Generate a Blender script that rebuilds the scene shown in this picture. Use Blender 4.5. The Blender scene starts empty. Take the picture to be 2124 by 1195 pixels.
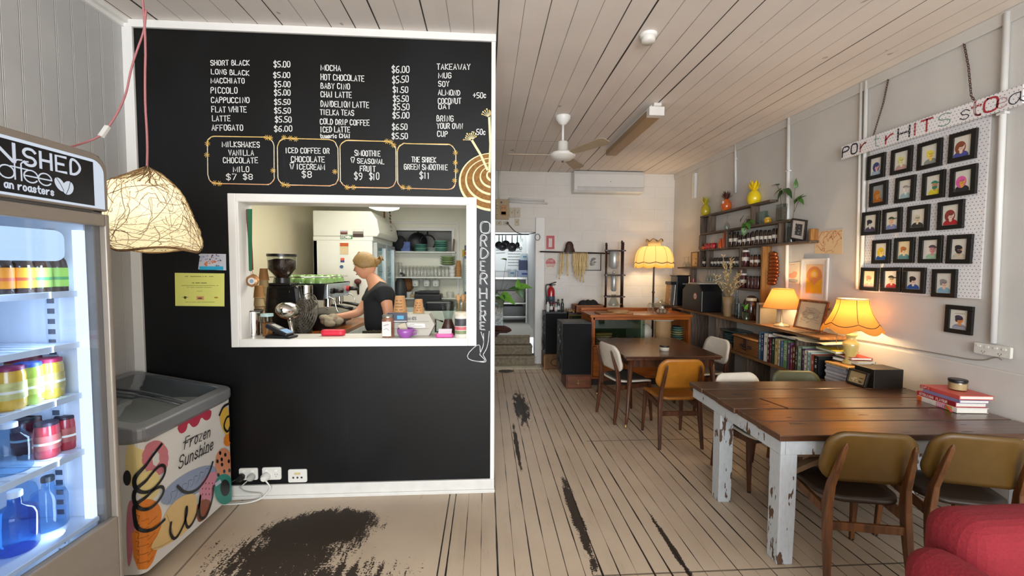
import bpy,bmesh,math,random
from mathutils import Vector,Matrix,Euler
random.seed(7)
S=bpy.context.scene
COL=S.collection
PI=math.pi
# ---------------------------------------------------------------- camera (2124 x 1195 frame)
F,YAW,PIT,ROL,EYE=850.0,.0630,.0489,.0058,1.72
cy,sy,cp,sp=math.cos(YAW),math.sin(YAW),math.cos(PIT),math.sin(PIT)
FWD=Vector((sy*cp,cy*cp,-sp));R0=Vector((cy,-sy,0));U0=R0.cross(FWD)
RT=R0*math.cos(ROL)+U0*math.sin(ROL);UP=U0*math.cos(ROL)-R0*math.sin(ROL)
cam=bpy.data.cameras.new('camera');camo=bpy.data.objects.new('camera',cam);COL.objects.link(camo)
cam.sensor_fit='HORIZONTAL';cam.sensor_width=36;cam.lens=36*F/2124;cam.clip_start=.02
m=Matrix.Identity(4)
for i in range(3):
    m[i][0]=RT[i];m[i][1]=UP[i];m[i][2]=-FWD[i]
m[2][3]=EYE
camo.matrix_world=m
S.camera=camo
def hit(u,v,ax,val):
    """where the sight line through a photo pixel meets the real plane ax=val (used to measure the room)"""
    d=FWD+RT*((u-1062)/F)-UP*((v-597.5)/F)
    o=Vector((0,0,EYE));i='XYZ'.index(ax)
    return o+d*((val-o[i])/d[i])
# ---------------------------------------------------------------- colour management, world, daylight
vs=S.view_settings
S.display_settings.display_device='sRGB'
vs.view_transform='Standard';vs.look='None';vs.gamma=1;vs.use_curve_mapping=False
vs.exposure=0.5
S.cycles.use_denoising=True
S.cycles.max_bounces=8;S.cycles.diffuse_bounces=4;S.cycles.transparent_max_bounces=24
S.cycles.caustics_reflective=False;S.cycles.caustics_refractive=False
S.cycles.sample_clamp_indirect=6
w=bpy.data.worlds.new('sky');S.world=w;w.use_nodes=True
w.node_tree.nodes['Background'].inputs[0].default_value=(.80,.90,1,1)
w.node_tree.nodes['Background'].inputs[1].default_value=1.0
def area(name,loc,target,sx,sz,power,col):
    l=bpy.data.lights.new(name,'AREA');l.shape='RECTANGLE';l.size=sx;l.size_y=sz;l.energy=power;l.color=col
    o=bpy.data.objects.new(name,l);COL.objects.link(o);o.location=loc
    o.rotation_euler=(Vector(target)-Vector(loc)).to_track_quat('-Z','Y').to_euler()
    return o
def point(name,loc,power,col,r=.04,parent=None):
    l=bpy.data.lights.new(name,'POINT');l.energy=power;l.color=col;l.shadow_soft_size=r
    o=bpy.data.objects.new(name,l);COL.objects.link(o);o.location=loc
    if parent: o.parent=parent
    return o
area('shopfront_daylight',(.45,-3.9,1.75),(.45,3,1.6),5.2,2.5,330,(.93,.97,1))
area('kitchen_tube_light',(-1.0,4.25,2.72),(-1.0,4.25,0),1.5,1.1,28,(1,.97,.86))
area('back_kitchen_light',(.5,9.0,2.95),(.5,9.0,0),1.4,1.0,20,(.93,.97,1))
# ---------------------------------------------------------------- materials
def lin(h):
    h=h.lstrip('#');out=[]
    for i in (0,2,4):
        c=int(h[i:i+2],16)/255
        out.append(c/12.92 if c<=.04045 else ((c+.055)/1.055)**2.4)
    return out
MATS={}
def nt(name):
    mt=bpy.data.materials.new(name);mt.use_nodes=True
    t=mt.node_tree;t.nodes.clear();return mt,t
def N(t,typ,**k):
    n=t.nodes.new(typ)
    for a,b in k.items():
        if a=='op': n.operation=b
        elif a[0]=='i' and a[1:].isdigit(): n.inputs[int(a[1:])].default_value=b
        else: setattr(n,a,b)
    return n
def mat(h,rough=.5,metal=0,var=.07,scale=9,bump=0,spec=.5,emit=0,coat=0,stretch=(1,1,1),trans=0,name=None):
    """principled surface whose colour and roughness vary with a procedural noise"""
    key=(h,rough,metal,var,scale,bump,spec,emit,coat,stretch,trans)
    if key in MATS: return MATS[key]
    mt,t=nt(name or 'm_'+h)
    c=lin(h)
    tc=N(t,'ShaderNodeTexCoord');mp=N(t,'ShaderNodeMapping');mp.inputs[3].default_value=stretch
    t.links.new(tc.outputs['Object'],mp.inputs[0])
    no=N(t,'ShaderNodeTexNoise');no.inputs['Scale'].default_value=scale;no.inputs['Detail'].default_value=5
    t.links.new(mp.outputs[0],no.inputs['Vector'])
    mx=N(t,'ShaderNodeMix',data_type='RGBA')
    mx.inputs[6].default_value=[max(0,x*(1-2*var)) for x in c]+[1]
    mx.inputs[7].default_value=[min(1,x*(1+2*var)) for x in c]+[1]
    t.links.new(no.outputs[0],mx.inputs[0])
    p=N(t,'ShaderNodeBsdfPrincipled');p.inputs['Roughness'].default_value=rough;p.inputs['Metallic'].default_value=metal
    p.inputs['Specular IOR Level'].default_value=spec
    if coat: p.inputs['Coat Weight'].default_value=coat;p.inputs['Coat Roughness'].default_value=.1
    if trans: p.inputs['Transmission Weight'].default_value=trans
    t.links.new(mx.outputs[2],p.inputs['Base Color'])
    if emit:
        p.inputs['Emission Color'].default_value=c+[1];p.inputs['Emission Strength'].default_value=emit
    if bump:
        b=N(t,'ShaderNodeBump');b.inputs['Strength'].default_value=bump;b.inputs['Distance'].default_value=.01
        t.links.new(no.outputs[0],b.inputs['Height']);t.links.new(b.outputs[0],p.inputs['Normal'])
    o=N(t,'ShaderNodeOutputMaterial');t.links.new(p.outputs[0],o.inputs[0])
    MATS[key]=mt;return mt
def glass(h='#f4fbfa',tint=.9,refl=1.45,rough=.02):
    key=('glass',h,tint,refl,rough)
    if key in MATS: return MATS[key]
    mt,t=nt('glass_'+h)
    tr=N(t,'ShaderNodeBsdfTransparent');c=lin(h);tr.inputs[0].default_value=[x*tint for x in c]+[1]
    gl=N(t,'ShaderNodeBsdfGlossy');gl.inputs['Roughness'].default_value=rough
    lw=N(t,'ShaderNodeLayerWeight');lw.inputs[0].default_value=.5
    pw_=N(t,'ShaderNodeMath',op='POWER',i1=4.0);t.links.new(lw.outputs['Facing'],pw_.inputs[0])
    fr=N(t,'ShaderNodeMath',op='MULTIPLY_ADD',i1=.7,i2=((refl-1)/(refl+1))**2*1.5);t.links.new(pw_.outputs[0],fr.inputs[0])
    no=N(t,'ShaderNodeTexNoise');no.inputs['Scale'].default_value=6
    bp=N(t,'ShaderNodeBump');bp.inputs['Strength'].default_value=.02
    t.links.new(no.outputs[0],bp.inputs['Height']);t.links.new(bp.outputs[0],gl.inputs['Normal'])
    mx=N(t,'ShaderNodeMixShader');t.links.new(fr.outputs[0],mx.inputs[0]);t.links.new(tr.outputs[0],mx.inputs[1]);t.links.new(gl.outputs[0],mx.inputs[2])
    o=N(t,'ShaderNodeOutputMaterial');t.links.new(mx.outputs[0],o.inputs[0])
    MATS[key]=mt;return mt
def shade_mat(h,tr=.6,h2=None):
    """thin lampshade cloth that lets the bulb's light through"""
    key=('shade',h,tr)
    if key in MATS: return MATS[key]
    mt,t=nt('shade_'+h)
    c=lin(h);c2=lin(h2 or h)
    no=N(t,'ShaderNodeTexNoise');no.inputs['Scale'].default_value=14
    d=N(t,'ShaderNodeBsdfDiffuse');d.inputs[0].default_value=c2+[1]
    l=N(t,'ShaderNodeBsdfTranslucent');l.inputs[0].default_value=c+[1]
    bp=N(t,'ShaderNodeBump');bp.inputs['Strength'].default_value=.1
    t.links.new(no.outputs[0],bp.inputs['Height']);t.links.new(bp.outputs[0],d.inputs['Normal'])
    mx=N(t,'ShaderNodeMixShader');mx.inputs[0].default_value=tr
    t.links.new(d.outputs[0],mx.inputs[1]);t.links.new(l.outputs[0],mx.inputs[2])
    o=N(t,'ShaderNodeOutputMaterial');t.links.new(mx.outputs[0],o.inputs[0])
    MATS[key]=mt;return mt
def glow(h,e):
    key=('glow',h,e)
    if key in MATS: return MATS[key]
    mt,t=nt('glow_'+h);c=lin(h)
    no=N(t,'ShaderNodeTexNoise');no.inputs['Scale'].default_value=3
    mr=N(t,'ShaderNodeMapRange');mr.inputs[3].default_value=e*.95;mr.inputs[4].default_value=e*1.05
    em=N(t,'ShaderNodeEmission');em.inputs[0].default_value=c+[1]
    t.links.new(no.outputs[0],mr.inputs[0]);t.links.new(mr.outputs[0],em.inputs[1])
    o=N(t,'ShaderNodeOutputMaterial');t.links.new(em.outputs[0],o.inputs[0])
    MATS[key]=mt;return mt
def wood(h,h2,rough=.4,scale=3,stretch=(1,12,12),bump=.15,coat=0):
    """grained timber; the grain runs along the axis with the small stretch"""
    key=('wood',h,h2,rough,scale,stretch,bump,coat)
    if key in MATS: return MATS[key]
    mt,t=nt('wood_'+h)
    tc=N(t,'ShaderNodeTexCoord');mp=N(t,'ShaderNodeMapping');mp.inputs[3].default_value=stretch
    t.links.new(tc.outputs['Object'],mp.inputs[0])
    no=N(t,'ShaderNodeTexNoise');no.inputs['Scale'].default_value=scale;no.inputs['Detail'].default_value=7;no.inputs['Distortion'].default_value=.4
    t.links.new(mp.outputs[0],no.inputs['Vector'])
    cr=N(t,'ShaderNodeValToRGB');e=cr.color_ramp.elements
    e[0].position=.35;e[0].color=lin(h2)+[1];e[1].position=.62;e[1].color=lin(h)+[1]
    t.links.new(no.outputs[0],cr.inputs[0])
    p=N(t,'ShaderNodeBsdfPrincipled');p.inputs['Roughness'].default_value=rough
    if coat: p.inputs['Coat Weight'].default_value=coat;p.inputs['Coat Roughness'].default_value=.15
    t.links.new(cr.outputs[0],p.inputs['Base Color'])
    b=N(t,'ShaderNodeBump');b.inputs['Strength'].default_value=bump;b.inputs['Distance'].default_value=.004
    t.links.new(no.outputs[0],b.inputs['Height']);t.links.new(b.outputs[0],p.inputs['Normal'])
    o=N(t,'ShaderNodeOutputMaterial');t.links.new(p.outputs[0],o.inputs[0])
    MATS[key]=mt;return mt
# ---------------------------------------------------------------- mesh builder
def basis(R,U,Nn,o=(0,0,0)):
    m=Matrix.Identity(4)
    for i in range(3):
        m[i][0]=R[i];m[i][1]=U[i];m[i][2]=Nn[i];m[i][3]=o[i]
    return m
BACKB=basis((1,0,0),(0,0,1),(0,-1,0))      # seen looking along +Y: right, up, out
RIGHTB=basis((0,-1,0),(0,0,1),(-1,0,0))    # on the right-hand wall
SIDEB=basis((0,1,0),(0,0,1),(1,0,0))       # on faces that look along +X
def chaikin(p,n=1,closed=False):
    for _ in range(n):
        q=[]if closed else [p[0]]
        for i in range(len(p) if closed else len(p)-1):
            a,b=Vector(p[i]),Vector(p[(i+1) % len(p)])
            q+=[a*.75+b*.25,a*.25+b*.75]
        if not closed: q.append(p[-1])
        p=q
    return [Vector(x) for x in p]
class MB:
    def __init__(s,M=None):
        s.v=[];s.f=[];s.mi=[];s.sm=[];s.M=M
    def add(s,vs,fs,mi=0,sm=False):
        b=len(s.v)
        for x in vs:
            x=Vector(x)
            if len(x)==2: x=x.to_3d()
            s.v.append(s.M@x if s.M else x)
        for f in fs:
            s.f.append([i+b for i in f]);s.mi.append(mi);s.sm.append(sm)
        return s
    def bx(s,x0,x1,y0,y1,z0,z1,mi=0):
        v=[(x,y,z) for z in (z0,z1) for y in (y0,y1) for x in (x0,x1)]
        return s.add(v,[(0,2,3,1),(4,5,7,6),(0,1,5,4),(2,6,7,3),(0,4,6,2),(1,3,7,5)],mi)
    def box(s,c,d,mi=0):
        return s.bx(c[0]-d[0]/2,c[0]+d[0]/2,c[1]-d[1]/2,c[1]+d[1]/2,c[2]-d[2]/2,c[2]+d[2]/2,mi)
    def beam(s,a,b,wx,wy,mi=0,wx2=None,wy2=None,side=None):
        """rectangular bar from a to b, may taper"""
        a,b=Vector(a),Vector(b);d=(b-a).normalized()
        x=Vector(side) if side else Vector((1,0,0)) if abs(d.x)<.9 else Vector((0,1,0))
        x=(x-d*x.dot(d)).normalized();y=d.cross(x)
        wx2=wx if wx2 is None else wx2;wy2=wy if wy2 is None else wy2
        v=[p+x*(sx*u/2)+y*(sy_*w_/2) for p,u,w_ in ((a,wx,wy),(b,wx2,wy2)) for sx,sy_ in ((-1,-1),(1,-1),(1,1),(-1,1))]
        return s.add(v,[(0,3,2,1),(4,5,6,7),(0,1,5,4),(1,2,6,5),(2,3,7,6),(3,0,4,7)],mi)
    def loft(s,secs,mi=0):
        """rectangular sections (centre, width x, width y) joined into one tapering bar"""
        vs=[]
        for c,wx,wy in secs: vs+=[(c[0]+sx*wx/2,c[1]+sy_*wy/2,c[2]) for sx,sy_ in ((-1,-1),(1,-1),(1,1),(-1,1))]
        k=len(secs);fs=[(0,3,2,1),tuple(range(4*k-4,4*k))]
        fs+=[(4*i+j,4*i+(j+1) % 4,4*i+4+(j+1) % 4,4*i+4+j) for i in range(k-1) for j in range(4)]
        return s.add(vs,fs,mi)
    def panel(s,outline,f,rings=5,mi=0):
        """curved sheet: a flat outline pushed on to the surface f(x, y)"""
        n=len(outline);cx_=sum(p[0]for p in outline)/n;cy_=sum(p[1]for p in outline)/n
        vs=[f(cx_+(p[0]-cx_)*(r+1)/rings,cy_+(p[1]-cy_)*(r+1)/rings) for r in range(rings) for p in outline]+[f(cx_,cy_)]
        fs=[(r*n+j,r*n+(j+1) % n,(r+1)*n+(j+1) % n,(r+1)*n+j) for r in range(rings-1) for j in range(n)]
        fs+=[(rings*n,j,(j+1) % n) for j in range(n)]
        return s.add(vs,fs,mi,True)
    def tube(s,pts,r,n=8,mi=0,closed=False):
        pts=[Vector(p) for p in pts];k=len(pts)
        rs=r if isinstance(r,(list,tuple)) else [r]*k
        vs=[];prev=None
        for i,p in enumerate(pts):
            a=pts[(i-1) % k]if closed or i>0 else p;b=pts[(i+1) % k]if closed or i<k-1 else p
            d=(b-a);d=d.normalized() if d.length>1e-9 else Vector((0,0,1))
            if prev is None:
                x=Vector((0,0,1)) if abs(d.z)<.9 else Vector((1,0,0))
            else: x=prev
            x=(x-d*x.dot(d));x=x.normalized() if x.length>1e-6 else Vector((1,0,0));prev=x;y=d.cross(x)
            for j in range(n):
                t=2*PI*j/n;vs.append(p+(x*math.cos(t)+y*math.sin(t))*rs[i])
        fs=[]
        for i in range(k if closed else k-1):
            for j in range(n):
                a=i*n+j;b=i*n+(j+1) % n;c=((i+1) % k)*n
                fs.append((a,b,c+(j+1) % n,c+j))
        if not closed: fs+=[tuple(range(n))[::-1],tuple(range((k-1)*n,k*n))]
        return s.add(vs,fs,mi,True)
    def lathe(s,prof,c=(0,0,0),n=24,mi=0,axis='Z',sm=True,sx=1,sy=1,wob=None,cap=True):
        c=Vector(c)
        def ring(i):
            r,z=prof[i];o=[]
            for j in range(n):
                t=2*PI*j/n;rr=r*(wob(t,i) if wob else 1)
                x,y=rr*math.cos(t)*sx,rr*math.sin(t)*sy
                o.append(c+Vector((x,y,z) if axis=='Z' else (z,x,y) if axis=='X' else (x,z,y)))
            return o
        runs=[[0]]
        for i in range(1,len(prof)):
            if abs(prof[i][0]-prof[i-1][0])+abs(prof[i][1]-prof[i-1][1])<1e-9: runs.append([i])
            else: runs[-1].append(i)
        for ru in runs:
            vs=[v for i in ru for v in ring(i)]
            s.add(vs,[(i*n+j,i*n+(j+1) % n,(i+1)*n+(j+1) % n,(i+1)*n+j) for i in range(len(ru)-1) for j in range(n)],mi,sm)
        if cap:
            if prof[0][0]>1e-6: s.add(ring(0),[tuple(range(n))[::-1]],mi)
            if prof[-1][0]>1e-6: s.add(ring(len(prof)-1),[tuple(range(n))],mi)
        return s
    def cyl(s,c,r,h,mi=0,n=20,axis='Z',r2=None):
        return s.lathe([(r,0),(r if r2 is None else r2,h)],c,n,mi,axis)
    def ell(s,c,r,n=14,mi=0):
        if isinstance(r,(int,float)): r=(r,r,r)
        k=n//2;prof=[(math.sin(PI*i/k),-math.cos(PI*i/k)) for i in range(k+1)]
        vs=[];c=Vector(c)
        for a,z in prof:
            for j in range(n):
                t=2*PI*j/n;vs.append(c+Vector((a*math.cos(t)*r[0],a*math.sin(t)*r[1],z*r[2])))
        fs=[(i*n+j,i*n+(j+1) % n,(i+1)*n+(j+1) % n,(i+1)*n+j) for i in range(k) for j in range(n)]
        return s.add(vs,fs,mi,True)
    def prism(s,poly,z0,z1,mi=0,sm=False):
        n=len(poly)
        vs=[(p[0],p[1],z0) for p in poly]+[(p[0],p[1],z1) for p in poly]
        fs=[tuple(range(n))[::-1],tuple(range(n,2*n))]+[(i,(i+1) % n,n+(i+1) % n,n+i) for i in range(n)]
        return s.add(vs,fs,mi,sm)
    def flat(s,poly,z=0,mi=0):
        return s.add([(p[0],p[1],z) for p in poly],[tuple(range(len(poly)))],mi)
    def disc(s,c,rx,ry=None,z=0,mi=0,n=20,a0=0,a1=2*PI,rot=0):
        ry=rx if ry is None else ry
        k=n if abs(a1-a0)>6.28 else n+1
        pts=[]
        for i in range(k):
            t=a0+(a1-a0)*i/n;x,y=rx*math.cos(t),ry*math.sin(t)
            pts.append((c[0]+x*math.cos(rot)-y*math.sin(rot),c[1]+x*math.sin(rot)+y*math.cos(rot)))
        return s.flat(pts,z,mi)
    def ribbon(s,pts,w_,z=0,mi=0,closed=False):
        """flat painted line of width w_ in the local plane"""
        p=[Vector((a[0],a[1])) for a in pts]
        q=[p[0]]
        for a in p[1:]:
            if (a-q[-1]).length>1e-5: q.append(a)
        p=q;k=len(p)
        if k<2: return s
        vs=[]
        for i in range(k):
            a=p[(i-1) % k]if closed or i else p[i];b=p[(i+1) % k]if closed or i<k-1 else p[i]
            d=(b-a);d=d.normalized() if d.length>1e-9 else Vector((1,0));nn=Vector((-d.y,d.x))*(w_/2)
            e=d*(w_*.35) if not closed and i in (0,k-1) else Vector((0,0))
            o=p[i]+(e if i else -e)
            vs+=[(o.x+nn.x,o.y+nn.y,z),(o.x-nn.x,o.y-nn.y,z)]
        fs=[(2*i,2*i+1,2*((i+1) % k)+1,2*((i+1) % k)) for i in range(k if closed else k-1)]
        return s.add(vs,fs,mi)
    def mesh(s,name,mats):
        me=bpy.data.meshes.new(name)
        me.from_pydata([tuple(x) for x in s.v],[],s.f)
        for m_ in (mats if isinstance(mats,(list,tuple)) else [mats]): me.materials.append(m_)
        me.polygons.foreach_set('material_index',s.mi);me.polygons.foreach_set('use_smooth',s.sm)
        me.update();me.validate()
        bm=bmesh.new();bm.from_mesh(me);bmesh.ops.recalc_face_normals(bm,faces=bm.faces[:]);bm.to_mesh(me);bm.free()
        return me
def obj(name,mb,mats,parent=None,bev=0,seg=2,sub=0,loc=None,label=None,solid=0):
    me=mb.mesh(name,mats)
    o=bpy.data.objects.new(name,me);COL.objects.link(o)
    if parent: o.parent=parent
    if loc: o.location=loc
    if solid:
        b=o.modifiers.new('solid','SOLIDIFY');b.thickness=solid;b.offset=0
    if bev:
        b=o.modifiers.new('bevel','BEVEL');b.width=bev;b.segments=seg;b.limit_method='ANGLE';b.angle_limit=.7
    if sub:
        d=o.modifiers.new('sub','SUBSURF');d.levels=sub;d.render_levels=sub
    if label: o['label']=label
    return o
def tag(o,label,cat,group=None):
    o['label']=label;o['category']=cat
    if group: o['group']=group
    return o
def thing(name,label,cat,loc=(0,0,0),rz=0,group=None):
    o=bpy.data.objects.new(name,None);COL.objects.link(o);o.empty_display_size=.1
    o.location=loc;o.rotation_euler=(0,0,rz)
    return tag(o,label,cat,group)
def single(name,label,cat,mb,mats,loc=(0,0,0),rz=0,group=None,bev=0,sub=0):
    o=obj(name,mb,mats,None,bev,sub=sub);o.location=loc;o.rotation_euler=(0,0,rz)
    return tag(o,label,cat,group)
def struct(name,mb,mats,parent=None,bev=0):
    o=obj(name,mb,mats,parent,bev)
    if not parent: o['kind']='structure'
    return o
def dup(src,loc,rz=None,label=None,group=None,scale=None):
    """copy of a thing with copies of its parts and sub-parts"""
    r=src.copy();COL.objects.link(r);r.location=loc
    if rz is not None: r.rotation_euler=(0,0,rz)
    if label: r['label']=label
    if group: r['group']=group
    if scale: r.scale=(scale,)*3 if isinstance(scale,(int,float)) else scale
    for ch in list(src.children):
        c=ch.copy();COL.objects.link(c);c.parent=r
        for g in ch.children:
            d=g.copy();COL.objects.link(d);d.parent=c
    return r
def arc(cx,cy_,r,a0,a1,n=8,ry=None):
    ry=r if ry is None else ry
    return [(cx+r*math.cos(a0+(a1-a0)*i/n),cy_+ry*math.sin(a0+(a1-a0)*i/n)) for i in range(n+1)]
def rrect(w_,h,r,n=4,cx=0,cy_=0):
    p=[]
    for sx,sy_,a in ((1,1,0),(-1,1,PI/2),(-1,-1,PI),(1,-1,1.5*PI)):
        p+=arc(cx+sx*(w_/2-r),cy_+sy_*(h/2-r),r,a,a+PI/2,n)
    return p
# ---------------------------------------------------------------- hand lettering: single-stroke letters on a 4 x 6 grid
GL={
'A': '00 26 40|12 32','B': '00 06 26 35 34 23 03|23 33 42 41 30 00','C': '45 36 16 05 01 10 30 41','D': '00 06 26 44 42 20 00','E': '46 06 00 40|03 33',
'F': '46 06 00|03 33','G': '45 36 16 05 01 10 30 41 43 23','H': '00 06|40 46|03 43','I': '20 26','J': '46 41 30 10 01','K': '00 06|46 03 40','L': '06 00 40',
'M': '00 06 31 66 60','N': '00 06 40 46','O': '16 05 01 10 30 41 45 36 16','P': '00 06 36 45 44 33 03','Q': '16 05 01 10 30 41 45 36 16|22 40','R': '00 06 36 45 44 33 03|23 40',
'S': '45 36 16 05 04 13 33 42 41 30 10 01','T': '06 46|26 20','U': '06 01 10 30 41 46','V': '06 20 46','W': '06 20 35 40 66','X': '00 46|06 40','Y': '06 23 46|23 20','Z': '06 46 00 40',
'0': '16 05 01 10 30 41 45 36 16','1': '15 26 20','2': '05 16 36 45 44 00 40','3': '06 46 23 33 42 41 30 10 01','4': '30 36 02 42','5': '46 06 03 33 42 41 30 00','6': '46 26 04 01 10 30 41 42 33 03','7': '06 46 10',
'8': '13 04 05 16 36 45 44 33 13 02 01 10 30 41 42 33','9': '43 13 04 05 16 36 45 42 20 10','$': '45 36 16 05 04 33 42 41 30 10 01|27 2-','.': '20 21','+': '03 43|21 25','-': '03 43','!': '26 22|20 21',
'a': '34 14 03 01 10 20 32|34 31 40','b': '06 00|03 14 24 33 31 20 10 01','c': '33 24 14 03 01 10 20 31','d': '36 30|33 24 14 03 01 10 20 31','e': '02 32 33 24 14 03 01 10 20 31','f': '36 26 15 10|04 24','g': '34 24 14 03 02 11 31|34 3- 1- 0-',
'h': '06 00|03 14 24 33 30','i': '14 10|15 16','k': '06 00|34 02 30','l': '16 10','m': '00 04|03 14 23 20|23 34 43 40','n': '00 04|03 14 24 33 30','o': '14 03 01 10 20 31 33 24 14','p': '04 0-|03 14 24 33 31 20 10 01','r': '00 04|02 13 24 34',
's': '33 24 14 03 12 22 31 20 10 01','t': '16 11 20 30|04 34','u': '04 01 10 20 31|34 30','v': '04 10 34','w': '04 10 22 30 44','y': '04 11|34 0-','z': '04 34 00 30','#': '',' ': ''}
ROUND=set('CDGOQSU0235689$abcdefghmnoprstuJBPR')
def strokes(ch):
    out=[]
    for st in GL.get(ch,'').split('|'):
        p=[(int(q[0]),-1 if q[1]=='-' else int(q[1])) for q in st.split()]
        if len(p)>1:
            out.append(chaikin(p,2,False) if ch in ROUND and len(p)>3 else [Vector(q) for q in p])
    return out
def adv(ch): return 7.8 if ch in 'MW' else 3.2 if ch==' ' else 2.6 if ch in '.il' else 4.4 if ch in 'It1' else 5.0 if ch.islower() else 5.9
def write(mb,text,x0,y0,x1,y1,h,w_,z=.0015,mi=0,jit=.12,slant=0):
    """letters from baseline start (x0,y0) to end (x1,y1) in the builder's plane"""
    W=sum(adv(c) for c in text)-1.6
    d=Vector((x1-x0,y1-y0));L=d.length;d=d/L if L else Vector((1,0));up=Vector((-d.y,d.x))
    if abs(d.y)<.3: up=Vector((0,1))
    sc=L/W;x=0;k=h/6
    for c in text:
        dx,dy,sz=(random.uniform(-1,1)*jit for _ in range(3))
        off=1.2 if c in 'I1.il' else 0
        for st in strokes(c):
            mb.ribbon([Vector((x0,y0))+d*((x+p[0]-off+dx+slant*p[1])*sc)+up*((p[1]*(1+sz*.25)+dy*2)*k) for p in st],w_,z,mi)
        x+=adv(c)
# ---------------------------------------------------------------- the room
XL,XR,YB,YE,ZC,XB,YF=-2.515,3.40,3.09,7.30,3.42,.062,-4.0
class X:
    """tiny node-maths wrapper for the procedural surfaces"""
    t=None
    def __init__(s,k): s.k=k
    def _m(s,op,o=None,o2=None):
        n=N(X.t,'ShaderNodeMath',op=op)
        for i,a in enumerate((s,o,o2)):
            if a is None: continue
            if isinstance(a,X): X.t.links.new(a.k,n.inputs[i])
            else: n.inputs[i].default_value=a
        return X(n.outputs[0])
    def __add__(s,o): return s._m('ADD',o)
    def __sub__(s,o): return s._m('SUBTRACT',o)
    def __mul__(s,o): return s._m('MULTIPLY',o)
    def __truediv__(s,o): return s._m('DIVIDE',o)
    def fract(s): return s._m('FRACT')
    def floor(s): return s._m('FLOOR')
    def sqrt(s): return s._m('SQRT')
    def mn(s,o): return s._m('MINIMUM',o)
    def mxx(s,o): return s._m('MAXIMUM',o)
    def gt(s,o): return s._m('GREATER_THAN',o)
    def lt(s,o): return s._m('LESS_THAN',o)
    def inv(s): return (s*-1)+1
    def step(s,a,b):
        n=N(X.t,'ShaderNodeMapRange',interpolation_type='SMOOTHSTEP')
        for i,v in ((0,s),(1,a),(2,b)):
            if isinstance(v,X): X.t.links.new(v.k,n.inputs[i])
            else: n.inputs[i].default_value=v
        return X(n.outputs[0])
def coords(t):
    X.t=t
    tc=N(t,'ShaderNodeTexCoord');sx=N(t,'ShaderNodeSeparateXYZ');t.links.new(tc.outputs['Object'],sx.inputs[0])
    return tc,X(sx.outputs[0]),X(sx.outputs[1]),X(sx.outputs[2])
def noise(t,tc,scale,stretch=(1,1,1),det=5,off=0):
    mp=N(t,'ShaderNodeMapping');mp.inputs[3].default_value=stretch;mp.inputs[1].default_value=(off,off,off)
    t.links.new(tc.outputs['Object'],mp.inputs[0])
    n=N(t,'ShaderNodeTexNoise');n.inputs['Scale'].default_value=scale;n.inputs['Detail'].default_value=det
    t.links.new(mp.outputs[0],n.inputs['Vector']);return X(n.outputs[0])
def mixc(t,fac,a,b):
    n=N(t,'ShaderNodeMix',data_type='RGBA');t.links.new(fac.k,n.inputs[0])
    for i,c in ((6,a),(7,b)):
        if isinstance(c,str): n.inputs[i].default_value=lin(c)+[1]
        else: t.links.new(c,n.inputs[i])
    return n.outputs[2]
def finish(t,col,rough,height=None,dist=.004,strength=.5,spec=.4):
    p=N(t,'ShaderNodeBsdfPrincipled');p.inputs['Specular IOR Level'].default_value=spec
    t.links.new(col,p.inputs['Base Color'])
    if isinstance(rough,X): t.links.new(rough.k,p.inputs['Roughness'])
    else: p.inputs['Roughness'].default_value=rough
    if height:
        b=N(t,'ShaderNodeBump');b.inputs['Strength'].default_value=strength;b.inputs['Distance'].default_value=dist
        t.links.new(height.k,b.inputs['Height']);t.links.new(b.outputs[0],p.inputs['Normal'])
    o=N(t,'ShaderNodeOutputMaterial');t.links.new(p.outputs[0],o.inputs[0])
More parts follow.
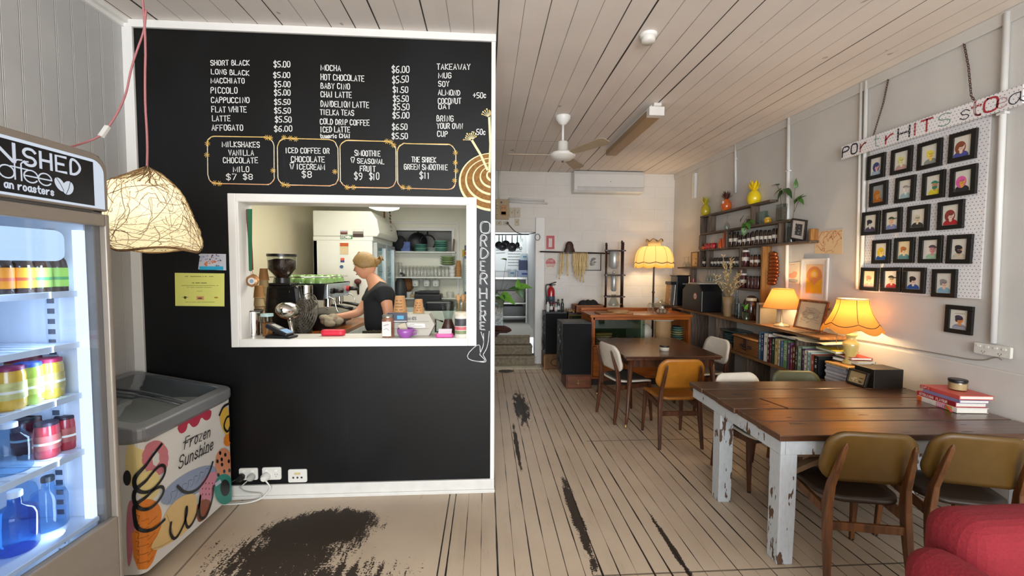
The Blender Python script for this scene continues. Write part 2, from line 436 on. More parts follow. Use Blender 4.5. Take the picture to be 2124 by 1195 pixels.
def floor_mat():
    mt,t=nt('painted_floorboards');tc,x,y,z=coords(t)
    n1=noise(t,tc,2.2);n2=noise(t,tc,26,(1,.25,1));n3=noise(t,tc,3.5,(2,.6,1),3,4);n4=noise(t,tc,90)
    u=x*(1/.098)+.28
    fr=u.fract();e=fr.mn(fr.inv())
    rnd=((u+.5).floor()*12.9898)._m('SINE')*43758.5
    r=rnd.fract()
    wv=(n3-.36)*.15+(r-.3)*.035
    gap=(e-wv.mxx(.006)).step(.012,-.012)
    boards=x.gt(-.27)
    ply=(((x+.27)._m('ABSOLUTE')).step(.006,.002)).mxx(((x*.5+y*.04+.77)._m('ABSOLUTE')).step(.005,.001)*y.gt(2.2)*.6)
    gap=(gap*boards).mxx(ply)
    joint=((y-2.18)._m('ABSOLUTE')).step(.008,.003)*x.gt(.6)*.7
    joint=joint.mxx(((y-3.95)._m('ABSOLUTE')).step(.009,.003)*x.gt(1.0)*.6).mxx(((y-6.62)._m('ABSOLUTE')).step(.012,.004)*x.lt(.9)*boards)
    gap=gap.mxx(joint)
    worn=None
    for cx_,cy_,rx,ry,k in ((-1.08,2.70,.36,.22,.45),(-1.2,2.42,.34,.26,1.25),(.44,5.0,.09,.55,1.0),(.33,6.75,.14,.11,.3),(.63,2.75,.035,.5,.9),(.30,3.9,.02,.5,.9),(-1.0,2.2,.42,.16,1.9),(1.15,2.35,.02,.35,.8)):
        d=(((x-cx_)/rx)*((x-cx_)/rx)+((y-cy_)/ry)*((y-cy_)/ry)).sqrt()
        d=d+(n2-.5)*(1.9*k)+(n4-.5)*(1.5*k)+(n1-.5)*.5
        mk=d.step(1.05,.9)
        worn=mk if worn is None else worn.mxx(mk)
    speck=n4.step(.70,.735)*n1.step(.5,.62)*.7
    base=mixc(t,n1.step(.3,.7),'#b5a28c','#cbb9a3')
    tone=(r*.5)+.25
    base=mixc(t,tone,base,'#c0ae98')
    base=mixc(t,n2.step(.6,.8)*.25,base,'#7d6a52')
    c=mixc(t,speck,base,'#4a3a2b')
    c=mixc(t,worn,c,'#352c23')
    c=mixc(t,gap,c,'#1d150f')
    finish(t,c,(worn*.2)+.42+(n1-.5)*.2,(gap*-1)+(n2*.15)-(worn*.25),.004,.6,.35)
    return mt
def ceil_mat():
    mt,t=nt('painted_ceiling_boards');tc,x,y,z=coords(t)
    n1=noise(t,tc,1.2);n2=noise(t,tc,2.2,(3,.25,1),3,2)
    u=x*(1/.168)+.55;fr=u.fract();e=fr.mn(fr.inv())
    r=(((u+.5).floor()*12.9898)._m('SINE')*43758.5).fract()
    wv=(n2-.42)*.09+(r-.45)*.05
    gap=(e-wv.mxx(.004)).step(.012,-.010)
    lite=e.step(.022,.008)
    j=((y-5.55)._m('ABSOLUTE')).step(.008,.002)*x.lt(1.1)*.6
    gap=gap.mxx(j)
    base=mixc(t,n1.step(.35,.65),'#dad2cc','#e5ddd6')
    base=mixc(t,r*.6,base,'#e0d7d0')
    sp=noise(t,tc,9,(1,.6,1),2,7).step(.735,.76)*.55
    c=mixc(t,sp,base,'#6b5746')
    c=mixc(t,lite*.25,c,'#8a7f76')
    c=mixc(t,gap,c,'#2b2622')
    finish(t,c,.55,(gap*-1)-(lite*.4),.004,.5,.3)
    return mt
def paint_mat(h,h2,courses=0,rough=.55,streak=0,name='painted_wall',lines=None):
    mt,t=nt(name);tc,x,y,z=coords(t)
    n1=noise(t,tc,1.6);n2=noise(t,tc,40)
    c=mixc(t,n1.step(.35,.65),h,h2)
    hgt=n2*.25
    if courses:
        v=z/courses;fr=v.fract();e=fr.mn(fr.inv()).step(.05,.0)
        w_=(x+y)/(courses*2.2)+(v.floor()*.5);f2=w_.fract();e2=f2.mn(f2.inv()).step(.02,.0)
        hgt=hgt-(e.mxx(e2)*1.2)
    if lines:
        for zz in lines:
            e=((z-zz)._m('ABSOLUTE')).step(.006,.001);hgt=hgt-e*1.5;c=mixc(t,e*.35,c,'#77716a')
    finish(t,c,rough,hgt,.004,.45,.35)
    return mt
def tongue_mat():
    mt,t=nt('tongue_and_groove_paint');tc,x,y,z=coords(t)
    n1=noise(t,tc,1.4);n2=noise(t,tc,30)
    u=y/.0945+.15;fr=u.fract();e=fr.mn(fr.inv())
    g=e.step(.075,.045);gl_=e.step(.05,.0)
    c=mixc(t,n1.step(.35,.65),'#b4b3b2','#bebdbb')
    c=mixc(t,gl_*.5,c,'#dcdcda')
    finish(t,c,.5,(g*-1)+gl_*.6+n2*.08,.006,.6,.35)
    return mt
def black_mat():
    mt,t=nt('blackboard_paint');tc,x,y,z=coords(t)
    n1=noise(t,tc,1.8);n2=noise(t,tc,5,(6,1,.5));n3=noise(t,tc,70)
    c=mixc(t,n1.step(.4,.62),'#0c0c0c','#101113')
    sm=n2.step(.62,.75)*n1.step(.5,.7)*.25
    c=mixc(t,sm,c,'#2c3037')
    finish(t,c,(n1-.5)*.2+.42,n3*.2,.002,.2,.25)
    return mt
WHITE=mat('#dedcd8',.45,var=.03,scale=4,bump=.03)
TRIM=mat('#e4e2de',.4,var=.03,scale=5,bump=.05)
PIPEW=mat('#d9d8d4',.4,var=.03,scale=6)
wallmat=paint_mat('#c6c3be','#cfccc6',name='right_wall_paint')
b=MB();b.add([(XL,YF,0),(XR,YF,0),(XR,YE+.3,0),(XL,YE+.3,0)],[(0,1,2,3)])
struct('floor',b,floor_mat())
b=MB();b.bx(XL-.1,XR+.1,YF,YE+.1,ZC,ZC+.06);struct('ceiling',b,ceil_mat())
b=MB();b.bx(XL-.12,XL,YF,YE+3,-.02,ZC);struct('wall_left',b,tongue_mat())
b=MB();b.bx(XL,XL+.02,YF,YB-.02,ZC-.055,ZC-.0);b.bx(XL,XL+.05,YF,YB-.02,ZC-.03,ZC);struct('trim_1',b,TRIM)
b=MB();b.bx(XR,XR+.12,YF,YE+.1,-.02,ZC)
struct('wall_right',b,wallmat)
b=MB();b.bx(XR-.02,XR,YF,YE,0,1.065);struct('wall_right_plinth',b,paint_mat('#c6c1ba','#cfcac3',name='plinth_paint',lines=(.55,)),bev=.008)
b=MB();b.bx(XR-.02,XR,YF,YE,ZC-.09,ZC);struct('trim_2',b,wallmat,bev=.006)
backmat=paint_mat('#d8d3cb','#dfdbd4',courses=.2,name='back_wall_blocks')
# back wall with the doorway to the rear kitchen (opening x .10-.86, head 2.33)
D0,D1,DH=.02,.87,2.33
b=MB();b.bx(D1+.03,XR,YE,YE+.14,0,ZC);b.bx(XL,D1+.03,YE,YE+.14,DH+.03,ZC)
struct('wall_back',b,backmat)
b=MB();b.bx(XL,D0,YE,YE+.14,0,DH+.03);struct('wall_back_side',b,backmat)
b=MB();b.bx(D1,D1+.17,YE-.05,YE+.02,0,2.62);b.bx(D1,D1+.03,YE,YE+.16,0,2.4);b.bx(D1+.02,D1+.15,YE-.07,YE-.04,.0,.14)
struct('door_1',b,TRIM,bev=.01)
# front of the shop (behind the camera): a wide glazed opening
b=MB();b.bx(XL,XL+.35,YF-.1,YF,0,ZC);b.bx(XR-.35,XR,YF-.1,YF,0,ZC);b.bx(XL+.35,XR-.35,YF-.1,YF,3.02,ZC);b.bx(XL+.35,XR-.35,YF-.1,YF,0,.45)
struct('wall_front',b,WHITE)
# menu wall with its serving hatch
H0,H1,Z0,Z1=-1.786,-.135,1.188,2.185     # clear opening
BK=black_mat();YW=YB+.12
b=MB()
for x0,x1,z0,z1 in ((XL,H0,0,ZC),(H1,XB,0,ZC),(H0,H1,0,Z0),(H0,H1,Z1,ZC)):
    b.bx(x0,x1,YB,YW,z0,z1)
menu=struct('wall_menu',b,BK)
b=MB()
b.bx(XL,XB+.006,YB-.022,YB,ZC-.052,ZC);b.bx(XL,XL+.068,YB-.02,YB,0,ZC-.05)
struct('trim_3',b,TRIM,bev=.004)
b=MB();b.bx(XB-.028,XB+.004,YB-.012,YB,.09,ZC-.05);b.bx(XB-.002,XB+.004,YB-.012,YW+.01,0,ZC);struct('trim_4',b,TRIM,bev=.003)
b=MB();b.bx(XL,XB+.004,YB-.02,YB,.022,.10);b.bx(XL,XB+.008,YB-.034,YB,0,.026);struct('baseboard_menu',b,mat('#d5d4cf',.45,var=.06,scale=12,bump=.1),bev=.004)
# hatch frame: face boards and deep lining
fw=.055
b=MB()
b.bx(H0-fw,H0,YB-.025,YB,Z0-fw,Z1+fw);b.bx(H1,H1+fw+.008,YB-.025,YB,Z0-fw,Z1+fw)
b.bx(H0,H1,YB-.025,YB,Z1,Z1+fw);b.bx(H0,H1,YB-.025,YB,Z0-fw,Z0)
b.bx(H0-.004,H0+.014,YB-.02,YW+.03,Z0,Z1);b.bx(H1-.014,H1+.004,YB-.02,YW+.03,Z0,Z1);b.bx(H0,H1,YB-.02,YW+.03,Z1-.004,Z1+.004)
win=struct('window_1',b,TRIM,bev=.004)
b=MB();b.bx(H0+.001,H1-.001,YB-.02,YW+.10,Z0-.03,Z0+.004);obj('window_sill',b,mat('#dcdad2',.4,var=.03),win,.004)
# service kitchen behind the hatch and rear kitchen through the doorway
KY,KF,KZ,KX0=6.62,.25,2.78,-2.46
cream=paint_mat('#e2d9bb','#e9e1c8',name='kitchen_cream_paint')
b=MB();b.bx(XL,KX0,YW,KY,0,KZ);struct('wall_kitchen_left',b,cream)
b=MB()
W0,W1,V0,V1=-1.42,-.55,1.95,2.30     # internal pass-through window
for x0,x1,z0,z1 in ((KX0,W0,0,KZ),(W1,.02,0,KZ),(W0,W1,0,V0),(W0,W1,V1,KZ)): b.bx(x0,x1,KY,KY+.1,z0,z1)
struct('wall_kitchen_back',b,paint_mat('#e4e2d0','#ebe9da',name='kitchen_back_paint'))
b=MB();b.bx(XB-.05,XB-.005,YW,YE,0,ZC);struct('wall_kitchen_right',b,WHITE)
b=MB();b.bx(KX0,XB-.05,YW,KY,KF-.06,KF);struct('floor_kitchen',b,mat('#7d776f',.5,scale=5))
b=MB();b.bx(KX0,XB-.05,YW,KY,KZ,KZ+.05);struct('ceiling_kitchen',b,mat('#e6e2d4',.6))
b=MB()
for x0,x1,z0,z1 in ((W0-.05,W0,V0-.05,V1+.05),(W1,W1+.05,V0-.05,V1+.05),(W0,W1,V1,V1+.05)): b.bx(x0,x1,KY-.025,KY+.1,z0,z1)
b.bx(W1+.085,W1+.115,KY-.02,KY,1.3,2.42);b.bx(W0-.1,W1+.115,KY-.02,KY,2.41,2.44)
struct('window_2',b,TRIM,bev=.003)
BZ=.50
b=MB();b.bx(-1.9,1.1,YE+.14,10.2,BZ-.05,BZ);struct('floor_back',b,mat('#c9c6bd',.5,scale=6))
for nm_,q_ in (('rear',(-1.9,1.1,9.7,9.8)),('rear_right',(.92,1.02,YE+.14,9.7)),('rear_left',(-1.9,-1.8,KY+.1,9.7))): b=MB();b.bx(*q_,BZ,3.2);struct('wall_'+nm_,b,mat('#d9dad8',.5,var=.03,scale=3))
b=MB();b.bx(-1.9,.0,KY+.1,YE+.14,3.1,3.2);b.bx(-1.9,1.1,YE+.14,9.8,3.1,3.2);struct('ceiling_back',b,WHITE)
# worn stone steps up to the rear kitchen
stone=mat('#8a7f6b',.8,var=.35,scale=22,bump=.8)
b=MB()
for i in range(3): b.bx(.06,D1-.01-.03*i,YE-.16+.13*i,YE-.03+.13*i+.3,.165*i,.165*(i+1)-.02)
for i in range(3): b.bx(.06,D1-.005-.03*i,YE-.175+.13*i,YE+.1+.13*i,.165*(i+1)-.045,.165*(i+1))
st=struct('steps',b,stone,bev=.012)
b=MB();b.bx(.06,.95,YE-.42,YE-.165,0,.012);struct('door_sill',b,mat('#c9c2a8',.6,var=.15,scale=14,bump=.2))
# ---------------------------------------------------------------- chalk writing on the menu wall
WB=basis((1,0,0),(0,0,1),(0,-1,0),(0,YB,0))
CH=mat('#e6e5e2',.9,var=.14,scale=60);CHY=mat('#e0b45c',.9,var=.2,scale=60);CHO=mat('#d98a4a',.9,var=.2,scale=60);CHB=mat('#8a6233',.9,var=.4,scale=45);CHC=mat('#e9dcae',.9,var=.12,scale=60)
def pw(u,v): p=hit(u,v,'Y',YB);return (p.x,p.z)
def Z5(x,y): return (270+x*.30125,40+y*.30125)
def Z6(x,y): return (640+x*.33466,60+y*.33466)
def row(mb,zf,text,x0,x1,yt,yb,dy=0,w_=.0054):
    a=pw(*zf(x0,yb));c=pw(*zf(x1,yb+dy));t=pw(*zf(x0,yt))
    write(mb,text,a[0],a[1],c[0],c[1],t[1]-a[1],w_)
tx=MB(WB)
for r_ in (('SHORT BLACK',556,822,283,317),('LONG BLACK',560,820,343,376,12),('MACCHIATO',558,788,406,440),('PICCOLO',557,740,471,510),('CAPPUCCINO',560,822,538,575),('FLAT WHITE',563,802,602,640),('LATTE',567,691,665,702),('AFFOGATO',564,778,728,766),
           ('$5.00',990,1102,290,330),('$5.00',988,1102,366,402),('$5.00',994,1104,428,466),('$5.00',994,1104,486,524),('$5.50',994,1104,553,588),('$5.50',994,1106,612,648),('$5.50',1000,1112,672,710),('$6.00',994,1116,735,772),
           ('MILKSHAKES',636,893,842,878,5),('VANILLA',680,852,900,937),('CHOCOLATE',642,880,953,990),('MILO',712,820,1015,1050),('$7',664,735,1066,1105),('$8',780,845,1066,1102),
           ('ICED COFFEE OR',1072,1372,885,920,5),('CHOCOLATE',1110,1340,944,981,3),('W ICECREAM',1102,1340,997,1033,3),('$8',1185,1250,1048,1090)):
    row(tx,Z5,*r_[:5],dy=(r_[5]if len(r_)>5 else 0))
for r_ in (('MOCHA',77,200,222,256,6),('HOT CHOCOLATE',77,345,281,316,9),('BABY CINO',77,257,335,368,7),('CHAI LATTE',77,268,388,422,5),('DANDELION LATTE',77,375,447,482,7),('TIELKA TEAS',73,282,500,532,5),('COLD DRIP COFFEE',73,378,557,590,9),('ICED LATTE',75,257,607,640,2),('tumeric CHAI',73,260,652,676),
           ('$6.00',518,625,233,272),('$5.50',520,620,295,336,-5),('$1.50',524,617,358,394),('$5.50',526,620,415,450),('$5.50',526,625,465,502),('$5.00',522,625,518,554),('$6.50',520,612,590,625),('$5.50',518,615,648,682),
           ('TAKEAWAY',797,1002,218,252),('MUG',806,885,272,304),('SOY',806,872,325,357),('ALMOND',804,940,378,410,4),('COCONUT',803,945,430,463),('OAT',806,882,468,497),('+50c',1020,1100,395,428),('BRING',795,898,537,572),('YOUR OWN',797,955,585,618,2),('CUP',799,862,635,668),('-.50c',1012,1096,622,656),
           ('SMOOTHIE',287,445,753,786,4),('W SEASONAL',263,470,803,832,6),('FRUIT',320,415,848,881,3),('$9',285,333,893,933),('$10',378,438,893,934),
           ('THE SHREK',640,790,793,824,4),('GREEN SMOOTHIE',593,862,838,870,5),('$11',690,752,888,928)):
    row(tx,Z6,*r_[:5],dy=(r_[5]if len(r_)>5 else 0))
for zf,x0,x1,y in ((Z5,1104,1128,988),(Z6,266,284,796)): tx.ribbon([pw(*zf(x0,y)),pw(*zf(x1,y))],.006,.0015)
obj('chalk_lettering',tx,CH,menu,label='white chalk menu lettering')
# sketchy rounded borders round the specials
def border(zf,x0,x1,y0,y1,stars):
    a=pw(*zf(x0,y0));c=pw(*zf(x1,y1));mb=MB(WB)
    W_,H_=c[0]-a[0],a[1]-c[1]
    base=rrect(W_,H_,.06,6,(a[0]+c[0])/2,(a[1]+c[1])/2)
    for k,(wd,mi) in enumerate(((.006,0),(.005,1),(.004,2))):
        pts=[(p[0]+random.uniform(-1,1)*.003,p[1]+random.uniform(-1,1)*.003) for p in base]
        if k==0: mb.ribbon(pts,wd,.0012,mi,True)
        else:
            i=3 if k==1 else 16
            mb.ribbon((pts+pts)[i:i+11],wd,.0014+.0001*k,mi)
    for (sx_,sy_) in stars:
        q=pw(*zf(sx_,sy_))
        for j in range(4):
            an=PI*j/4+.3;l=.018
            mb.ribbon([(q[0]-l*math.cos(an),q[1]-l*math.sin(an)),(q[0]+l*math.cos(an),q[1]+l*math.sin(an))],.0035,.0017,1)
    obj('chalk_border',mb,[mat('#d8cfb4',.9,var=.2,scale=50),CHY,CHO],menu)
border(Z5,528,995,803,1140,[(940,815),(965,818),(533,857),(529,935),(985,1042),(583,1128),(615,1132)])
border(Z5,1014,1432,820,1148,[(1060,815),(1105,820),(1140,825),(1055,1138),(1085,1143),(1410,1050)])
border(Z6,193,541,690,987,[(485,697),(510,702),(528,722),(240,982),(278,982)])
border(Z6,551,912,708,995,[(910,768),(910,830),(915,880),(905,940),(585,982),(622,985)])
# snail shell with two flowers, cut off by the wall's edge
mb=MB(WB)
c0=pw(*Z6(1138,925));XE=XB-.032
def clip(pts):
    return [(min(p[0],XE),p[1]) for p in pts]
for k,(rx,ry,mi,zz) in enumerate(((.252,.215,0,.0010),(.238,.203,1,.0011),(.205,.168,0,.0012),(.193,.156,1,.0013),(.152,.122,0,.0014),(.141,.111,1,.0015),(.098,.082,0,.0016),(.088,.072,1,.0017),(.05,.045,0,.0018),(.038,.033,1,.0019))):
    cx_,cz=c0[0]+.005,c0[1]-.03+.006*k
    mb.flat([(XE,cz+ry)]+[(min(cx_+rx*math.cos(t),XE),cz+ry*math.sin(t)) for t in [PI/2+PI*i/26 for i in range(27)]]+[(XE,cz-ry)],zz,mi)
for a,e in (((1108,872),(1012,690)),((1130,885),(1120,548))):
    pa,pe=pw(*Z6(*a)),pw(*Z6(*e));pa=(min(pa[0],XE-.008),pa[1])
    mb.ribbon([pa,((pa[0]+pe[0])/2+.008,(pa[1]+pe[1])/2),pe],.017,.0022,2)
    for j in range(9):
        an=PI*(.12+.76*j/8)+(.35 if a[0]<1120 else 0);l=random.uniform(.032,.055)
        q=(min(pe[0]+l*math.cos(an),XE),pe[1]+l*math.sin(an));mb.ribbon([pe,q],.004,.0023,2)
        mb.disc((min(q[0]+.006*math.cos(an),XE-.006),q[1]+.006*math.sin(an)),.006,.006,.0024,2 if j % 2 else 3,6)
obj('snail_drawing',mb,[CHC,CHB,CHC,CHY],menu,label='brown and cream chalk snail shell with two flowers')
# ORDER HERE, letter under letter, with a swooping arrow
mb=MB(WB)
def Z8(x,y): return (700+x*.3263,390+y*.3263)
for ch,x0,x1,y0,y1 in (('O',908,968,214,286),('R',908,945,297,370),('D',908,955,381,446),('E',908,936,465,525),('R',906,948,540,610),('H',903,946,636,702),('E',906,938,718,780),('R',906,938,780,842),('E',906,934,852,898)):
    a,c=pw(*Z8(x0,y1)),pw(*Z8(x1,y0))
    for st in strokes(ch):
        pts=[(a[0]+p[0]/4*(c[0]-a[0]),a[1]+p[1]/6*(c[1]-a[1])) for p in st]
        mb.ribbon(pts,.0055,.0014);mb.ribbon([(p[0]+.008,p[1]-.005) for p in pts],.003,.0015)
for pts in ([(912,915),(935,985),(905,1055)],[(965,910),(955,1010),(925,1060)],[(928,925),(930,985)],[(905,1060),(955,1110),(795,1088),(905,975),(908,1055)],[(925,1060),(955,1112),(870,1100)]):
    mb.ribbon(chaikin([pw(*Z8(*p)) for p in pts],2),.005,.0014)
obj('chalk_arrow',mb,mat('#c9cbcd',.9,var=.2,scale=60),menu)
# paper and photo stuck beside the hatch
def sheet(name,label,cat,quad,B,off,mats,ax,val,deco=None,group=None,th=.0025):
    """a flat sheet whose four photo corners lie on a wall plane; deco(mb, W, H) draws on it"""
    P=[hit(u,v,ax,val) for u,v in quad]            # tl, tr, br, bl
    R,U,Nn=(B.col[i].to_3d() for i in range(3))
    c=(P[0]+P[1]+P[2]+P[3])/4
    W_=((P[1]-P[0]).length+(P[2]-P[3]).length)/2;H_=((P[0]-P[3]).length+(P[1]-P[2]).length)/2
    mb=MB(basis(R,U,Nn))
    loc=[((p-c).dot(R),(p-c).dot(U)) for p in P]
    mb.prism([loc[3],loc[2],loc[1],loc[0]],off,off+th)
    if deco: deco(mb,W_,H_,off+th)
    return single(name,label,cat,mb,mats,c,group=group)
def cert(mb,W_,H_,z):
    z+=.0006
    for y,a,h in ((.39,.58,.02),(.19,.30,.026),(.12,.78,.012),(.065,.5,.012),(-.05,.12,.010),(-.38,.6,.012)):
        n=int(a*46)
        for i in range(n):
            if random.random()<.86:
                x0=(-a/2+a*i/n)*W_;mb.flat([(x0,y*H_),(x0+a*W_/n*.75,y*H_),(x0+a*W_/n*.75,(y+h)*H_),(x0,(y+h)*H_)],z,1)
    mb.disc((-.3*W_,-.24*H_),.03*W_,.045*H_,z,1,8);mb.ribbon([(-.36*W_,-.23*H_),(-.24*W_,-.23*H_)],.003,z,1)
    mb.flat([(-.07*W_,-.31*H_),(.08*W_,-.31*H_),(.08*W_,-.2*H_),(-.07*W_,-.2*H_)],z,2);mb.disc((.0,-.26*H_),.05*W_,.02*H_,z+.0003,3,10)
    mb.disc((.33*W_,-.24*H_),.045*W_,.03*H_,z,4,10);mb.ribbon([(.3*W_,-.235*H_),(.36*W_,-.235*H_)],.004,z+.0003,3)
Q3=lambda x,y: (350+x*.11715,510+y*.11715)
sheet('certificate','yellow paper certificate pinned on the blackboard wall left of the hatch','certificate',[Q3(115,478),Q3(990,490),Q3(990,1072),Q3(125,1062)],BACKB,.002,[mat('#dfe07a',.7,var=.03),mat('#5e5c30',.8),mat('#d79a6a',.8),mat('#5a3a2c',.8),mat('#d9b43a',.8)],'Y',YB,cert)
def coralphoto(mb,W_,H_,z):
    z+=.0006
    mb.flat([(-.5*W_,-.5*H_),(.4*W_,-.5*H_),(.4*W_,-.28*H_),(-.5*W_,-.28*H_)],z,1)
    rr=random.Random(3)
    for i in range(70):
        x,y=rr.uniform(-.46,.3),rr.uniform(-.26,.46)
        mb.disc((x*W_,y*H_),rr.uniform(.02,.05)*W_,rr.uniform(.02,.06)*H_,z+.0002+i*1e-5,2 if y<.1 and abs(x+.1)<.22 else rr.choice((3,4,5,0)),8)
sheet('postcard','small glossy photo postcard with coral reef and turquoise strip beside the hatch','postcard',[Q3(565,140),Q3(1018,145),Q3(1022,435),Q3(528,415)],BACKB,.002,[mat('#c8cad6',.25),mat('#2fa9d2',.3),mat('#cf7340',.4),mat('#8f93b5',.4),mat('#5b2f3a',.4),mat('#a9b4cf',.4)],'Y',YB,coralphoto)
# power points low on the menu wall
def gpo(label,quad,kind):
    P=[hit(u,v,'Y',YB) for u,v in quad];c=(P[0]+P[1])/2
    W_,H_=P[1].x-P[0].x,P[0].z-P[1].z
    t=thing('power_point',label,'power outlet',(c.x,YB,c.z),group='power outlets on the menu wall')
    mb=MB(BACKB);mb.prism(rrect(W_,H_,.012),0,.012);obj('faceplate',mb,mat('#dcdcd6',.35,var=.04),t,.003)
    dk=mat('#3a3936',.5)
    if kind=='tv':
        mb=MB(BACKB)
        for i in range(3): mb.disc((-.03+.03*i,-.012),.008,.008,.0126,0,10)
        obj('socket',mb,dk,t);mb=MB(BACKB);mb.prism(rrect(.045,.018,.003,cx=0,cy_=.018),.012,.014);obj('label_plate',mb,mat('#c9b98c',.5),t)
    else:
        for s_ in (-1,1):
            mb=MB(BACKB);mb.prism(rrect(.022,.014,.005,cx=s_*W_*.24,cy_=H_*.27),.012,.017);obj('switch',mb,mat('#efefea',.3),t,.002)
            if kind=='both' or (kind=='one' and s_==1):
                mb=MB(BACKB)
                for dx,dy,a in ((-.008,.0,.5),(.008,.0,-.5),(0,-.017,0)):
                    x,y=s_*W_*.24+dx,-.005+dy
                    mb.ribbon([(x-.003*math.sin(a),y-.004),(x+.003*math.sin(a),y+.004)],.003,.0126)
                obj('socket',mb,dk,t)
    return t,c,W_,H_
Q5=lambda x,y: (480+x*.07533,960+y*.07533)
g1=gpo('white double power point nearest the freezer, both sockets in use',[Q5(225,140),Q5(750,452)],'none')
g2=gpo('white double power point with one piggyback plug, middle of the three wall plates',[Q5(862,118),Q5(1392,445)],'one')
g3=gpo('white wall plate with three dark sockets in a row, furthest from the freezer',[Q5(1575,172),Q5(2100,515)],'tv')
def cord(name,label,pts,r,m_,cat='power lead',plugs=()):
    t=thing(name,label,cat,pts[0]);p0=Vector(pts[0])
    mb=MB();mb.tube(chaikin([Vector(p)-p0 for p in pts],3),r,8);obj('cable',mb,m_,t)
    for c,rr,ll,pm in plugs:
        mb=MB();mb.lathe([(rr*.9,0),(rr,-.008),(rr,-ll*.6),(rr*.6,-ll)],Vector(c)-p0,14,0,'Y');obj('plug',mb,pm,t,.003)
    return t
y1=YB-.012
pa,pb,pc=g1[1],g1[1],g2[1]
greyp=mat('#b9b9b3',.4);whp=mat('#e4e4de',.4)
cord('electric_lead','black plug and lead in the power point nearest the freezer',[(pa.x-.07,YB-.05,pa.z-.02),(pa.x-.11,YB-.07,pa.z-.04),(pa.x-.17,YB-.06,pa.z-.09),(pa.x-.24,YB-.07,pa.z-.15),(pa.x-.30,YB-.07,.012)],.005,mat('#161616',.5),plugs=[((pa.x-.045,y1-.001,pa.z-.015),.027,.05,mat('#161616',.4))])
cord('electric_lead','grey plug and lead curling from the power point nearest the freezer',[(pb.x+.015,YB-.055,pb.z-.03),(pb.x-.03,YB-.055,pb.z-.07),(pb.x-.05,YB-.042,.10),(pb.x-.02,YB-.042,.065),(pb.x+.06,YB-.042,.055),(pb.x+.115,YB-.045,.05),(pb.x+.10,YB-.06,.012),(pb.x-.05,YB-.075,.006),(pb.x-.28,YB-.075,.006)],.0042,greyp,plugs=[((pb.x+.03,y1-.001,pb.z-.015),.026,.045,greyp)])
cord('electric_lead','white piggyback plug and lead from the middle power point to the floor',[(pc.x-.02,YB-.055,pc.z-.03),(pc.x+.005,YB-.05,pc.z-.07),(pc.x+.01,YB-.045,.09),(pc.x-.03,YB-.048,.04),(pc.x-.07,YB-.06,.01),(pc.x-.16,YB-.095,.006),(pc.x-.36,YB-.09,.006),(pc.x-.62,YB-.085,.006)],.0048,whp,plugs=[((pc.x-.035,y1-.001,pc.z-.015),.030,.05,whp)])
# ---------------------------------------------------------------- drinks fridge on the left
FX,FY0,FY1,FZ=-1.55,1.00,1.795,2.165
fr=thing('drinks_fridge','tall glass-door drinks fridge with lit black sign header at the left','fridge',(FX-.33,(FY0+FY1)/2,0))
fo=Vector((FX-.33,(FY0+FY1)/2,0))
def fz(v,u=100,x=FX): return hit(u,v,'X',x).z
GREY=mat('#8d8378',.35,metal=.2,var=.05,scale=20,bump=.02);FIN=mat('#e3e8f0',.3,var=.02)
def FB(): return MB(Matrix.Translation(-fo))
b=FB()
zb,zt,zh=.30,1.925,1.985
b.bx(FX-.66,FX-.60,FY0,FY1,.1,FZ);b.bx(FX-.66,FX-.02,FY0,FY0+.045,.1,FZ);b.bx(FX-.66,FX-.02,FY1-.045,FY1,.1,FZ)
b.bx(FX-.66,FX-.02,FY0,FY1,.1,.33);b.bx(FX-.66,FX-.02,FY0,FY1,1.93,FZ-.02)
obj('cabinet',b,mat('#77706a',.45,var=.04),fr,.006)
b=FB();b.bx(FX-.60,FX-.595,FY0+.045,FY1-.045,.33,1.93);b.bx(FX-.60,FX-.05,FY1-.052,FY1-.045,.33,1.93);b.bx(FX-.60,FX-.05,FY0+.045,FY0+.052,.33,1.93);b.bx(FX-.60,FX-.03,FY0+.045,FY1-.045,.33,.345)
obj('liner',b,FIN,fr)
# header with the backlit sign
hp=lambda u,v: (hit(u,v,'X',FX).y,hit(u,v,'X',FX).z)
M_=SIDEB.copy();M_.translation=Vector((FX,0,0))-fo
HB=MB(M_)
ytop,ybot=FZ,hp(222,440)[1]
HB.prism([(FY0,ybot),(FY1-.004,ybot),(FY1,ybot+.01)]+arc(FY1-.07,ytop-.07,.07,0,PI/2,8)+[(FY0,ytop)],-.08,.004)
obj('header',HB,GREY,fr,.006)
b=MB(M_);y1_=hp(212,380)[0]
zl,zu=hp(190,431)[1],FZ-.028
b.prism([(FY0+.03,zl),(y1_,zl)]+arc(y1_-.05,zu-.05,.05,0,PI/2,6)+[(FY0+.03,zu)],.004,.007)
obj('light_panel',b,glow('#dfe9f7',.62),fr)
sg=MB(M_);ys=hp(190,400)[0];zs1=hp(190,337)[1];zs0=hp(191,427)[1]
sg.prism([(FY0+.03,zs0),(ys,zs0),(ys,zs1),(FY0+.03,zs1)],.007,.010)
sign=obj('sign_panel',sg,mat('#14161b',.25,var=.05),fr)
lt=MB(M_)
ZH=lambda x,y: hp(x*.15066,260+y*.15066)
def sgn(text,a,c,h,wd,sl=0):
    a,c=ZH(*a),ZH(*c);write(lt,text,a[0],a[1],c[0],c[1],h,wd,.0108,0,0,sl)
hgt=ZH(640,400)[1]-ZH(680,622)[1]
sgn('SHED',(285,538),(1072,693),hgt,.009)
q=ZH(150,500);lt.ribbon([(q[0],q[1]),(q[0],q[1]+hgt*1.05)],.010,.0108);lt.ribbon([(q[0]-.052,q[1]+hgt*.85),(q[0]-.004,q[1])],.010,.0108)
eh=ZH(590,660)[1]-ZH(590,830)[1]
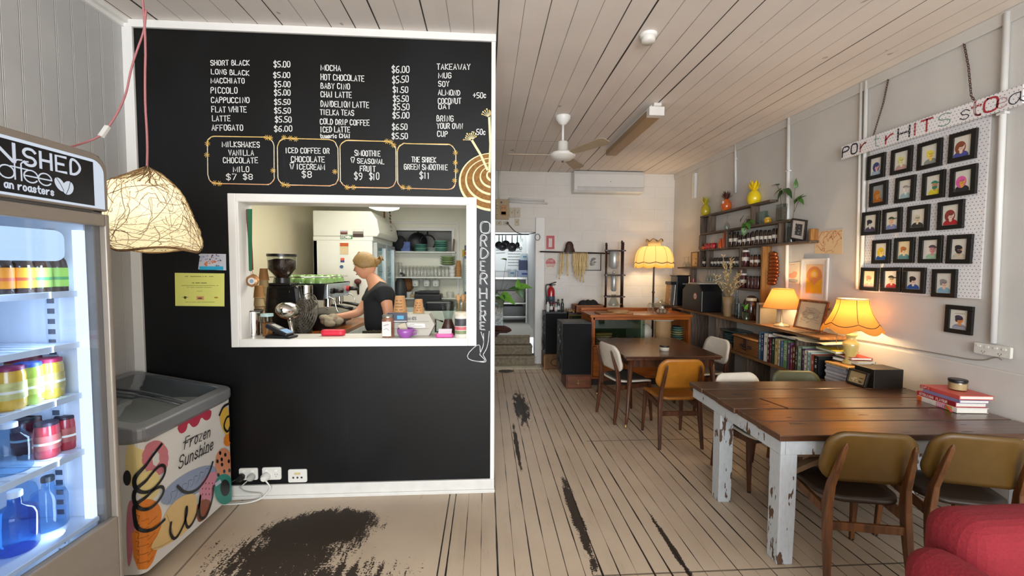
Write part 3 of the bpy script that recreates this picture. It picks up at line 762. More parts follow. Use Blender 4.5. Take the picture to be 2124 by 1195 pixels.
def ring(cx_,cz,r,a0,a1,wd): lt.ribbon([(cx_+r*math.cos(a),cz+r*.95*math.sin(a)) for a in [a0+(a1-a0)*i/18 for i in range(19)]],wd,.0112)
for k,(cx_,y_) in enumerate(((380,705),(575,745))):
    e=ZH(cx_,y_);r=eh*.5;ring(e[0],e[1],r,-.6,-2*PI+.02,.0045)
    lt.ribbon([(e[0]-r,e[1]),(e[0]+r,e[1])],.0045,.0112)
e=ZH(40,632);ring(e[0],e[1],eh*.5,0,2*PI,.0045)
for x_,y_ in ((160,740),(250,760)):
    e=ZH(x_,y_);hh=eh*1.55
    lt.ribbon([(e[0],e[1]),(e[0],e[1]+hh*.82),(e[0]+.008,e[1]+hh*.97),(e[0]+.022,e[1]+hh)],.0045,.0112);lt.ribbon([(e[0]-.012,e[1]+hh*.6),(e[0]+.02,e[1]+hh*.6)],.004,.0112)
h3=(ZH(215,815)[1]-ZH(225,882)[1])*1.5
sgn('an roasters',(15,852),(700,968),h3,.0048)
for cx_,y_,rx,ry,rt in ((783,815,.0155,.026,.55),(895,862,.0195,.026,-.35)):
    e=ZH(cx_,y_);lt.disc(e,rx,ry,.0108,0,20,rot=rt)
    lt.ribbon([(e[0]-ry*.9*math.sin(rt)*-1*-1,e[1]+ry*.95*math.cos(rt)),(e[0]+.002,e[1]),(e[0]+ry*.9*math.sin(rt),e[1]-ry*.95*math.cos(rt))],.0022,.0116,1)
obj('sign_lettering',lt,[glow('#dfe6f2',.6),mat('#14161b',.3)],sign)
# door: frame, glass, LED tube
dt,db=hp(222,446)[1],.33
yi,gi,gb=hp(226,700)[0],hp(217,470)[1],hp(240,1072)[1]
b=MB(M_)
b.prism([(yi,db),(FY1,db),(FY1,dt),(yi,dt)],-.03,.006)
b.prism([(FY0,gi),(yi,gi),(yi,dt),(FY0,dt)],-.03,.006);b.prism([(FY0,db),(yi,db),(yi,gb),(FY0,gb)],-.03,.006);b.prism([(FY0,gb),(FY0+.06,gb),(FY0+.06,gi),(FY0,gi)],-.03,.006)
door=obj('door',b,GREY,fr,.005)
b=MB(M_);b.prism([(FY0+.06,gb),(yi,gb),(yi,gi),(FY0+.06,gi)],-.022,-.018);obj('door_glass',b,glass('#f2f8ff',.97,1.35),door)
b=MB(M_);yl=hp(205,700)[0];b.bx(yl-.010,yl+.010,gb+.02,gi-.02,-.075,-.045);obj('led_strip',b,glow('#dcebff',1.3),fr)
b=MB(M_);b.prism(rrect(.62,.115,.03,4,(FY0+.05+hp(178,500)[0])/2,gi-.085),-.2,-.06);obj('light_box',b,glow('#cfe6ff',.85),fr,.01)
b=MB(M_);b.bx(FY0,FY1,.10,db-.01,-.03,0)
grille=obj('kick_panel',b,GREY,fr,.006)
b=MB(M_)
for i in range(6): b.bx(FY0+.05,FY1-.08,.135+.028*i,.148+.028*i,0,.006)
obj('grille',b,mat('#c9bfae',.4),grille,.002)
b=MB(M_);yr=hp(150,700)[0]-.0
b.bx(FY1-.062,FY1-.052,.36,1.86,-.195,-.155)
for i in range(36): b.bx(FY1-.0635,FY1-.0615,.38+.041*i,.40+.041*i,-.188,-.162,1)
obj('shelf_rail',b,[mat('#c9d0da',.3),mat('#4a5160',.5)],fr)
SHZ=[]
XS=FX-.07
for (v1,v2) in ((609,609),(722,722),(836,836),(964,964)):
    z=hit(105,v1,'X',XS).z;SHZ.append(z)
    b=FB();b.bx(XS-.40,XS,FY0+.06,FY1-.056,z-.012,z);b.bx(XS-.004,XS+.006,FY0+.06,FY1-.056,z-.018,z+.006)
    for i in range(13): b.bx(XS-.4,XS,FY0+.08+.05*i,FY0+.084+.05*i,z,z+.003)
    obj('shelf',b,mat('#dfe7f2',.35,var=.02),fr,.002)
SHZ.append(hit(105,1122,'X',XS).z)
b=FB();b.bx(FX-.59,FX-.035,FY0+.053,FY1-.053,SHZ[4]-.02,SHZ[4]-.001);obj('floor_shelf',b,mat('#d5dfec',.35,var=.02),fr,.003)
area('fridge_led',(FX-.07,FY1-.16,1.1),(FX-.5,FY1-.4,1.1),.03,1.4,3.2,(.62,.78,1))
area('fridge_top_led',(FX-.14,1.4,1.80),(FX-.25,1.4,.4),.05,.5,3.0,(.62,.78,1))
# bottles, jars and cans
def bottle(name,label,cat,x,y,z,prof,bodym,lab=None,cap=None,group=None,labm=None,n=18):
    t=thing(name,label,cat,(x,y,z),group=group)
    mb=MB();mb.lathe(prof,n=n);obj('body',mb,bodym,t)
    if lab:
        z0,z1,r=lab;mb=MB()
        mb.lathe([(r,z0),(r,z1)],n=n,cap=False)
        if len(labm)>1:
            for k in range(1,len(labm)):
                za=z0+(z1-z0)*(k-.25)/len(labm)-.001;mb.lathe([(r+.0006,za),(r+.0006,za+(z1-z0)*.16)],n=n,mi=k,cap=False)
        obj('label',mb,labm,t)
    if cap:
        z0,z1,r,cm=cap;mb=MB();mb.lathe([(r,z0),(r,z1-.003),(r*.9,z1)],n=14);obj('cap',mb,cm,t)
    return t
def xrow(u,x): return hit(u,700,'X',x).y
brown=mat('#3b2415',.12,coat=.5,var=.1)
bp=[(.033,0),(.036,.006),(.036,.10),(.030,.125),(.016,.142),(.013,.165),(.014,.168)]
YEL,GRN,ORG=mat('#e8a824',.5),mat('#a5cf56',.5),mat('#e08a1e',.5);LGW=mat('#c95a2e',.5);LGG=mat('#4f9a55',.5)
bx_=FX-.15
for u,lm,lab in ((4,(ORG,LGW),'stubby brown drink bottle with orange label at the fridge\'s left edge'),(48,(YEL,LGW),'stubby brown drink bottle with yellow label and loose orange tag'),(86,(GRN,LGG),'stubby drink bottle with green label, next to the yellow-labelled one'),(128,(GRN,LGG),'stubby drink bottle with green label, nearest the fridge\'s bright light strip')):
    bottle('drink_bottle',lab,'bottle',bx_,xrow(u,bx_),SHZ[0],bp,brown,(.022,.096,.0368),(.158,.172,.0155,mat('#c9a23a',.3,metal=.6)),'labelled bottles on the top fridge shelf',list(lm))
for u in (20,66,104,146):
    bottle('drink_bottle','dark glass drink bottle in the shaded back row of the top fridge shelf','bottle',bx_-.11,xrow(u,bx_-.11),SHZ[0],bp,brown,(.022,.096,.0368),(.158,.172,.0155,mat('#b89433',.3,metal=.6)),'back-row bottles on the top fridge shelf',[mat('#8a8a3c',.5)])
cupp=[(.030,0),(.036,.008),(.037,.05),(.036,.11),(.033,.125)]
def jar_(label,u,x,z,col,col2,lid,group,sc=1.0):
    t=bottle('juice_jar',label,'jar',x,xrow(u,x),z,cupp,mat(col,.15,coat=.6,var=.25,scale=30),(.035,.09,.0375),(.125,.138,.034,mat(lid,.4)),group,[mat(col2,.5,var=.35,scale=40),mat('#e9e3d0',.5)])
    t.scale=(sc,)*3
xa=FX-.14
j3='squat jars on the third fridge shelf'
for u,c1,c2,l,lab in ((14,'#d8a83c','#d9c27a','#8e2a55','squat yellow juice jar with purple lid, leftmost of its shelf in the fridge'),(52,'#93a83a','#b3bf5a','#2e4fa5','squat green juice jar with blue lid in the fridge'),(98,'#c2a23c','#b7a05a','#a5284a','squat golden juice jar with red lid, nearest the light strip')):
    jar_(lab,u,xa,SHZ[2],c1,c2,l,j3,1.12)
for u,c1 in ((36,'#a5782e'),(76,'#8f6a2a'),(116,'#a8872f')):
    jar_('golden juice jar standing in the second row of the fridge\'s third shelf',u,xa-.12,SHZ[2],c1,'#a98a4c','#8a2045','second-row jars on the third fridge shelf',1.12)
for u,lab in ((87,'red juice jar with dark lid, left of the front pair on the fourth fridge shelf'),(129,'red juice jar with dark lid, right of the front pair on the fourth fridge shelf')):
    jar_(lab,u,xa-.01,SHZ[3],'#a83038','#b05a52','#2c1d2c','red jars on the fourth fridge shelf',1.0)
for u in (40,68):
    jar_('dark red juice jar behind the front pair on the fourth fridge shelf',u,xa-.13,SHZ[3],'#5c1f2c','#6c3038','#22161f','back-row red jars in the fridge',1.0)
clear=glass('#d9efff',.93,1.3);blue=glass('#8ac6f7',.9,1.4)
jug=[(.052,0),(.058,.01),(.058,.13),(.050,.155),(.02,.172),(.018,.20)]
whitecap=mat('#dfe6ee',.4)
bottle('water_jug','clear plastic jug at the left of the fourth fridge shelf','water bottle',xa-.02,xrow(8,xa-.02),SHZ[3],[(.05,0),(.055,.01),(.055,.12),(.03,.15),(.02,.16)],clear,None,(.16,.178,.022,whitecap))
for u,x,m_,s_,lab in ((12,xa-.0,blue,.98,'large blue water bottle at the bottom left of the fridge'),(84,xa-.02,clear,.92,'large clear water bottle in the middle of the fridge floor'),(128,xa-.10,clear,.95,'clear water bottle at the right of the fridge floor'),(58,xa-.17,clear,.95,'clear water bottle behind the blue one on the fridge floor')):
    bottle('water_bottle',lab,'water bottle',x,xrow(u,x),SHZ[4],[(r*s_,z*s_*1.0) for r,z in jug],m_,None,(.2*s_,.222*s_,.021*s_,mat('#23262b',.4) if u==84 else whitecap),'water bottles on the fridge floor')
# orange card tucked between fridge and blackboard
def mango(mb,W_,H_,z): mb.disc((.15*W_,.33*H_),.36*W_,.07*H_,z+.0006,1,16)
sheet('sale_card','tall orange card with a white oval, between the fridge and the blackboard','card',[(241,660),(260,658),(257,766),(243,766)],BACKB,.002,[mat('#d9952f',.6),mat('#e9e4da',.6)],'Y',YB-.022,mango)
# ---------------------------------------------------------------- ice-cream chest freezer
CX0,CX1,CY0,CY1=-2.49,-1.842,2.26,3.045
cc=Vector(((CX0+CX1)/2,(CY0+CY1)/2,0))
fz_=thing('chest_freezer','white ice-cream chest freezer with painted sundaes and grey rim','freezer',cc)
def rz_outline(x0,x1,y0,y1,r,n=5):
    return [(p[0]+(x0+x1)/2-cc.x,p[1]+(y0+y1)/2-cc.y) for p in rrect(x1-x0,y1-y0,r,n)]
b=MB();b.prism(rz_outline(CX0,CX1,CY0,CY1,.035),.05,.795,sm=False);obj('body',b,mat('#dbd7d0',.35,var=.02),fz_)
def slope(x): return .85+(CX1-cc.x-x)/(CX1-CX0)*.125
b=MB();o1=rz_outline(CX0-.015,CX1+.018,CY0-.015,CY1+.012,.06);o2=rz_outline(CX0+.05,CX1-.05,CY0+.055,CY1-.05,.03);k=len(o1)
vs_=[(p[0],p[1],.785) for p in o1]+[(p[0],p[1],slope(p[0])) for p in o1]+[(p[0],p[1],slope(p[0])+.004) for p in o2]+[(p[0],p[1],.70) for p in o2]
b.add(vs_,[(r*k+i,r*k+(i+1) % k,((r+1) % 4)*k+(i+1) % k,((r+1) % 4)*k+i) for r in range(4) for i in range(k)])
obj('rim',b,mat('#85878a',.32,metal=.25,var=.04),fz_,.012,3)
b=MB();b.prism([(p[0],p[1]) for p in o2],.38,.40);b.add([(p[0]*.99,p[1]*.99,z) for z in (.40,.74) for p in o2],[(i,(i+1) % k,k+(i+1) % k,k+i) for i in range(k)]);obj('liner',b,mat('#8c8982',.5),fz_)
b=MB()
for y0,y1,dz in ((CY0+.05,(CY0+CY1)/2+.03,-.008),((CY0+CY1)/2-.03,CY1-.045,.002)):
    n=8;P0=[(CX0+.045+(CX1-CX0-.09)*i/n-cc.x) for i in range(n+1)]
    b.add([(x,y-cc.y,slope(x)-.006+dz+.018*math.sin(PI*i/n)) for i,x in enumerate(P0) for y in (y0,y1)],[(2*i,2*i+1,2*i+3,2*i+2) for i in range(n)])
lid=obj('sliding_lid',b,glass('#dfe6ea',.9,1.5),fz_)
b=MB();
for y_ in ((CY0+CY1)/2-.03,(CY0+CY1)/2+.03): b.tube([(CX0+.05+(CX1-CX0-.1)*i/6-cc.x,y_-cc.y,slope(CX0+.05+(CX1-CX0-.1)*i/6-cc.x)+.018*math.sin(PI*i/6)) for i in range(7)],.007,6)
obj('lid_edge',b,mat('#4d4f51',.4),lid)
for sx_,sy_ in ((0,0),(0,1),(1,0),(1,1)):
    b=MB();b.cyl(((CX0+.07 if sx_ else CX1-.07)-cc.x,(CY0+.08 if sy_ else CY1-.08)-cc.y-.014,.026),.026,.028,axis='Y')
    obj('caster',b,mat('#2c2c2e',.5),fz_)
for k_,(dx,dy,c_) in enumerate(((-.02,-.13,'#d9c94a'),(-.12,-.05,'#b7562f'),(.05,.12,'#8f3f6a'),(-.1,.2,'#5b86a8'))):
    b=MB();b.box((0,0,.025),(.11,.16,.05))
    single('ice_cream_box',('yellow','rust','plum','blue')[k_]+' ice-cream packet lying inside the chest freezer','ice cream',b,mat(c_,.5,var=.2,scale=20),(cc.x+dx,cc.y+dy,.402),.3*k_,'packets in the chest freezer',bev=.01)
# painted artwork wrapped round the near corner of the freezer
RC=.035
def fsurf(u,v):
    """photo pixel -> (s, z) on the unrolled side of the freezer; s = 0 where the long side begins"""
    p=hit(u,v,'X',CX1)
    if p.y>=CY0+RC: return (min(p.y-CY0-RC,CY1-CY0-2*RC),p.z)
    p2=hit(u,v,'Y',CY0)
    if p2.x<=CX1-RC: return (-RC*PI/2-(CX1-RC-p2.x),p2.z)
    k_=max(0,min(1,(p.y-(CY0-.02))/(RC+.02)));return (-RC*PI/2*(1-k_),p.z)
def fwrap(s_,z,o):
    if s_>=0: return Vector((CX1+o,CY0+RC+s_,z))
    if s_>=-RC*PI/2:
        a=-s_/RC;return Vector((CX1-RC+(RC+o)*math.cos(a),CY0+RC-(RC+o)*math.sin(a),z))
    return Vector((CX1-RC+(s_+RC*PI/2),CY0-o,z))
A4=lambda x,y: fsurf(230+x*.38071,740+y*.38071)
AR=MB()
acol=['#b03a4f','#c87880','#e0cb88','#17171a','#e07f2a','#c07384','#8b98b2','#dcb97c','#cf8499','#8a4c34','#d28a66','#2a8577','#ddb24a','#6b3b1c','#b9bfcd']
zz=[.0006]
def nz(): zz[0]+=.00012;return zz[0]
def blob(pts,mi,sm=2): AR.flat([(p.x,p.y) for p in chaikin([A4(*p) for p in pts],sm,True)],nz(),mi)
def oval(cx_,cy_,rx,ry,mi,rot=0,n=26): 
    AR.flat([A4(cx_+rx*math.cos(t)*math.cos(rot)-ry*math.sin(t)*math.sin(rot),cy_+rx*math.cos(t)*math.sin(rot)+ry*math.sin(t)*math.cos(rot)) for t in [2*PI*i/n for i in range(n)]],nz(),mi)
def line(pts,w_,mi=3,sm=3): AR.ribbon([(p.x,p.y) for p in chaikin([A4(*p) for p in pts],sm)],w_,nz(),mi)
blob([(355,372),(450,328),(550,278),(545,335),(515,352),(492,325),(478,370),(445,390),(420,352),(412,405),(375,425)],0)
blob([(84,490),(118,475),(145,500),(225,520),(230,590),(165,640),(150,720),(90,700),(78,600)],2)
for i in range(9):
    a=2*PI*i/9;oval(243+45*math.cos(a),552+70*math.sin(a),26,40,1,rot=a)
oval(90,660,22,42,3)
blob([(85,800),(135,790),(140,960),(110,1140),(90,1140)],5)
blob([(150,640),(240,610),(275,680),(250,770),(170,790)],2)
oval(200,860,75,85,4);blob([(110,905),(275,875),(262,1020),(215,1150),(130,1150)],4,1)
for y_ in range(6): line([(135+y_*4,880+y_*48),(170,870+y_*48),(165,905+y_*46),(205,880+y_*46),(200,915+y_*42),(250-y_*5,870+y_*44)],.0028,13,0)
oval(420,700,175,62,6,rot=-.56)
for i in range(7): line([(310+i*30,800-i*22),(330+i*30,770-i*22),(320+i*32,740-i*22),(350+i*30,730-i*20)],.0022,3,2)
blob([(205,1040),(260,960),(290,850),(360,770),(440,740),(470,770),(455,900),(400,960),(330,1010),(240,1060)],7)
line([(215,1050),(280,1030),(340,990),(330,940),(300,860)],.002,13)
blob([(478,700),(520,640),(570,620),(575,660),(545,760),(520,830),(480,800)],8)
blob([(460,790),(545,770),(530,860),(500,895),(465,905)],9)
for i in range(14): oval(495+(i % 4)*18,690+(i//4)*30,3,6,9,n=8)
oval(610,583,46,84,10)
for x_,y_ in ((590,525),(618,535),(575,570),(600,588),(637,570),(612,625),(580,645),(640,620),(598,560)): oval(x_,y_,7,11,3,n=12)
oval(612,722,54,84,11);oval(616,715,26,46,3)
blob([(585,300),(625,265),(662,300),(660,420),(610,420),(590,360)],12);blob([(612,430),(660,405),(660,480),(608,485)],4,1)
blob([(560,690),(590,668),(596,686),(566,708)],14,0)
W5=.017
line([(268,478),(215,545),(160,630),(140,700),(170,745),(225,725),(285,650),(290,595),(255,590),(195,660),(150,730),(140,810),(180,840),(240,805),(285,735),(270,700),(210,735),(150,810),(138,890),(165,950),(225,945),(285,888)],W5)
line([(355,705),(395,745),(455,735),(505,680),(535,620),(548,575)],W5)
line([(320,905),(312,960),(340,1005),(385,930),(410,850),(405,805),(395,880),(410,945),(450,890),(478,800),(482,740),(472,820),(480,890),(515,870),(545,785),(553,705)],W5)
line([(585,318),(605,270),(648,250)],W5);line([(660,312),(622,330),(605,385),(630,415),(658,372)],W5);line([(662,385),(640,425),(652,458),(665,440)],W5)
a,c=A4(392,505),A4(532,436);write(AR,'Frozen',a[0],a[1],c[0],c[1],.068,.0068,nz(),3,.1,.35)
a,c=A4(360,612),A4(548,505);write(AR,'Sunshine',a[0],a[1],c[0],c[1],.074,.0072,nz(),3,.1,.35)
line([(450,555),(490,530),(525,520)],.005);line([(385,470),(420,450),(470,425)],.0055)
me=AR.mesh('artwork',[mat(h,.4,var=.06) for h in acol])
bm=bmesh.new();bm.from_mesh(me)
for s_ in [0]+[-RC*PI/2*i/4 for i in range(1,5)]:
    bmesh.ops.bisect_plane(bm,geom=bm.verts[:]+bm.edges[:]+bm.faces[:],plane_co=(s_,0,0),plane_no=(1,0,0))
for v_ in bm.verts: v_.co=fwrap(v_.co.x,v_.co.y,v_.co.z)-cc
bm.to_mesh(me);bm.free();me.update()
ao=bpy.data.objects.new('artwork',me);COL.objects.link(ao);ao.parent=fz_
b=MB(Matrix.Translation(-cc));q=A4(597,725);b.ell(fwrap(q[0],q[1],.003),(.004,.008,.006),8);obj('pilot_light',b,glow('#26f08a',2),fz_)
# ---------------------------------------------------------------- woven pendant
pc0=hit(303,440,'Y',2.42)
pe=thing('pendant_lamp','woven vine pendant lamp on a pink cord in front of the blackboard','pendant lamp',pc0)
def pr(u,v): p=hit(u,v,'Y',2.42)-pc0;return p
lv=[(346,303,308),(358,285,330),(372,258,345),(385,233,357),(405,229,371),(430,226,382),(455,226,393),(480,229,403),(500,234,408),(512,240,406),(519,255,398)]
def psurf(t,f):
    """t angle, f 0..1 down the lopsided bell"""
    i=min(int(f*(len(lv)-1)),len(lv)-2);k_=f*(len(lv)-1)-i
    v=lv[i][0]*(1-k_)+lv[i+1][0]*k_;l_=lv[i][1]*(1-k_)+lv[i+1][1]*k_;r_=lv[i][2]*(1-k_)+lv[i+1][2]*k_
    a,c=pr(l_,v),pr(r_,v);m_=(a+c)/2;h_=(c-a).length/2
    return m_+Vector((h_*math.cos(t),h_*.92*math.sin(t),.010*math.sin(3*t+f*4)*f))
b=MB();n=30;fs_=[i/14 for i in range(15)]
b.add([psurf(2*PI*j/n,f)*.985 for f in fs_ for j in range(n)],[(i*n+j,i*n+(j+1) % n,(i+1)*n+(j+1) % n,(i+1)*n+j) for i in range(14) for j in range(n)],0,True)
def fibre():
    mt,t=nt('fibre_lining');tc,x,y,z=coords(t)
    n1=noise(t,tc,75,(1,1,1.6),2)
    d=N(t,'ShaderNodeBsdfDiffuse');d.inputs[0].default_value=lin('#e6dcb8')+[1]
    l=N(t,'ShaderNodeBsdfTranslucent');l.inputs[0].default_value=lin('#fff6dc')+[1]
    tr=N(t,'ShaderNodeBsdfTransparent');m1=N(t,'ShaderNodeMixShader');m1.inputs[0].default_value=.6
    t.links.new(d.outputs[0],m1.inputs[1]);t.links.new(l.outputs[0],m1.inputs[2])
    m2=N(t,'ShaderNodeMixShader');t.links.new(n1.step(.60,.68).k,m2.inputs[0]);t.links.new(m1.outputs[0],m2.inputs[1]);t.links.new(tr.outputs[0],m2.inputs[2])
    o=N(t,'ShaderNodeOutputMaterial');t.links.new(m2.outputs[0],o.inputs[0]);return mt
sh=obj('shade',b,fibre(),pe)
b=MB();rr=random.Random(11)
for i in range(260):
    t0,f0=rr.uniform(0,2*PI),rr.uniform(0,1)**.8;dt,df=rr.uniform(-.16,.16),rr.uniform(-.05,.05)
    pts=[]
    for j in range(9):
        pts.append(psurf(t0,f0)*rr.uniform(.99,1.015));t0+=dt;f0+=df;dt+=rr.uniform(-.09,.09);df+=rr.uniform(-.035,.035)
        f0=max(0,min(1,f0))
    b.tube(pts,rr.uniform(.0008,.0016),4,rr.choice((0,0,1)))
for f in (.97,1.0): b.tube([psurf(2*PI*j/40,f)*1.01 for j in range(40)],.0035,5,0,True)
for i in range(60):
    t0=rr.uniform(0,2*PI);b.tube([psurf(t0,.005),psurf(t0+rr.uniform(-.3,.3),.12),psurf(t0+rr.uniform(-.4,.4),rr.uniform(.2,.34))],.0022,4,0)
obj('weave',b,[mat('#80603c',.75,var=.25,scale=30),mat('#cdb586',.75,var=.2)],sh)
b=MB();b.ell((0,0,0),.034,14);obj('bulb',b,glow('#fff7ea',9),pe)
b=MB();b.tube([(0,0,.03),(0,0,.08)],.02,12);obj('lamp_holder',b,mat('#d8d2c8',.5),pe)
pink=mat('#b06f72',.7,var=.1,scale=80)
top=Vector((pc0.x+.002,pc0.y,ZC))-pc0
b=MB();b.tube(chaikin([top,pr(303,60)+Vector((.0,0,0)),pr(300,200),pr(306,290),pr(305,349),(0,0,.08)],2),.0055,8)
obj('cord',b,pink,pe)
b=MB();b.cyl(top+Vector((0,0,-.02)),.03,.02);obj('ceiling_hook',b,WHITE,pe)
b=MB();b.tube(chaikin([pr(303,20),pr(300,62),pr(282,110),pr(270,150),pr(262,195),hit(244,235,'Y',2.36)-pc0,hit(222,268,'Y',2.34)-pc0,hit(205,285,'Y',2.3)-pc0,hit(170,298,'Y',2.25)-pc0,hit(128,310,'Y',2.1)-pc0,hit(60,330,'Y',1.95)-pc0],2),.0048,8)
cd=obj('switch_cord',b,pink,pe)
b=MB();b.beam(hit(224,262,'Y',2.34)-pc0,hit(209,284,'Y',2.31)-pc0,.024,.02);obj('inline_switch',b,mat('#dcdad4',.4),cd,.004)
point('pendant_bulb_light',pc0,2.6,(1,.93,.8),.06)
# ---------------------------------------------------------------- chairs
def make_chair(label,group,backm,seatm,woodm,edge=None,hb=.87):
    t=thing('dining_chair',label,'chair',(0,0,0),group=group)
    so=rrect(.43,.42,.10,5,0,.0)
    so=[(x*(1+.10*(y/.21)),y) for x,y in so]
    b=MB();b.panel(so,lambda x,y: Vector((x,y,.468+.016*(x/.2)**2-.012*(1-(y/.21)**2)-.028*max(0,(y-.08)/.13)**2)),5)
    st=obj('seat',b,seatm,t,solid=.024)
    if edge:
        b=MB();pts=[(x*1.0,y*1.0,.462+.016*(x/.2)**2-.012*(1-(y/.21)**2)-.028*max(0,(y-.08)/.13)**2) for x,y in so];b.tube(pts,.012,6,closed=True);obj('seat_edge',b,edge,st)
    bo=rrect(.455,.30,.085,6,0,0);bo=[(x*(1-.06*(z/.15)),z+.012*(x/.22)**2*(1 if z<0 else -1)) for x,z in bo]
    zc=hb-.15
    b=MB();b.panel(bo,lambda x,z: Vector((x,-.232+.42*x*x-.20*z-.25*z*z,zc+z)),6);obj('backrest',b,backm,t,solid=.02)
    for s_ in (-1,1):
        b=MB();b.loft([((s_*.205,-.265,0),.024,.026),((s_*.197,-.235,.24),.034,.040),((s_*.190,-.212,.44),.034,.052),((s_*.182,-.222,.56),.030,.040),((s_*.170,-.268,hb-.16),.026,.028),((s_*.162,-.292,hb-.075),.020,.018),((s_*.160,-.298,hb-.05),.008,.008)]);obj('leg',b,woodm,t,.005)
        b=MB();b.loft([((s_*.205,.205,0),.022,.022),((s_*.198,.185,.24),.032,.032),((s_*.190,.170,.445),.038,.038)]);lg=obj('leg',b,woodm,t,.004)
        b=MB();b.cyl((s_*.205,.205,0),.013,.016,n=10);obj('foot_cap',b,mat('#1d1a18',.5),lg)
        b=MB();b.loft([((s_*.190,.165,.405),.022,.05),((s_*.190,.165,.445),.022,.05)]);b.beam((s_*.190,.165,.42),(s_*.190,-.205,.40),.022,.05,side=(1,0,0));obj('side_rail',b,woodm,t,.003)
    b=MB();b.beam((-.19,.175,.42),(.19,.175,.42),.05,.022,side=(0,0,1));obj('front_rail',b,woodm,t,.003)
    b=MB();b.beam((-.193,-.226,.335),(.193,-.226,.335),.045,.02,side=(0,0,1));obj('stretcher',b,woodm,t,.003)
    return t
darkw=wood('#5c3520','#3a2013',.38,3,(12,12,1));midw=wood('#7a4d29','#4e2e18',.4,3,(12,12,1))
offw=mat('#d2cabb',.5,var=.05,scale=12,bump=.03)
G1,G2='chairs round the square dining table','chairs round the long plank table'
ch=make_chair('mustard-backed wooden chair with its back to us at the square dining table',G1,mat('#a2661a',.38,var=.12,scale=14),mat('#935c1a',.4,var=.15,scale=10),darkw)
ch.location=(1.865,3.985,0);ch.rotation_euler=(0,0,-.03)
cw=make_chair('white-backed chair with a grey seat at the left side of the square dining table',G1,offw,mat('#55524b',.5,var=.08),darkw,offw)
cw.location=(1.63,4.62,0);cw.rotation_euler=(0,0,-PI/2+.22)
dup(cw,(2.64,4.86,0),PI/2+.12,'white-backed chair on the far right side of the square dining table, by the shelves',G1)
fm=mat('#5c4216',.4,var=.14,scale=12);fs2=mat('#2f2117',.4,var=.1)
c1=make_chair('mustard-backed chair nearest the white corner leg of the long plank table',G2,fm,fs2,midw)
c1.location=(2.09,2.235,0);c1.rotation_euler=(0,0,-.20)
dup(c1,(2.66,2.17,0),-.30,'mustard-backed chair at the near side of the plank table, beside the red armchair',G2)
cb=dup(cw,(2.20,3.17,0),PI+.10,'white-backed chair on the wall side of the long plank table, only its top showing',G2,.945)
cg=make_chair('olive-green-backed chair across the plank table, in front of the magazines',G2,mat('#4c4c33',.45,var=.08),mat('#3d3c2b',.5),midw,hb=.86)
cg.location=(2.74,3.24,0);cg.rotation_euler=(0,0,PI-.12);cg.scale=(.95,)*3
# ---------------------------------------------------------------- long plank table
def flaky():
    mt,t=nt('flaking_white_paint');tc,x,y,z=coords(t)
    n1=noise(t,tc,16,(1.6,1.6,.5),8);n2=noise(t,tc,5);n3=noise(t,tc,70,(1,1,.3))
    chip=(n1+(n2-.5)*.5+(n3-.5)*.18-z*.06).step(.60,.625)
    c=mixc(t,n3.step(.4,.7)*.3,'#bcc1c5','#9fa3a5');c=mixc(t,chip,c,'#5a4231')
    finish(t,c,(chip*.3)+.45,chip*-1+n3*.2,.004,.7);return mt
def planktop():
    mt,t=nt('old_hardwood_planks');tc,x,y,z=coords(t)
    n1=noise(t,tc,3,(1,11,11),7);n2=noise(t,tc,1.4,(1,3,1));k=noise(t,tc,4,(1,5,1),2,3)
    c=mixc(t,n1.step(.35,.65),'#3d2415','#5f3a20');c=mixc(t,n2.step(.4,.6)*.5,c,'#4a2d19')
    kn=k.step(.70,.73);c=mixc(t,kn,c,'#120c08')
    finish(t,c,(n2-.5)*.25+.34+kn*.4,n1*.35-kn*2,.004,.5,.5)
    p=next(q for q in t.nodes if q.type=='BSDF_PRINCIPLED');p.inputs['Coat Weight'].default_value=.7;p.inputs['Coat Roughness'].default_value=.22;return mt
TX0,TX1,TY0,TY1,TZ=1.665,3.325,2.172,3.29,.78
tc_=Vector(((TX0+TX1)/2,(TY0+TY1)/2,0))
tb=thing('plank_table','long table of dark planks on chipped white-painted legs','table',tc_)
Mt=Matrix.Translation(-tc_)
b=MB(Mt);pw5=(TY1-TY0)/5
for i in range(5):
    y0,y1_=TY0+pw5*i+.006,TY0+pw5*(i+1)-.006;dx=(.0,.008,-.006,.004,-.003)[i];dz=(0,-.0015,.001,-.001,0)[i]
    if i==2:
        b.prism([(TX0+dx,y0),(TX0+.36,y0),(TX0+.30,y1_),(TX0+dx,y1_)],TZ-.036,TZ);b.prism([(TX0+.372,y0),(TX1,y0),(TX1,y1_),(TX0+.312,y1_)],TZ-.036,TZ+dz)
    else: b.bx(TX0+dx,TX1,y0,y1_,TZ-.036,TZ+dz)
obj('table_top',b,planktop(),tb,.004)
FK=flaky();az0,az1=TZ-.122,TZ-.037
b=MB(Mt);b.bx(TX0+.02,TX0+.048,TY0+.025,TY1-.03,az0,az1);obj('apron',b,FK,tb,.003)
b=MB(Mt);b.bx(TX0+.05,TX1-.03,TY0+.025,TY0+.05,az0,az1);obj('apron',b,FK,tb,.003)
b=MB(Mt);b.bx(TX0+.05,TX1-.03,TY1-.055,TY1-.03,az0,az1);obj('apron',b,FK,tb,.003)
b=MB(Mt);b.bx(TX0+.09,TX0+.5,TY0+.06,TY0+.10,az0-.03,az0+.005);b.beam((TX0+.1,TY0+.09,.52),(TX0+.42,TY0+.09,az0),.05,.03);obj('brace',b,mat('#6a5038',.7,var=.2,scale=20),tb,.003)
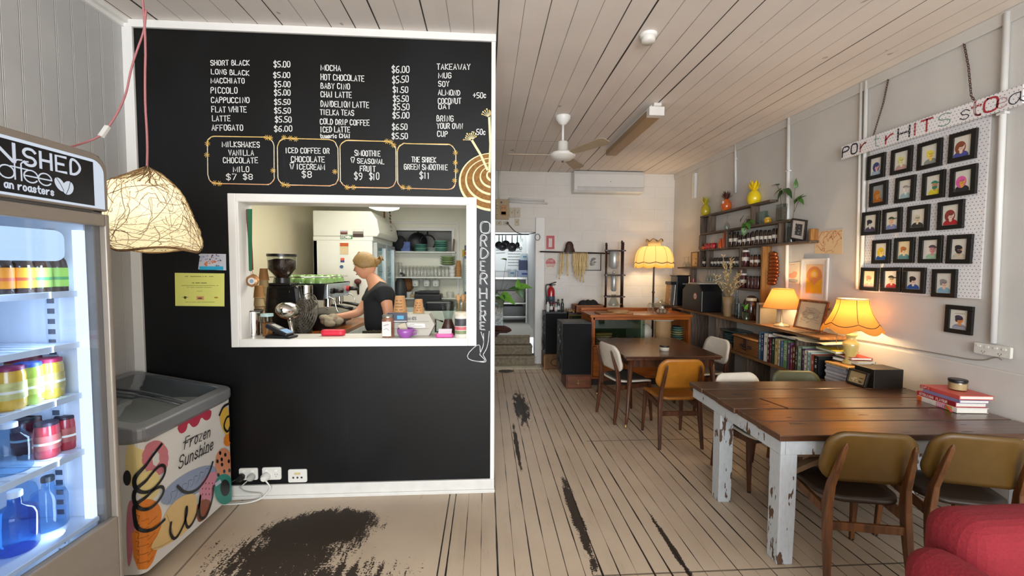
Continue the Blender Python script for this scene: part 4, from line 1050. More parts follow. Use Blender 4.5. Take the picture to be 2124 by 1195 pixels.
for x0,y0,wy in ((TX0+.025,TY0+.03,.10),(TX0+.025,2.84,.10),(TX1-.13,TY0+.03,.10),(TX1-.13,2.9,.1)):
    b=MB(Mt);b.loft([((x0+.05,y0+wy/2,0),.094,wy*.95),((x0+.052,y0+wy/2,.3),.098,wy),((x0+.05,y0+wy/2,az0),.10,wy)]);obj('leg',b,FK,tb,.006)
tb.location=Vector((TX0,TY0,0))+Matrix.Rotation(-.03,3,'Z')@(tc_-Vector((TX0,TY0,0)));tb.rotation_euler=(0,0,-.03)
# cookbooks and jar at its right-hand end
def book(label,c,L,Wd,H,rz,cov,spine=None,text=None,group=None,name='book',tcol='#f2ece2',pages='#e6e2d8'):
    """lying book: spine along local -Y side, length along X"""
    t=thing(name,label,'book',c,rz,group)
    b=MB();b.bx(-L/2,L/2,-Wd/2,Wd/2,0,.004);b.bx(-L/2,L/2,-Wd/2,Wd/2,H-.004,H);b.bx(-L/2,L/2,-Wd/2-.003,-Wd/2+.003,0,H);obj('cover',b,cov,t,.002)
    b=MB();b.bx(-L/2+.005,L/2-.005,-Wd/2+.004,Wd/2-.006,.004,H-.004);obj('pages',b,mat(pages,.8,var=.05,scale=60),t)
    if spine or text:
        b=MB(BACKB@Matrix.Translation((0,0,0)));z=Wd/2+.0042
        mats=[mat(tcol,.5)]
        if spine:
            for x0,x1,h in spine:
                mats.append(mat(h,.45));b.flat([(x0*L,.001),(x1*L,.001),(x1*L,H-.001),(x0*L,H-.001)],z-.0006,len(mats)-1)
        if text:
            for tx_,x0,x1 in text: write(b,tx_,x0*L,H*.24,x1*L,H*.24,H*.52,H*.09,z,0,.05)
        obj('spine',b,mats,t)
    return t
p0=Vector((3.13,2.76,TZ));p1=Vector((3.10,2.45,TZ));d=(p1-p0);rz=math.atan2(d.y,d.x)
nrm=Vector((-math.sin(rz),math.cos(rz),0));mid=(p0+p1)/2
zb=TZ+.001
bk='cookbooks stacked on the plank table'
for lab,L,Wd,H,sh_,cov,sp_,tx_ in (
    ('white cookbook with pink and orange spine at the bottom of the table stack',.275,.20,.034,(0,0),mat('#e9dfd6',.4),((-.5,-.38,'#e0662c'),(.0,.22,'#e078a8'),(.22,.38,'#b9b04a')),(('SWEET',.02,.2),('GOODNESS',-.35,-.05))),
    ('red cookbook with red ribbon marker, second from bottom of the stack',.27,.20,.032,(-.012,.004),mat('#b5262e',.4),((.3,.5,'#8f1d26'),),(('OTTOLENGHI',-.42,-.04),('FLAVOUR',.02,.3))),
    ('purple-grey cookbook third from the bottom of the stack on the plank table',.25,.19,.022,(.02,.006),mat('#8a7fa6',.45),None,None),
    ('coral cookbook on top of the stack, under the glass jar',.27,.22,.026,(.004,.01),mat('#d2564e',.4),((-.5,-.2,'#c23b36'),),(('OPZ',-.46,-.24),))):
    c=mid+nrm*(Wd/2+sh_[1])+Vector((sh_[0]*math.cos(rz),sh_[0]*math.sin(rz),0));c.z=zb
    book(lab,c,L,Wd,H,rz,cov,sp_,tx_,bk);zb+=H+.0006
tr=Vector((.11,-.10,0));rib=bpy.data.objects['book.001']if 'book.001' in bpy.data.objects else None
b=MB();b.add([(.06,-.10,.003),(.06,-.09,.003),(.15,-.135,-.028),(.145,-.145,-.028)],[(0,1,2,3)]);obj('ribbon',b,mat('#d23a40',.5),rib,solid=.001)
jc=mid+nrm*.12+Vector((.015,0,0));jc.z=zb
def lidjar(label,c,r,h,body,lidm,cat='jar',name='jar',group=None,content=None,lidh=.02,neck=.9):
    t=thing(name,label,cat,c,group=group)
    b=MB();b.lathe([(r*.9,0),(r,.006),(r,h*.82),(r*neck,h*.95),(r*neck,h)],n=22);obj('glass',b,body,t)
    if content:
        b=MB();b.lathe([(r*.93,.006),(r*.93,h*content[1])],n=20);obj('contents',b,content[0],t)
    b=MB();b.lathe([(r*neck*1.06,h-.004),(r*neck*1.08,h-.002),(r*neck*1.08,h+lidh-.003),(r*neck,h+lidh)],n=22);obj('lid',b,lidm,t)
    return t
lidjar('glass jar of cream salve with a black lid on top of the cookbook stack',jc,.048,.062,glass('#f6efdf',.92),mat('#17171a',.35),content=(mat('#cdbf9f',.5,var=.1),.8),lidh=.014,neck=.96)
# ---------------------------------------------------------------- square dining table
QX0,QX1,QY0,QY1,QZ=1.49,2.56,4.24,5.42,.78
qc=Vector(((QX0+QX1)/2,(QY0+QY1)/2,0));Mq=Matrix.Translation(-qc)
dt_=thing('dining_table','square brown veneer dining table with tapered legs, mid room','table',qc)
vn=wood('#4f3020','#38210f',.26,2.2,(1,9,9),.05,coat=.25)
b=MB(Mq);b.prism([(QX0+.0,QY0+.006),(QX1,QY0),(QX1+.01,QY1),(QX0-.01,QY1)],QZ-.022,QZ);obj('table_top',b,vn,dt_,.006)
b=MB(Mq);b.bx(QX0+.012,QX1-.012,QY0+.016,QY1-.012,QZ-.044,QZ-.024);obj('lower_leaf',b,darkw,dt_,.004)
b=MB(Mq)
for a,c in (((QX0+.10,QY0+.09),(QX1-.10,QY0+.09)),((QX0+.10,QY1-.09),(QX1-.10,QY1-.09)),((QX0+.09,QY0+.1),(QX0+.09,QY1-.1)),((QX1-.09,QY0+.1),(QX1-.09,QY1-.1))): b.beam((*a,QZ-.09),(*c,QZ-.09),.09,.022,side=(0,0,1))
obj('apron',b,darkw,dt_,.003)
for sx_,sy_ in ((-1,-1),(1,-1),(-1,1),(1,1)):
    x,y=(QX0+.085 if sx_<0 else QX1-.085),(QY0+.085 if sy_<0 else QY1-.085)
    b=MB(Mq);b.tube([(x+sx_*.075,y+sy_*.075,0),(x+sx_*.05,y+sy_*.05,.12),(x,y,QZ-.045)],[.012,.018,.030],12);lg=obj('leg',b,darkw,dt_)
    b=MB(Mq);b.tube([(x+sx_*.075,y+sy_*.075,0),(x+sx_*.066,y+sy_*.066,.04)],[.0135,.0155],12);obj('foot_cap',b,mat('#b9a06a',.35,metal=.7),lg)
sb=hit(1378,727,'Z',QZ)
lidjar('small white tub with a dark lid on the square dining table',(sb.x,sb.y,QZ),.052,.045,mat('#d9d0c2',.45),mat('#221b16',.4),'tub','sugar_tub',lidh=.016,neck=.97)
# ---------------------------------------------------------------- red armchair at the bottom right
ac=Vector((1.72,1.0,0))
at=thing('armchair','red felt armchair cut off by the photo\'s bottom right corner','armchair',ac,.0)
redf=mat('#7c1420',.9,var=.12,scale=120,bump=.25)
def pillow(c,d,n=.10): 
    b=MB();b.box(c,d);return b
for nm,c,d_ in (('seat',(.12,-.10,.33),(.56,.58,.26)),('backrest',(.14,.22,.55),(.70,.20,.74)),('armrest',(-.26,-.02,.46),(.17,.56,.72)),('armrest',(.54,-.02,.46),(.17,.56,.72))):
    obj(nm,pillow(c,d_),redf,at,.084,6)
for sx_,sy_ in ((-.24,-.32),(.5,-.32),(-.22,.32),(.48,.32)):
    b=MB();b.loft([((sx_,sy_,0),.035,.035),((sx_,sy_,.14),.05,.05)]);obj('leg',b,midw,at,.004)
# ---------------------------------------------------------------- right-hand wall: reclaimed-timber shelves
SX=3.295
def hx(u,v,x=SX): return hit(u,v,'X',x)
oldw=wood('#6b5a4c','#43362c',.75,4,(12,1,12),.3);oldv=wood('#6e5c4e','#463a30',.75,4,(12,12,1),.3);tanw=wood('#a8773a','#845726',.6,4,(12,12,1),.2)
su=thing('timber_shelf','reclaimed timber wall shelf with jars, pineapples and trailing plants','shelf',(XR-.05,5.1,2.0));Ms=Matrix.Translation((-(XR-.05),-5.1,-2.0))
def plank(u0,v0,u1,v1,th=.026,z=None,nm='shelf_board',x0=SX):
    a,c=hx(u0,v0,x0),hx(u1,v1,x0);zz_=z or (a.z+c.z)/2
    b=MB(Ms);b.bx(x0,XR-.001,c.y,a.y,zz_-th,zz_);obj(nm,b,oldw,su,.004);return zz_
P1=plank(1452,447,1597,416);P2=plank(1452,484,1637,455);P3=plank(1451,518,1679,498.5);P4=plank(1405,553,1579,555);P5=plank(1527,599,1579,599)
def upright(u,z0,z1,m_=oldv,th=.03,x0=SX):
    y=hx(u,500,x0).y;b=MB(Ms);b.bx(x0+.003,XR-.001,y,y+th,z0,z1);obj('upright',b,m_,su,.003);return y
upright(1453,P2,P1-.026);upright(1470,P2,P1-.026);upright(1557,P2,P1-.026);upright(1451.5,P3,P2-.026);upright(1506,P3,P2-.026);upright(1615,P3,P2-.026)
upright(1451,P4,P3-.026);upright(1467,P4,P3-.026);upright(1536,P4,P3-.026);upright(1434,1.12,P4-.026);upright(1535,P5,P4-.026)
b=MB(Ms);y=hx(1579,560).y;b.bx(SX-.008,XR-.001,y-.03,y,1.10,P3-.026);obj('post',b,tanw,su,.004)
b=MB(Ms);y=hx(1678,490).y;b.bx(SX+.02,XR-.001,y,y+.03,P3,P3+.12);obj('end_block',b,tanw,su,.006)
# pineapples
def pineapple(u,z,h,r,cm,leafm,label,squat=1):
    x=SX+.052;y=hx(u,440,x).y
    t=thing('pineapple',label,'ornament',(x,y,z),group='pineapple ornaments on the top shelf')
    n=20;hb=h*.58;pr_=[(r*(.62+.38*math.sin(PI*min(1,(i+.6)/9.5)))*1.0,hb*i/10) for i in range(11)];pr_[-1]=(r*.35,hb)
    b=MB();b.lathe(pr_,n=n,wob=lambda t_,i: 1+.05*(1 if (int(t_/(2*PI)*n+.5)+i) % 2 else -1));obj('body',b,cm,t)
    b=MB()
    for k in range(18):
        ring_=k//6;a=k*2.4;l=h*(.22+.10*ring_);out=r*(.85-.22*ring_)
        p0_=Vector((r*.2*math.cos(a),r*.2*math.sin(a),hb-.005));p1_=p0_+Vector((out*.55*math.cos(a),out*.55*math.sin(a),l*.6));p2_=p0_+Vector((out*math.cos(a),out*math.sin(a),l))
        s_=Vector((-math.sin(a),math.cos(a),0))*r*.16
        b.add([p0_-s_,p0_+s_,p1_+s_*1.1,p1_-s_*1.1,p2_],[(0,1,2,3),(3,2,4)])
    obj('crown',b,leafm,t,solid=.004);return t
pineapple(1463,P1,.30,.068,mat('#b7a51d',.25,coat=.5),mat('#a8a025',.35),'olive-yellow glossy pineapple at the far left end of the top shelf')
t=pineapple(1506,P1,.28,.070,mat('#d9601c',.22,coat=.6,var=.3,scale=12),mat('#4a2118',.4),'orange-red glass pineapple with dark crown in the middle of the top shelf')
b=MB();b.ell((-.062,-.02,.115),(.012,.026,.022),10);obj('sticker',b,mat('#e6c9c0',.5),t)
pineapple(1563,P1,.30,.082,mat('#e9cb12',.3,coat=.4),mat('#e6c511',.35),'bright yellow pineapple nearest us on the top shelf')
# cups, bottles and glasses
def cup(name,label,cat,c,r,h,m_,group=None,handle=False,taper=.8,n=16):
    t=thing(name,label,cat,c,group=group)
    b=MB();b.lathe([(r*taper,0),(r*.95,h*.45),(r,h),(r*.93,h),(r*.88,h*.45),(r*taper*.85,.006),(0,.006)],n=n);obj('bowl',b,m_,t)
    if handle:
        b=MB();b.tube([(0,-r*.9,h*.8),(0,-r*1.45,h*.75),(0,-r*1.5,h*.4),(0,-r*.9,h*.22)],h*.055,6);obj('handle',b,m_,t)
    return t
redg=mat('#b3202a',.2,coat=.5);orgg=mat('#d4541c',.25,coat=.4)
def atx(u,z,x=SX+.05): return Vector((x,hx(u,500,x).y,z))
for i,u in enumerate((1454,1460)): cup('egg_cup',('orange egg cup at the left end of the third shelf','orange egg cup beside the red cups on the third shelf')[i],'cup',atx(u,P3),.034,.05,orgg,'orange egg cups')
for i,u in enumerate((1467,1474,1481)): cup('red_cup',('red glass cup, left of three on the shelf of red things','red glass cup, middle of three on the shelf of red things','red glass cup, right of three on the shelf of red things')[i],'cup',atx(u,P3),.037,.085,redg,'red glass cups',taper=.75)
def oilbottle(label,u,z,h,r,m_,capm): 
    t=thing('bottle',label,'bottle',atx(u,z));b=MB();b.lathe([(r,0),(r,h*.55),(r*.45,h*.72),(r*.35,h)],n=14);obj('body',b,m_,t);b=MB();b.cyl((0,0,h),r*.42,h*.08,n=12);obj('cap',b,capm,t)
oilbottle('short orange bottle on the third shelf next to the upright',1495,P3,.13,.036,orgg,mat('#a83c12',.4));oilbottle('tall orange bottle on the third shelf against the upright',1502.5,P3,.21,.030,mat('#c9571f',.3,coat=.4),mat('#d76a2a',.4))
def stemglass(label,c,h,r,group=None,up=1):
    t=thing('wine_glass',label,'glass',c,group=group)
    pr_=[(r*.95,0),(r*.95,.003),(.006,.008),(.005,h*.45),(r*.6,h*.55),(r,h*.75),(r*.8,h)]
    b=MB();b.lathe(pr_ if up>0 else [(a,h-z) for a,z in pr_[::-1]],n=16,cap=False);obj('glass',b,glass('#f0f6f6',.95),t)
stemglass('upturned wine glass on the second shelf behind the trailing plant',atx(1507,P2),.20,.04,up=-1)
coffee=mat('#33201a',.25,coat=.5,var=.3,scale=60);silver=mat('#2a2523',.35,metal=.4);lblm=mat('#d6cfc4',.6)
us=[1517,1527,1536,1545,1554.5,1564,1573,1582,1590.5,1599.5,1608]
def spice(label,c,r,h,cm,group,lab=True,capm=None):
    t=thing('spice_jar',label,'jar',c,group=group)
    b=MB();b.lathe([(r*.92,0),(r,.006),(r,h*.8),(r*.8,h*.88),(r*.8,h*.9)],n=14);obj('jar',b,cm,t)
    b=MB();b.lathe([(r*.9,h*.88),(r*.9,h)],n=14);obj('lid',b,capm or silver,t)
    if lab: b=MB();b.lathe([(r+.0008,h*.36),(r+.0008,h*.58)],n=14,cap=False);obj('label',b,lblm,t)
    return t
for i,u in enumerate(us):
    spice('dark coffee jar with white label, %s of eleven on third shelf' % ('leftmost','second from left','third from left','fourth from left','fifth from left','sixth, middle one','fifth from right','fourth from right','third from right','second from right','rightmost')[i],atx(u,P3),.033,(.205,.20,.15,.155,.165,.175,.185,.175,.17,.165,.175)[i],coffee,'coffee jars on the third shelf')
blk=mat('#1d1c21',.2,coat=.5,var=.3,scale=50)
for i,u in enumerate((1455,1462.5)): spice(('black spice jar in the left-hand cell of the fourth shelf, further one','black spice jar in the left-hand cell of the fourth shelf, nearer one')[i],atx(u,P4),.03,.15,blk,'black spice jars')
for i in range(9):
    u=1479.5+i*6.6
    spice('black-lidded spice jar, %s of nine on the fourth shelf' % ('leftmost','second from left','third from left','fourth from left','middle one','fourth from right','third from right','second from right','rightmost')[i],atx(u,P4),.026,.135,blk,'spice jars on the fourth shelf')
pres=mat('#4a2024',.15,coat=.6,var=.35,scale=35);whl=mat('#d8cfc4',.4)
t=spice('big preserve jar with a pale lid on the fourth shelf',atx(1548,P4),.046,.215,pres,None,True,whl)
for i,u in enumerate((1563,1572.5)): spice(('amber preserve jar right of the big one on the fourth shelf','amber preserve jar against the tan post on the fourth shelf')[i],atx(u,P4),.034,.15,mat('#5e3526',.15,coat=.6,var=.3,scale=35),'amber preserves')
spice('preserve jar with pale lid at the left of the small lower shelf',atx(1545,P5),.042,.19,pres,None,True,whl)
for i,u in enumerate((1556,1563.5,1570.5,1576)): spice('dark preserve jar, %s of four on the small lower shelf' % ('leftmost','second','third','rightmost')[i],atx(u,P5),.028,.16,pres,'dark preserves on the small shelf',False)
# plants in water
def leaf(mb,base,d,up,L,W_,mi=0,fold=.25,heart=True):
    d=Vector(d).normalized();up=Vector(up);sd=d.cross(up).normalized();nn=sd.cross(d).normalized()
    o=[(-.10,.22),(-.06,.42),(.12,.5),(.4,.44),(.7,.22),(1,0)]if heart else [(0,.05),(.15,.3),(.45,.5),(.75,.33),(1,0)]
    vs=[Vector(base)+d*(a*L)+nn*(-L*.25*a*a) for a in [0]+[q[0]for q in o]]
    k=len(vs);fs=[]
    for s_ in (-1,1):
        b0=len(vs);vs+=[Vector(base)+d*(q[0]*L)+sd*(s_*q[1]*W_)+nn*(fold*q[1]*W_-L*.25*q[0]**2) for q in o]
        for i in range(len(o)-1): fs.append((i+1,i+2,b0+i+1,b0+i))
        fs.append((0,1,b0))
    mb.add(vs,fs,mi,True)
LG=mat('#3d6a24',.4,var=.25,scale=30);LGD=mat('#2b4a1d',.4,var=.25,scale=30);LGB=mat('#6fae3c',.4,var=.2,scale=30);STEM=mat('#6a5a3a',.6)
def plant(name,label,c,stems,leaves,vase=None,cat='plant',lm=(LG,LGD)):
    t=thing(name,label,cat,c);c=Vector(c)
    b=MB()
    for st in stems: b.tube(chaikin([Vector(p)-c for p in st],2),.0028,6)
    obj('stem',b,STEM,t)
    for (p,d,L,W_,mi) in leaves:
        b=MB();leaf(b,Vector(p)-c,d,(-.3,-.6,.7),L,W_);obj('leaf',b,lm[mi],t)
    if vase:
        r,h,gm,water=vase
        b=MB();b.lathe([(r,0),(r*1.02,.01),(r,h),(r*.93,h),(r*.93,.012),(0,.012)],n=18);vz=obj('vase',b,gm,t)
        if water: b=MB();b.lathe([(r*.9,.012),(r*.9,h*water[0])],n=16);obj('water',b,water[1],vz)
    return t
px_=SX+.052
a=atx(1620,P2);pv=lambda u,v,x=px_: hit(u,v,'X',x)
t=plant('potted_cutting','leafy cutting in a square clear vase of pebbles on the second shelf',a,[(a+Vector((0,0,.05)),pv(1620,415),pv(1617,395),pv(1612,385)),(pv(1619,405),pv(1628,398),pv(1636,392))],
      [(pv(1613,384),(0,1,.35),.13,.05,1),(pv(1618,394),(-.2,.9,-.4),.14,.06,0),(pv(1622,398),(-.1,.6,-.6),.13,.06,1),(pv(1630,393),(0,-.7,-.6),.15,.07,1)])
b=MB();b.bx(-.04,.04,-.05,.05,.005,.19);obj('vase',b,glass('#e6ece6',.85),t,.004);b=MB();b.bx(-.036,.036,-.046,.046,.008,.15);obj('pebbles',b,mat('#77695a',.6,var=.5,scale=60,bump=.5),t)
a=atx(1640,P3);
t=plant('potted_cutting','tall pothos cutting in a tall jar of stones at the end of the third shelf',a,[(a+Vector((0,0,.1)),pv(1645,450),pv(1648,430),pv(1646,410),pv(1651,380)),(pv(1647,440),pv(1655,420),pv(1660,412))],
      [(pv(1650,388),(0,-.1,1),.10,.045,0),(pv(1649,420),(0,-.6,.6),.12,.05,0),(pv(1653,416),(0,-1,.5),.12,.055,1),(pv(1657,412),(0,-.8,-.6),.10,.05,0)])
b=MB();b.lathe([(.042,0),(.044,.2),(.036,.235),(.034,.25)],n=18);obj('vase',b,glass('#dfe6e2',.85),t);b=MB();b.lathe([(.039,.006),(.039,.17)],n=16);obj('pebbles',b,mat('#4c4a47',.6,var=.6,scale=70,bump=.6),t)
a=atx(1552,P2)
t=plant('trailing_plant','trailing green plant hanging over the second shelf\'s edge',a,[(a+Vector((0,0,.07)),pv(1553,445,SX-.01),pv(1545,458,SX-.02),pv(1538,470,SX-.02)),(pv(1548,455,SX-.02),pv(1553,468,SX-.03),pv(1540,482,SX-.03))],
      [(pv(1541,450,SX-.02),(0,.8,-.5),.10,.06,1),(pv(1550,462,SX-.03),(0,-.5,-.7),.11,.06,0),(pv(1544,465,SX-.03),(0,.5,-.8),.08,.05,0),(pv(1543,474,SX-.03),(0,-.1,-1),.10,.07,0),(pv(1556,458,SX-.03),(0,-.8,-.3),.09,.06,0)],(.03,.09,glass('#e6ece6',.85),None),lm=(LG,LGD))
a=atx(1591,P2);t=cup('candle_bowl','little amber glass bowl with a yellow lid on the second shelf','bowl',a,.042,.05,mat('#cf9a1e',.2,coat=.6));b=MB();b.ell((0,0,.055),(.036,.036,.022),12);obj('lid',b,mat('#cfae45',.3),t);b=MB();b.ell((0,0,.082),.010,8);obj('knob',b,LGD,t)
a=atx(1580,P2);b=MB();b.bx(-.02,.02,-.07,.06,0,.15);single('glass_block','pale rectangular glass vase on the second shelf by the upright','vase',b,glass('#dfeeea',.88,1.6),a)
# pictures on and against the right wall
def frame_thing(name,label,cat,quad,x,fm,th,w_,deco,mats,tilt=0,group=None,lean=0,depth=.02):
    """picture frame on the right wall; quad = tl,tr,br,bl photo corners"""
    P=[hit(u,v,'X',x) for u,v in quad];c=(P[0]+P[1]+P[2]+P[3])/4
    W_=abs((P[0].y+P[3].y)-(P[1].y+P[2].y))/2;H_=abs((P[0].z+P[1].z)-(P[2].z+P[3].z))/2
    sl=math.atan2((P[1].z-P[0].z+P[2].z-P[3].z)/2,W_) if tilt is None else tilt
    t=thing(name,label,cat,c,group=group);B=RIGHTB@Matrix.Rotation(lean,4,'X')@Matrix.Rotation(sl,4,'Z')
    b=MB(B)
    for x0,x1,y0,y1_ in ((-W_/2,W_/2,H_/2-w_,H_/2),(-W_/2,W_/2,-H_/2,-H_/2+w_),(-W_/2,-W_/2+w_,-H_/2+w_,H_/2-w_),(W_/2-w_,W_/2,-H_/2+w_,H_/2-w_)): b.bx(x0,x1,y0,y1_,0,depth)
    obj('frame',b,fm,t,.002)
    b=MB(B);b.bx(-W_/2+w_*.5,W_/2-w_*.5,-H_/2+w_*.5,H_/2-w_*.5,0,depth*.45);deco(b,W_-2*w_,H_-2*w_,depth*.45);obj('picture',b,mats,t)
    return t,B,W_,H_
# white board of dots carrying the portraits, the hand-lettered sign and its rusty chains
def dots_mat():
    mt,t=nt('pegboard');tc,x,y,z=coords(t)
    u,v=y/.0235,z/.0235;row_=v.floor();u=u+(row_*.5)
    fu,fv=u.fract()-.5,v.fract()-.5
    d=(fu*fu+fv*fv).sqrt().step(.17,.11)
    n1=noise(t,tc,2);c=mixc(t,n1.step(.3,.7),'#e2dfe0','#ebe8e8');c=mixc(t,d,c,'#77767f')
    finish(t,c,.5,d*-1,.002,.4);return mt
DOT=dots_mat();PBX=XR-.016
b=MB();b.bx(PBX,XR-.001,2.605,3.475,1.525,2.80)
pgb=single('pegboard','white dotted pegboard panel on the right wall covered in small portraits','board',b,DOT)
tl,br_=hit(1745,317,'X',XR-.058),hit(2122,201,'X',XR-.058)
sgc=Vector((XR-.058,(tl.y+2.41)/2,2.822));sgl=tl.y-2.41;sgh=.125
sg_=thing('portrait_sign','long white dotted sign board with hand-lettered words above the portraits','sign',sgc)
b=MB();b.bx(0,.012,-sgl/2,sgl/2,-sgh/2,sgh/2);obj('board',b,DOT,sg_,.002)
b=MB(RIGHTB)
rd,bk2,tl2,pk=1,2,3,4
xs=lambda u: (sgc.y-hit(u,260,'X',XR-.058).y)
for ch_,u,wd,mi,kk in (('P',1750,.07,2,1),('O',1768,.062,2,1),('r',1787,.07,1,2),('t',1814,.07,3,0),('r',1839,.08,1,1),('A',1864,.09,2,2),('I',1893,.04,1,2),('T',1911,.08,1,1),('S',1947,.075,3,0),('s',1991,.075,2,0),('t',2014,.07,1,2),('O',2039,.075,1,1),('e',2065,.07,4,0),('a',2090,.075,2,0)):
    x0=xs(u);hh=.088 if ch_.isupper() else .098
    for st in strokes(ch_ if ch_!='A' else 'H'):
        pts=[(x0+p[0]/4*wd,-.044+p[1]/6*hh) for p in st]
        b.ribbon(pts,.006 if kk==0 else .013,.0012,mi)
        if kk==2:
            for i in range(len(pts)-1):
                for q in range(3):
                    f=(q+.5)/3;b.disc((pts[i][0]*(1-f)+pts[i+1][0]*f,pts[i][1]*(1-f)+pts[i+1][1]*f),.0035,.0035,.0016,0,6)
obj('lettering',b,[mat('#d8d5d4',.6),mat('#a8323a',.6,var=.2),mat('#2a2b36',.6,var=.2),mat('#6f9488',.6),mat('#b98d8f',.6)],sg_)
rust=mat('#4a2c26',.8,var=.3,scale=60)
for pts,lab in (([(XR-.012,3.335,3.36),(XR-.016,3.37,3.15),(XR-.050,3.414,2.885)],'rusty chain hanging from the ceiling edge to the sign\'s left end'),([(XR-.012,2.795,3.36),(XR-.016,2.75,3.15),(XR-.045,2.70,2.93),(XR-.050,2.672,2.885)],'rusty chain hanging from the ceiling edge to the sign\'s right end')):
    p=[Vector(q) for q in pts];n=26;b=MB()
    L=[(p[i+1]-p[i]).length for i in range(len(p)-1)];T_=sum(L)
    def at(s_):
        for i,l in enumerate(L):
            if s_<=l or i==len(L)-1: return p[i]+(p[i+1]-p[i])*(s_/l),(p[i+1]-p[i]).normalized()
            s_-=l
    for k in range(n):
        q,d=at(T_*(k+.5)/n);sd=(Vector((1,0,0)) if k % 2 else Vector((0,1,.1)))
        sd=(sd-d*sd.dot(d)).normalized();l=T_/n*.72
        b.tube([q-p[0]+d*(l*math.cos(a))+sd*(.006*math.sin(a)) for a in [2*PI*j/8 for j in range(8)]],.0022,5,0,True)
    c_=single('chain',lab,'chain',b,rust,p[0],group='chains holding the portrait sign')
# twenty small portraits in black frames, plus the one hung below
PAPER=0
def portrait(b,W_,H_,z,spec):
    z+=.0008;b.flat([(-W_/2,-H_/2),(W_/2,-H_/2),(W_/2,H_/2),(-W_/2,H_/2)],z,0)
    dx,hair,shirt,face,kind=spec;s_=min(W_,H_*.72)
    k=[z]
    def q(c,rx,ry,mi,rot=0,a0=0,a1=2*PI):
        k[0]+=.00012
        pts=[]
        for i in range(18):
            t=a0+(a1-a0)*i/(18 if a1-a0>6 else 17);x,y=rx*math.cos(t),ry*math.sin(t)
            X_=c[0]+x*math.cos(rot)-y*math.sin(rot);Y_=c[1]+x*math.sin(rot)+y*math.cos(rot)
            pts.append((max(-W_*.49,min(W_*.49,X_*s_+dx*W_)),max(-H_*.49,min(H_*.49,Y_*s_))))
        b.flat(pts,k[0],mi)
    def l(pts,w_,mi): k[0]+=.00012;b.ribbon([(max(-W_*.48,min(W_*.48,x*s_+dx*W_)),y*s_) for x,y in pts],w_*s_,k[0],mi)
    if 'n' not in kind: q((0,-.62),.46,.34,2)
    if 'L' in kind: q((-.05,-.05),.33,.42,1)
    q((0,-.32),.10,.16,3);q((0,0),.22,.28,3)
    if 'c' in kind: q((-.03,.14),.26,.2,1,0,0,PI);q((.26,.15),.2,.045,1,.12)
    else: q((-.06,.14),.26,.17,1,-.25);q((-.2,.02),.09,.2,1)
    if 'b' in kind: q((0,-.2),.2,.14,1)
    l([(-.1,.04),(-.03,.045)],.03,4);l([(.06,.045),(.13,.04)],.03,4);l([(.03,.02),(.06,-.07),(.01,-.075)],.018,4);l([(-.06,-.15),(.03,-.165),(.10,-.14)],.026,5)
    if 'g' in kind:
        for x in (-.08,.1): l([(x+.07*math.cos(a),.04+.06*math.sin(a)) for a in [2*PI*i/10 for i in range(11)]],.018,4)
    if 'w' in kind:
        for y in (.43,-.45): l([(-.3+.06*i,y+.02*(i % 2)) for i in range(11)],.02,4)
BF=mat('#161412',.35,var=.08)
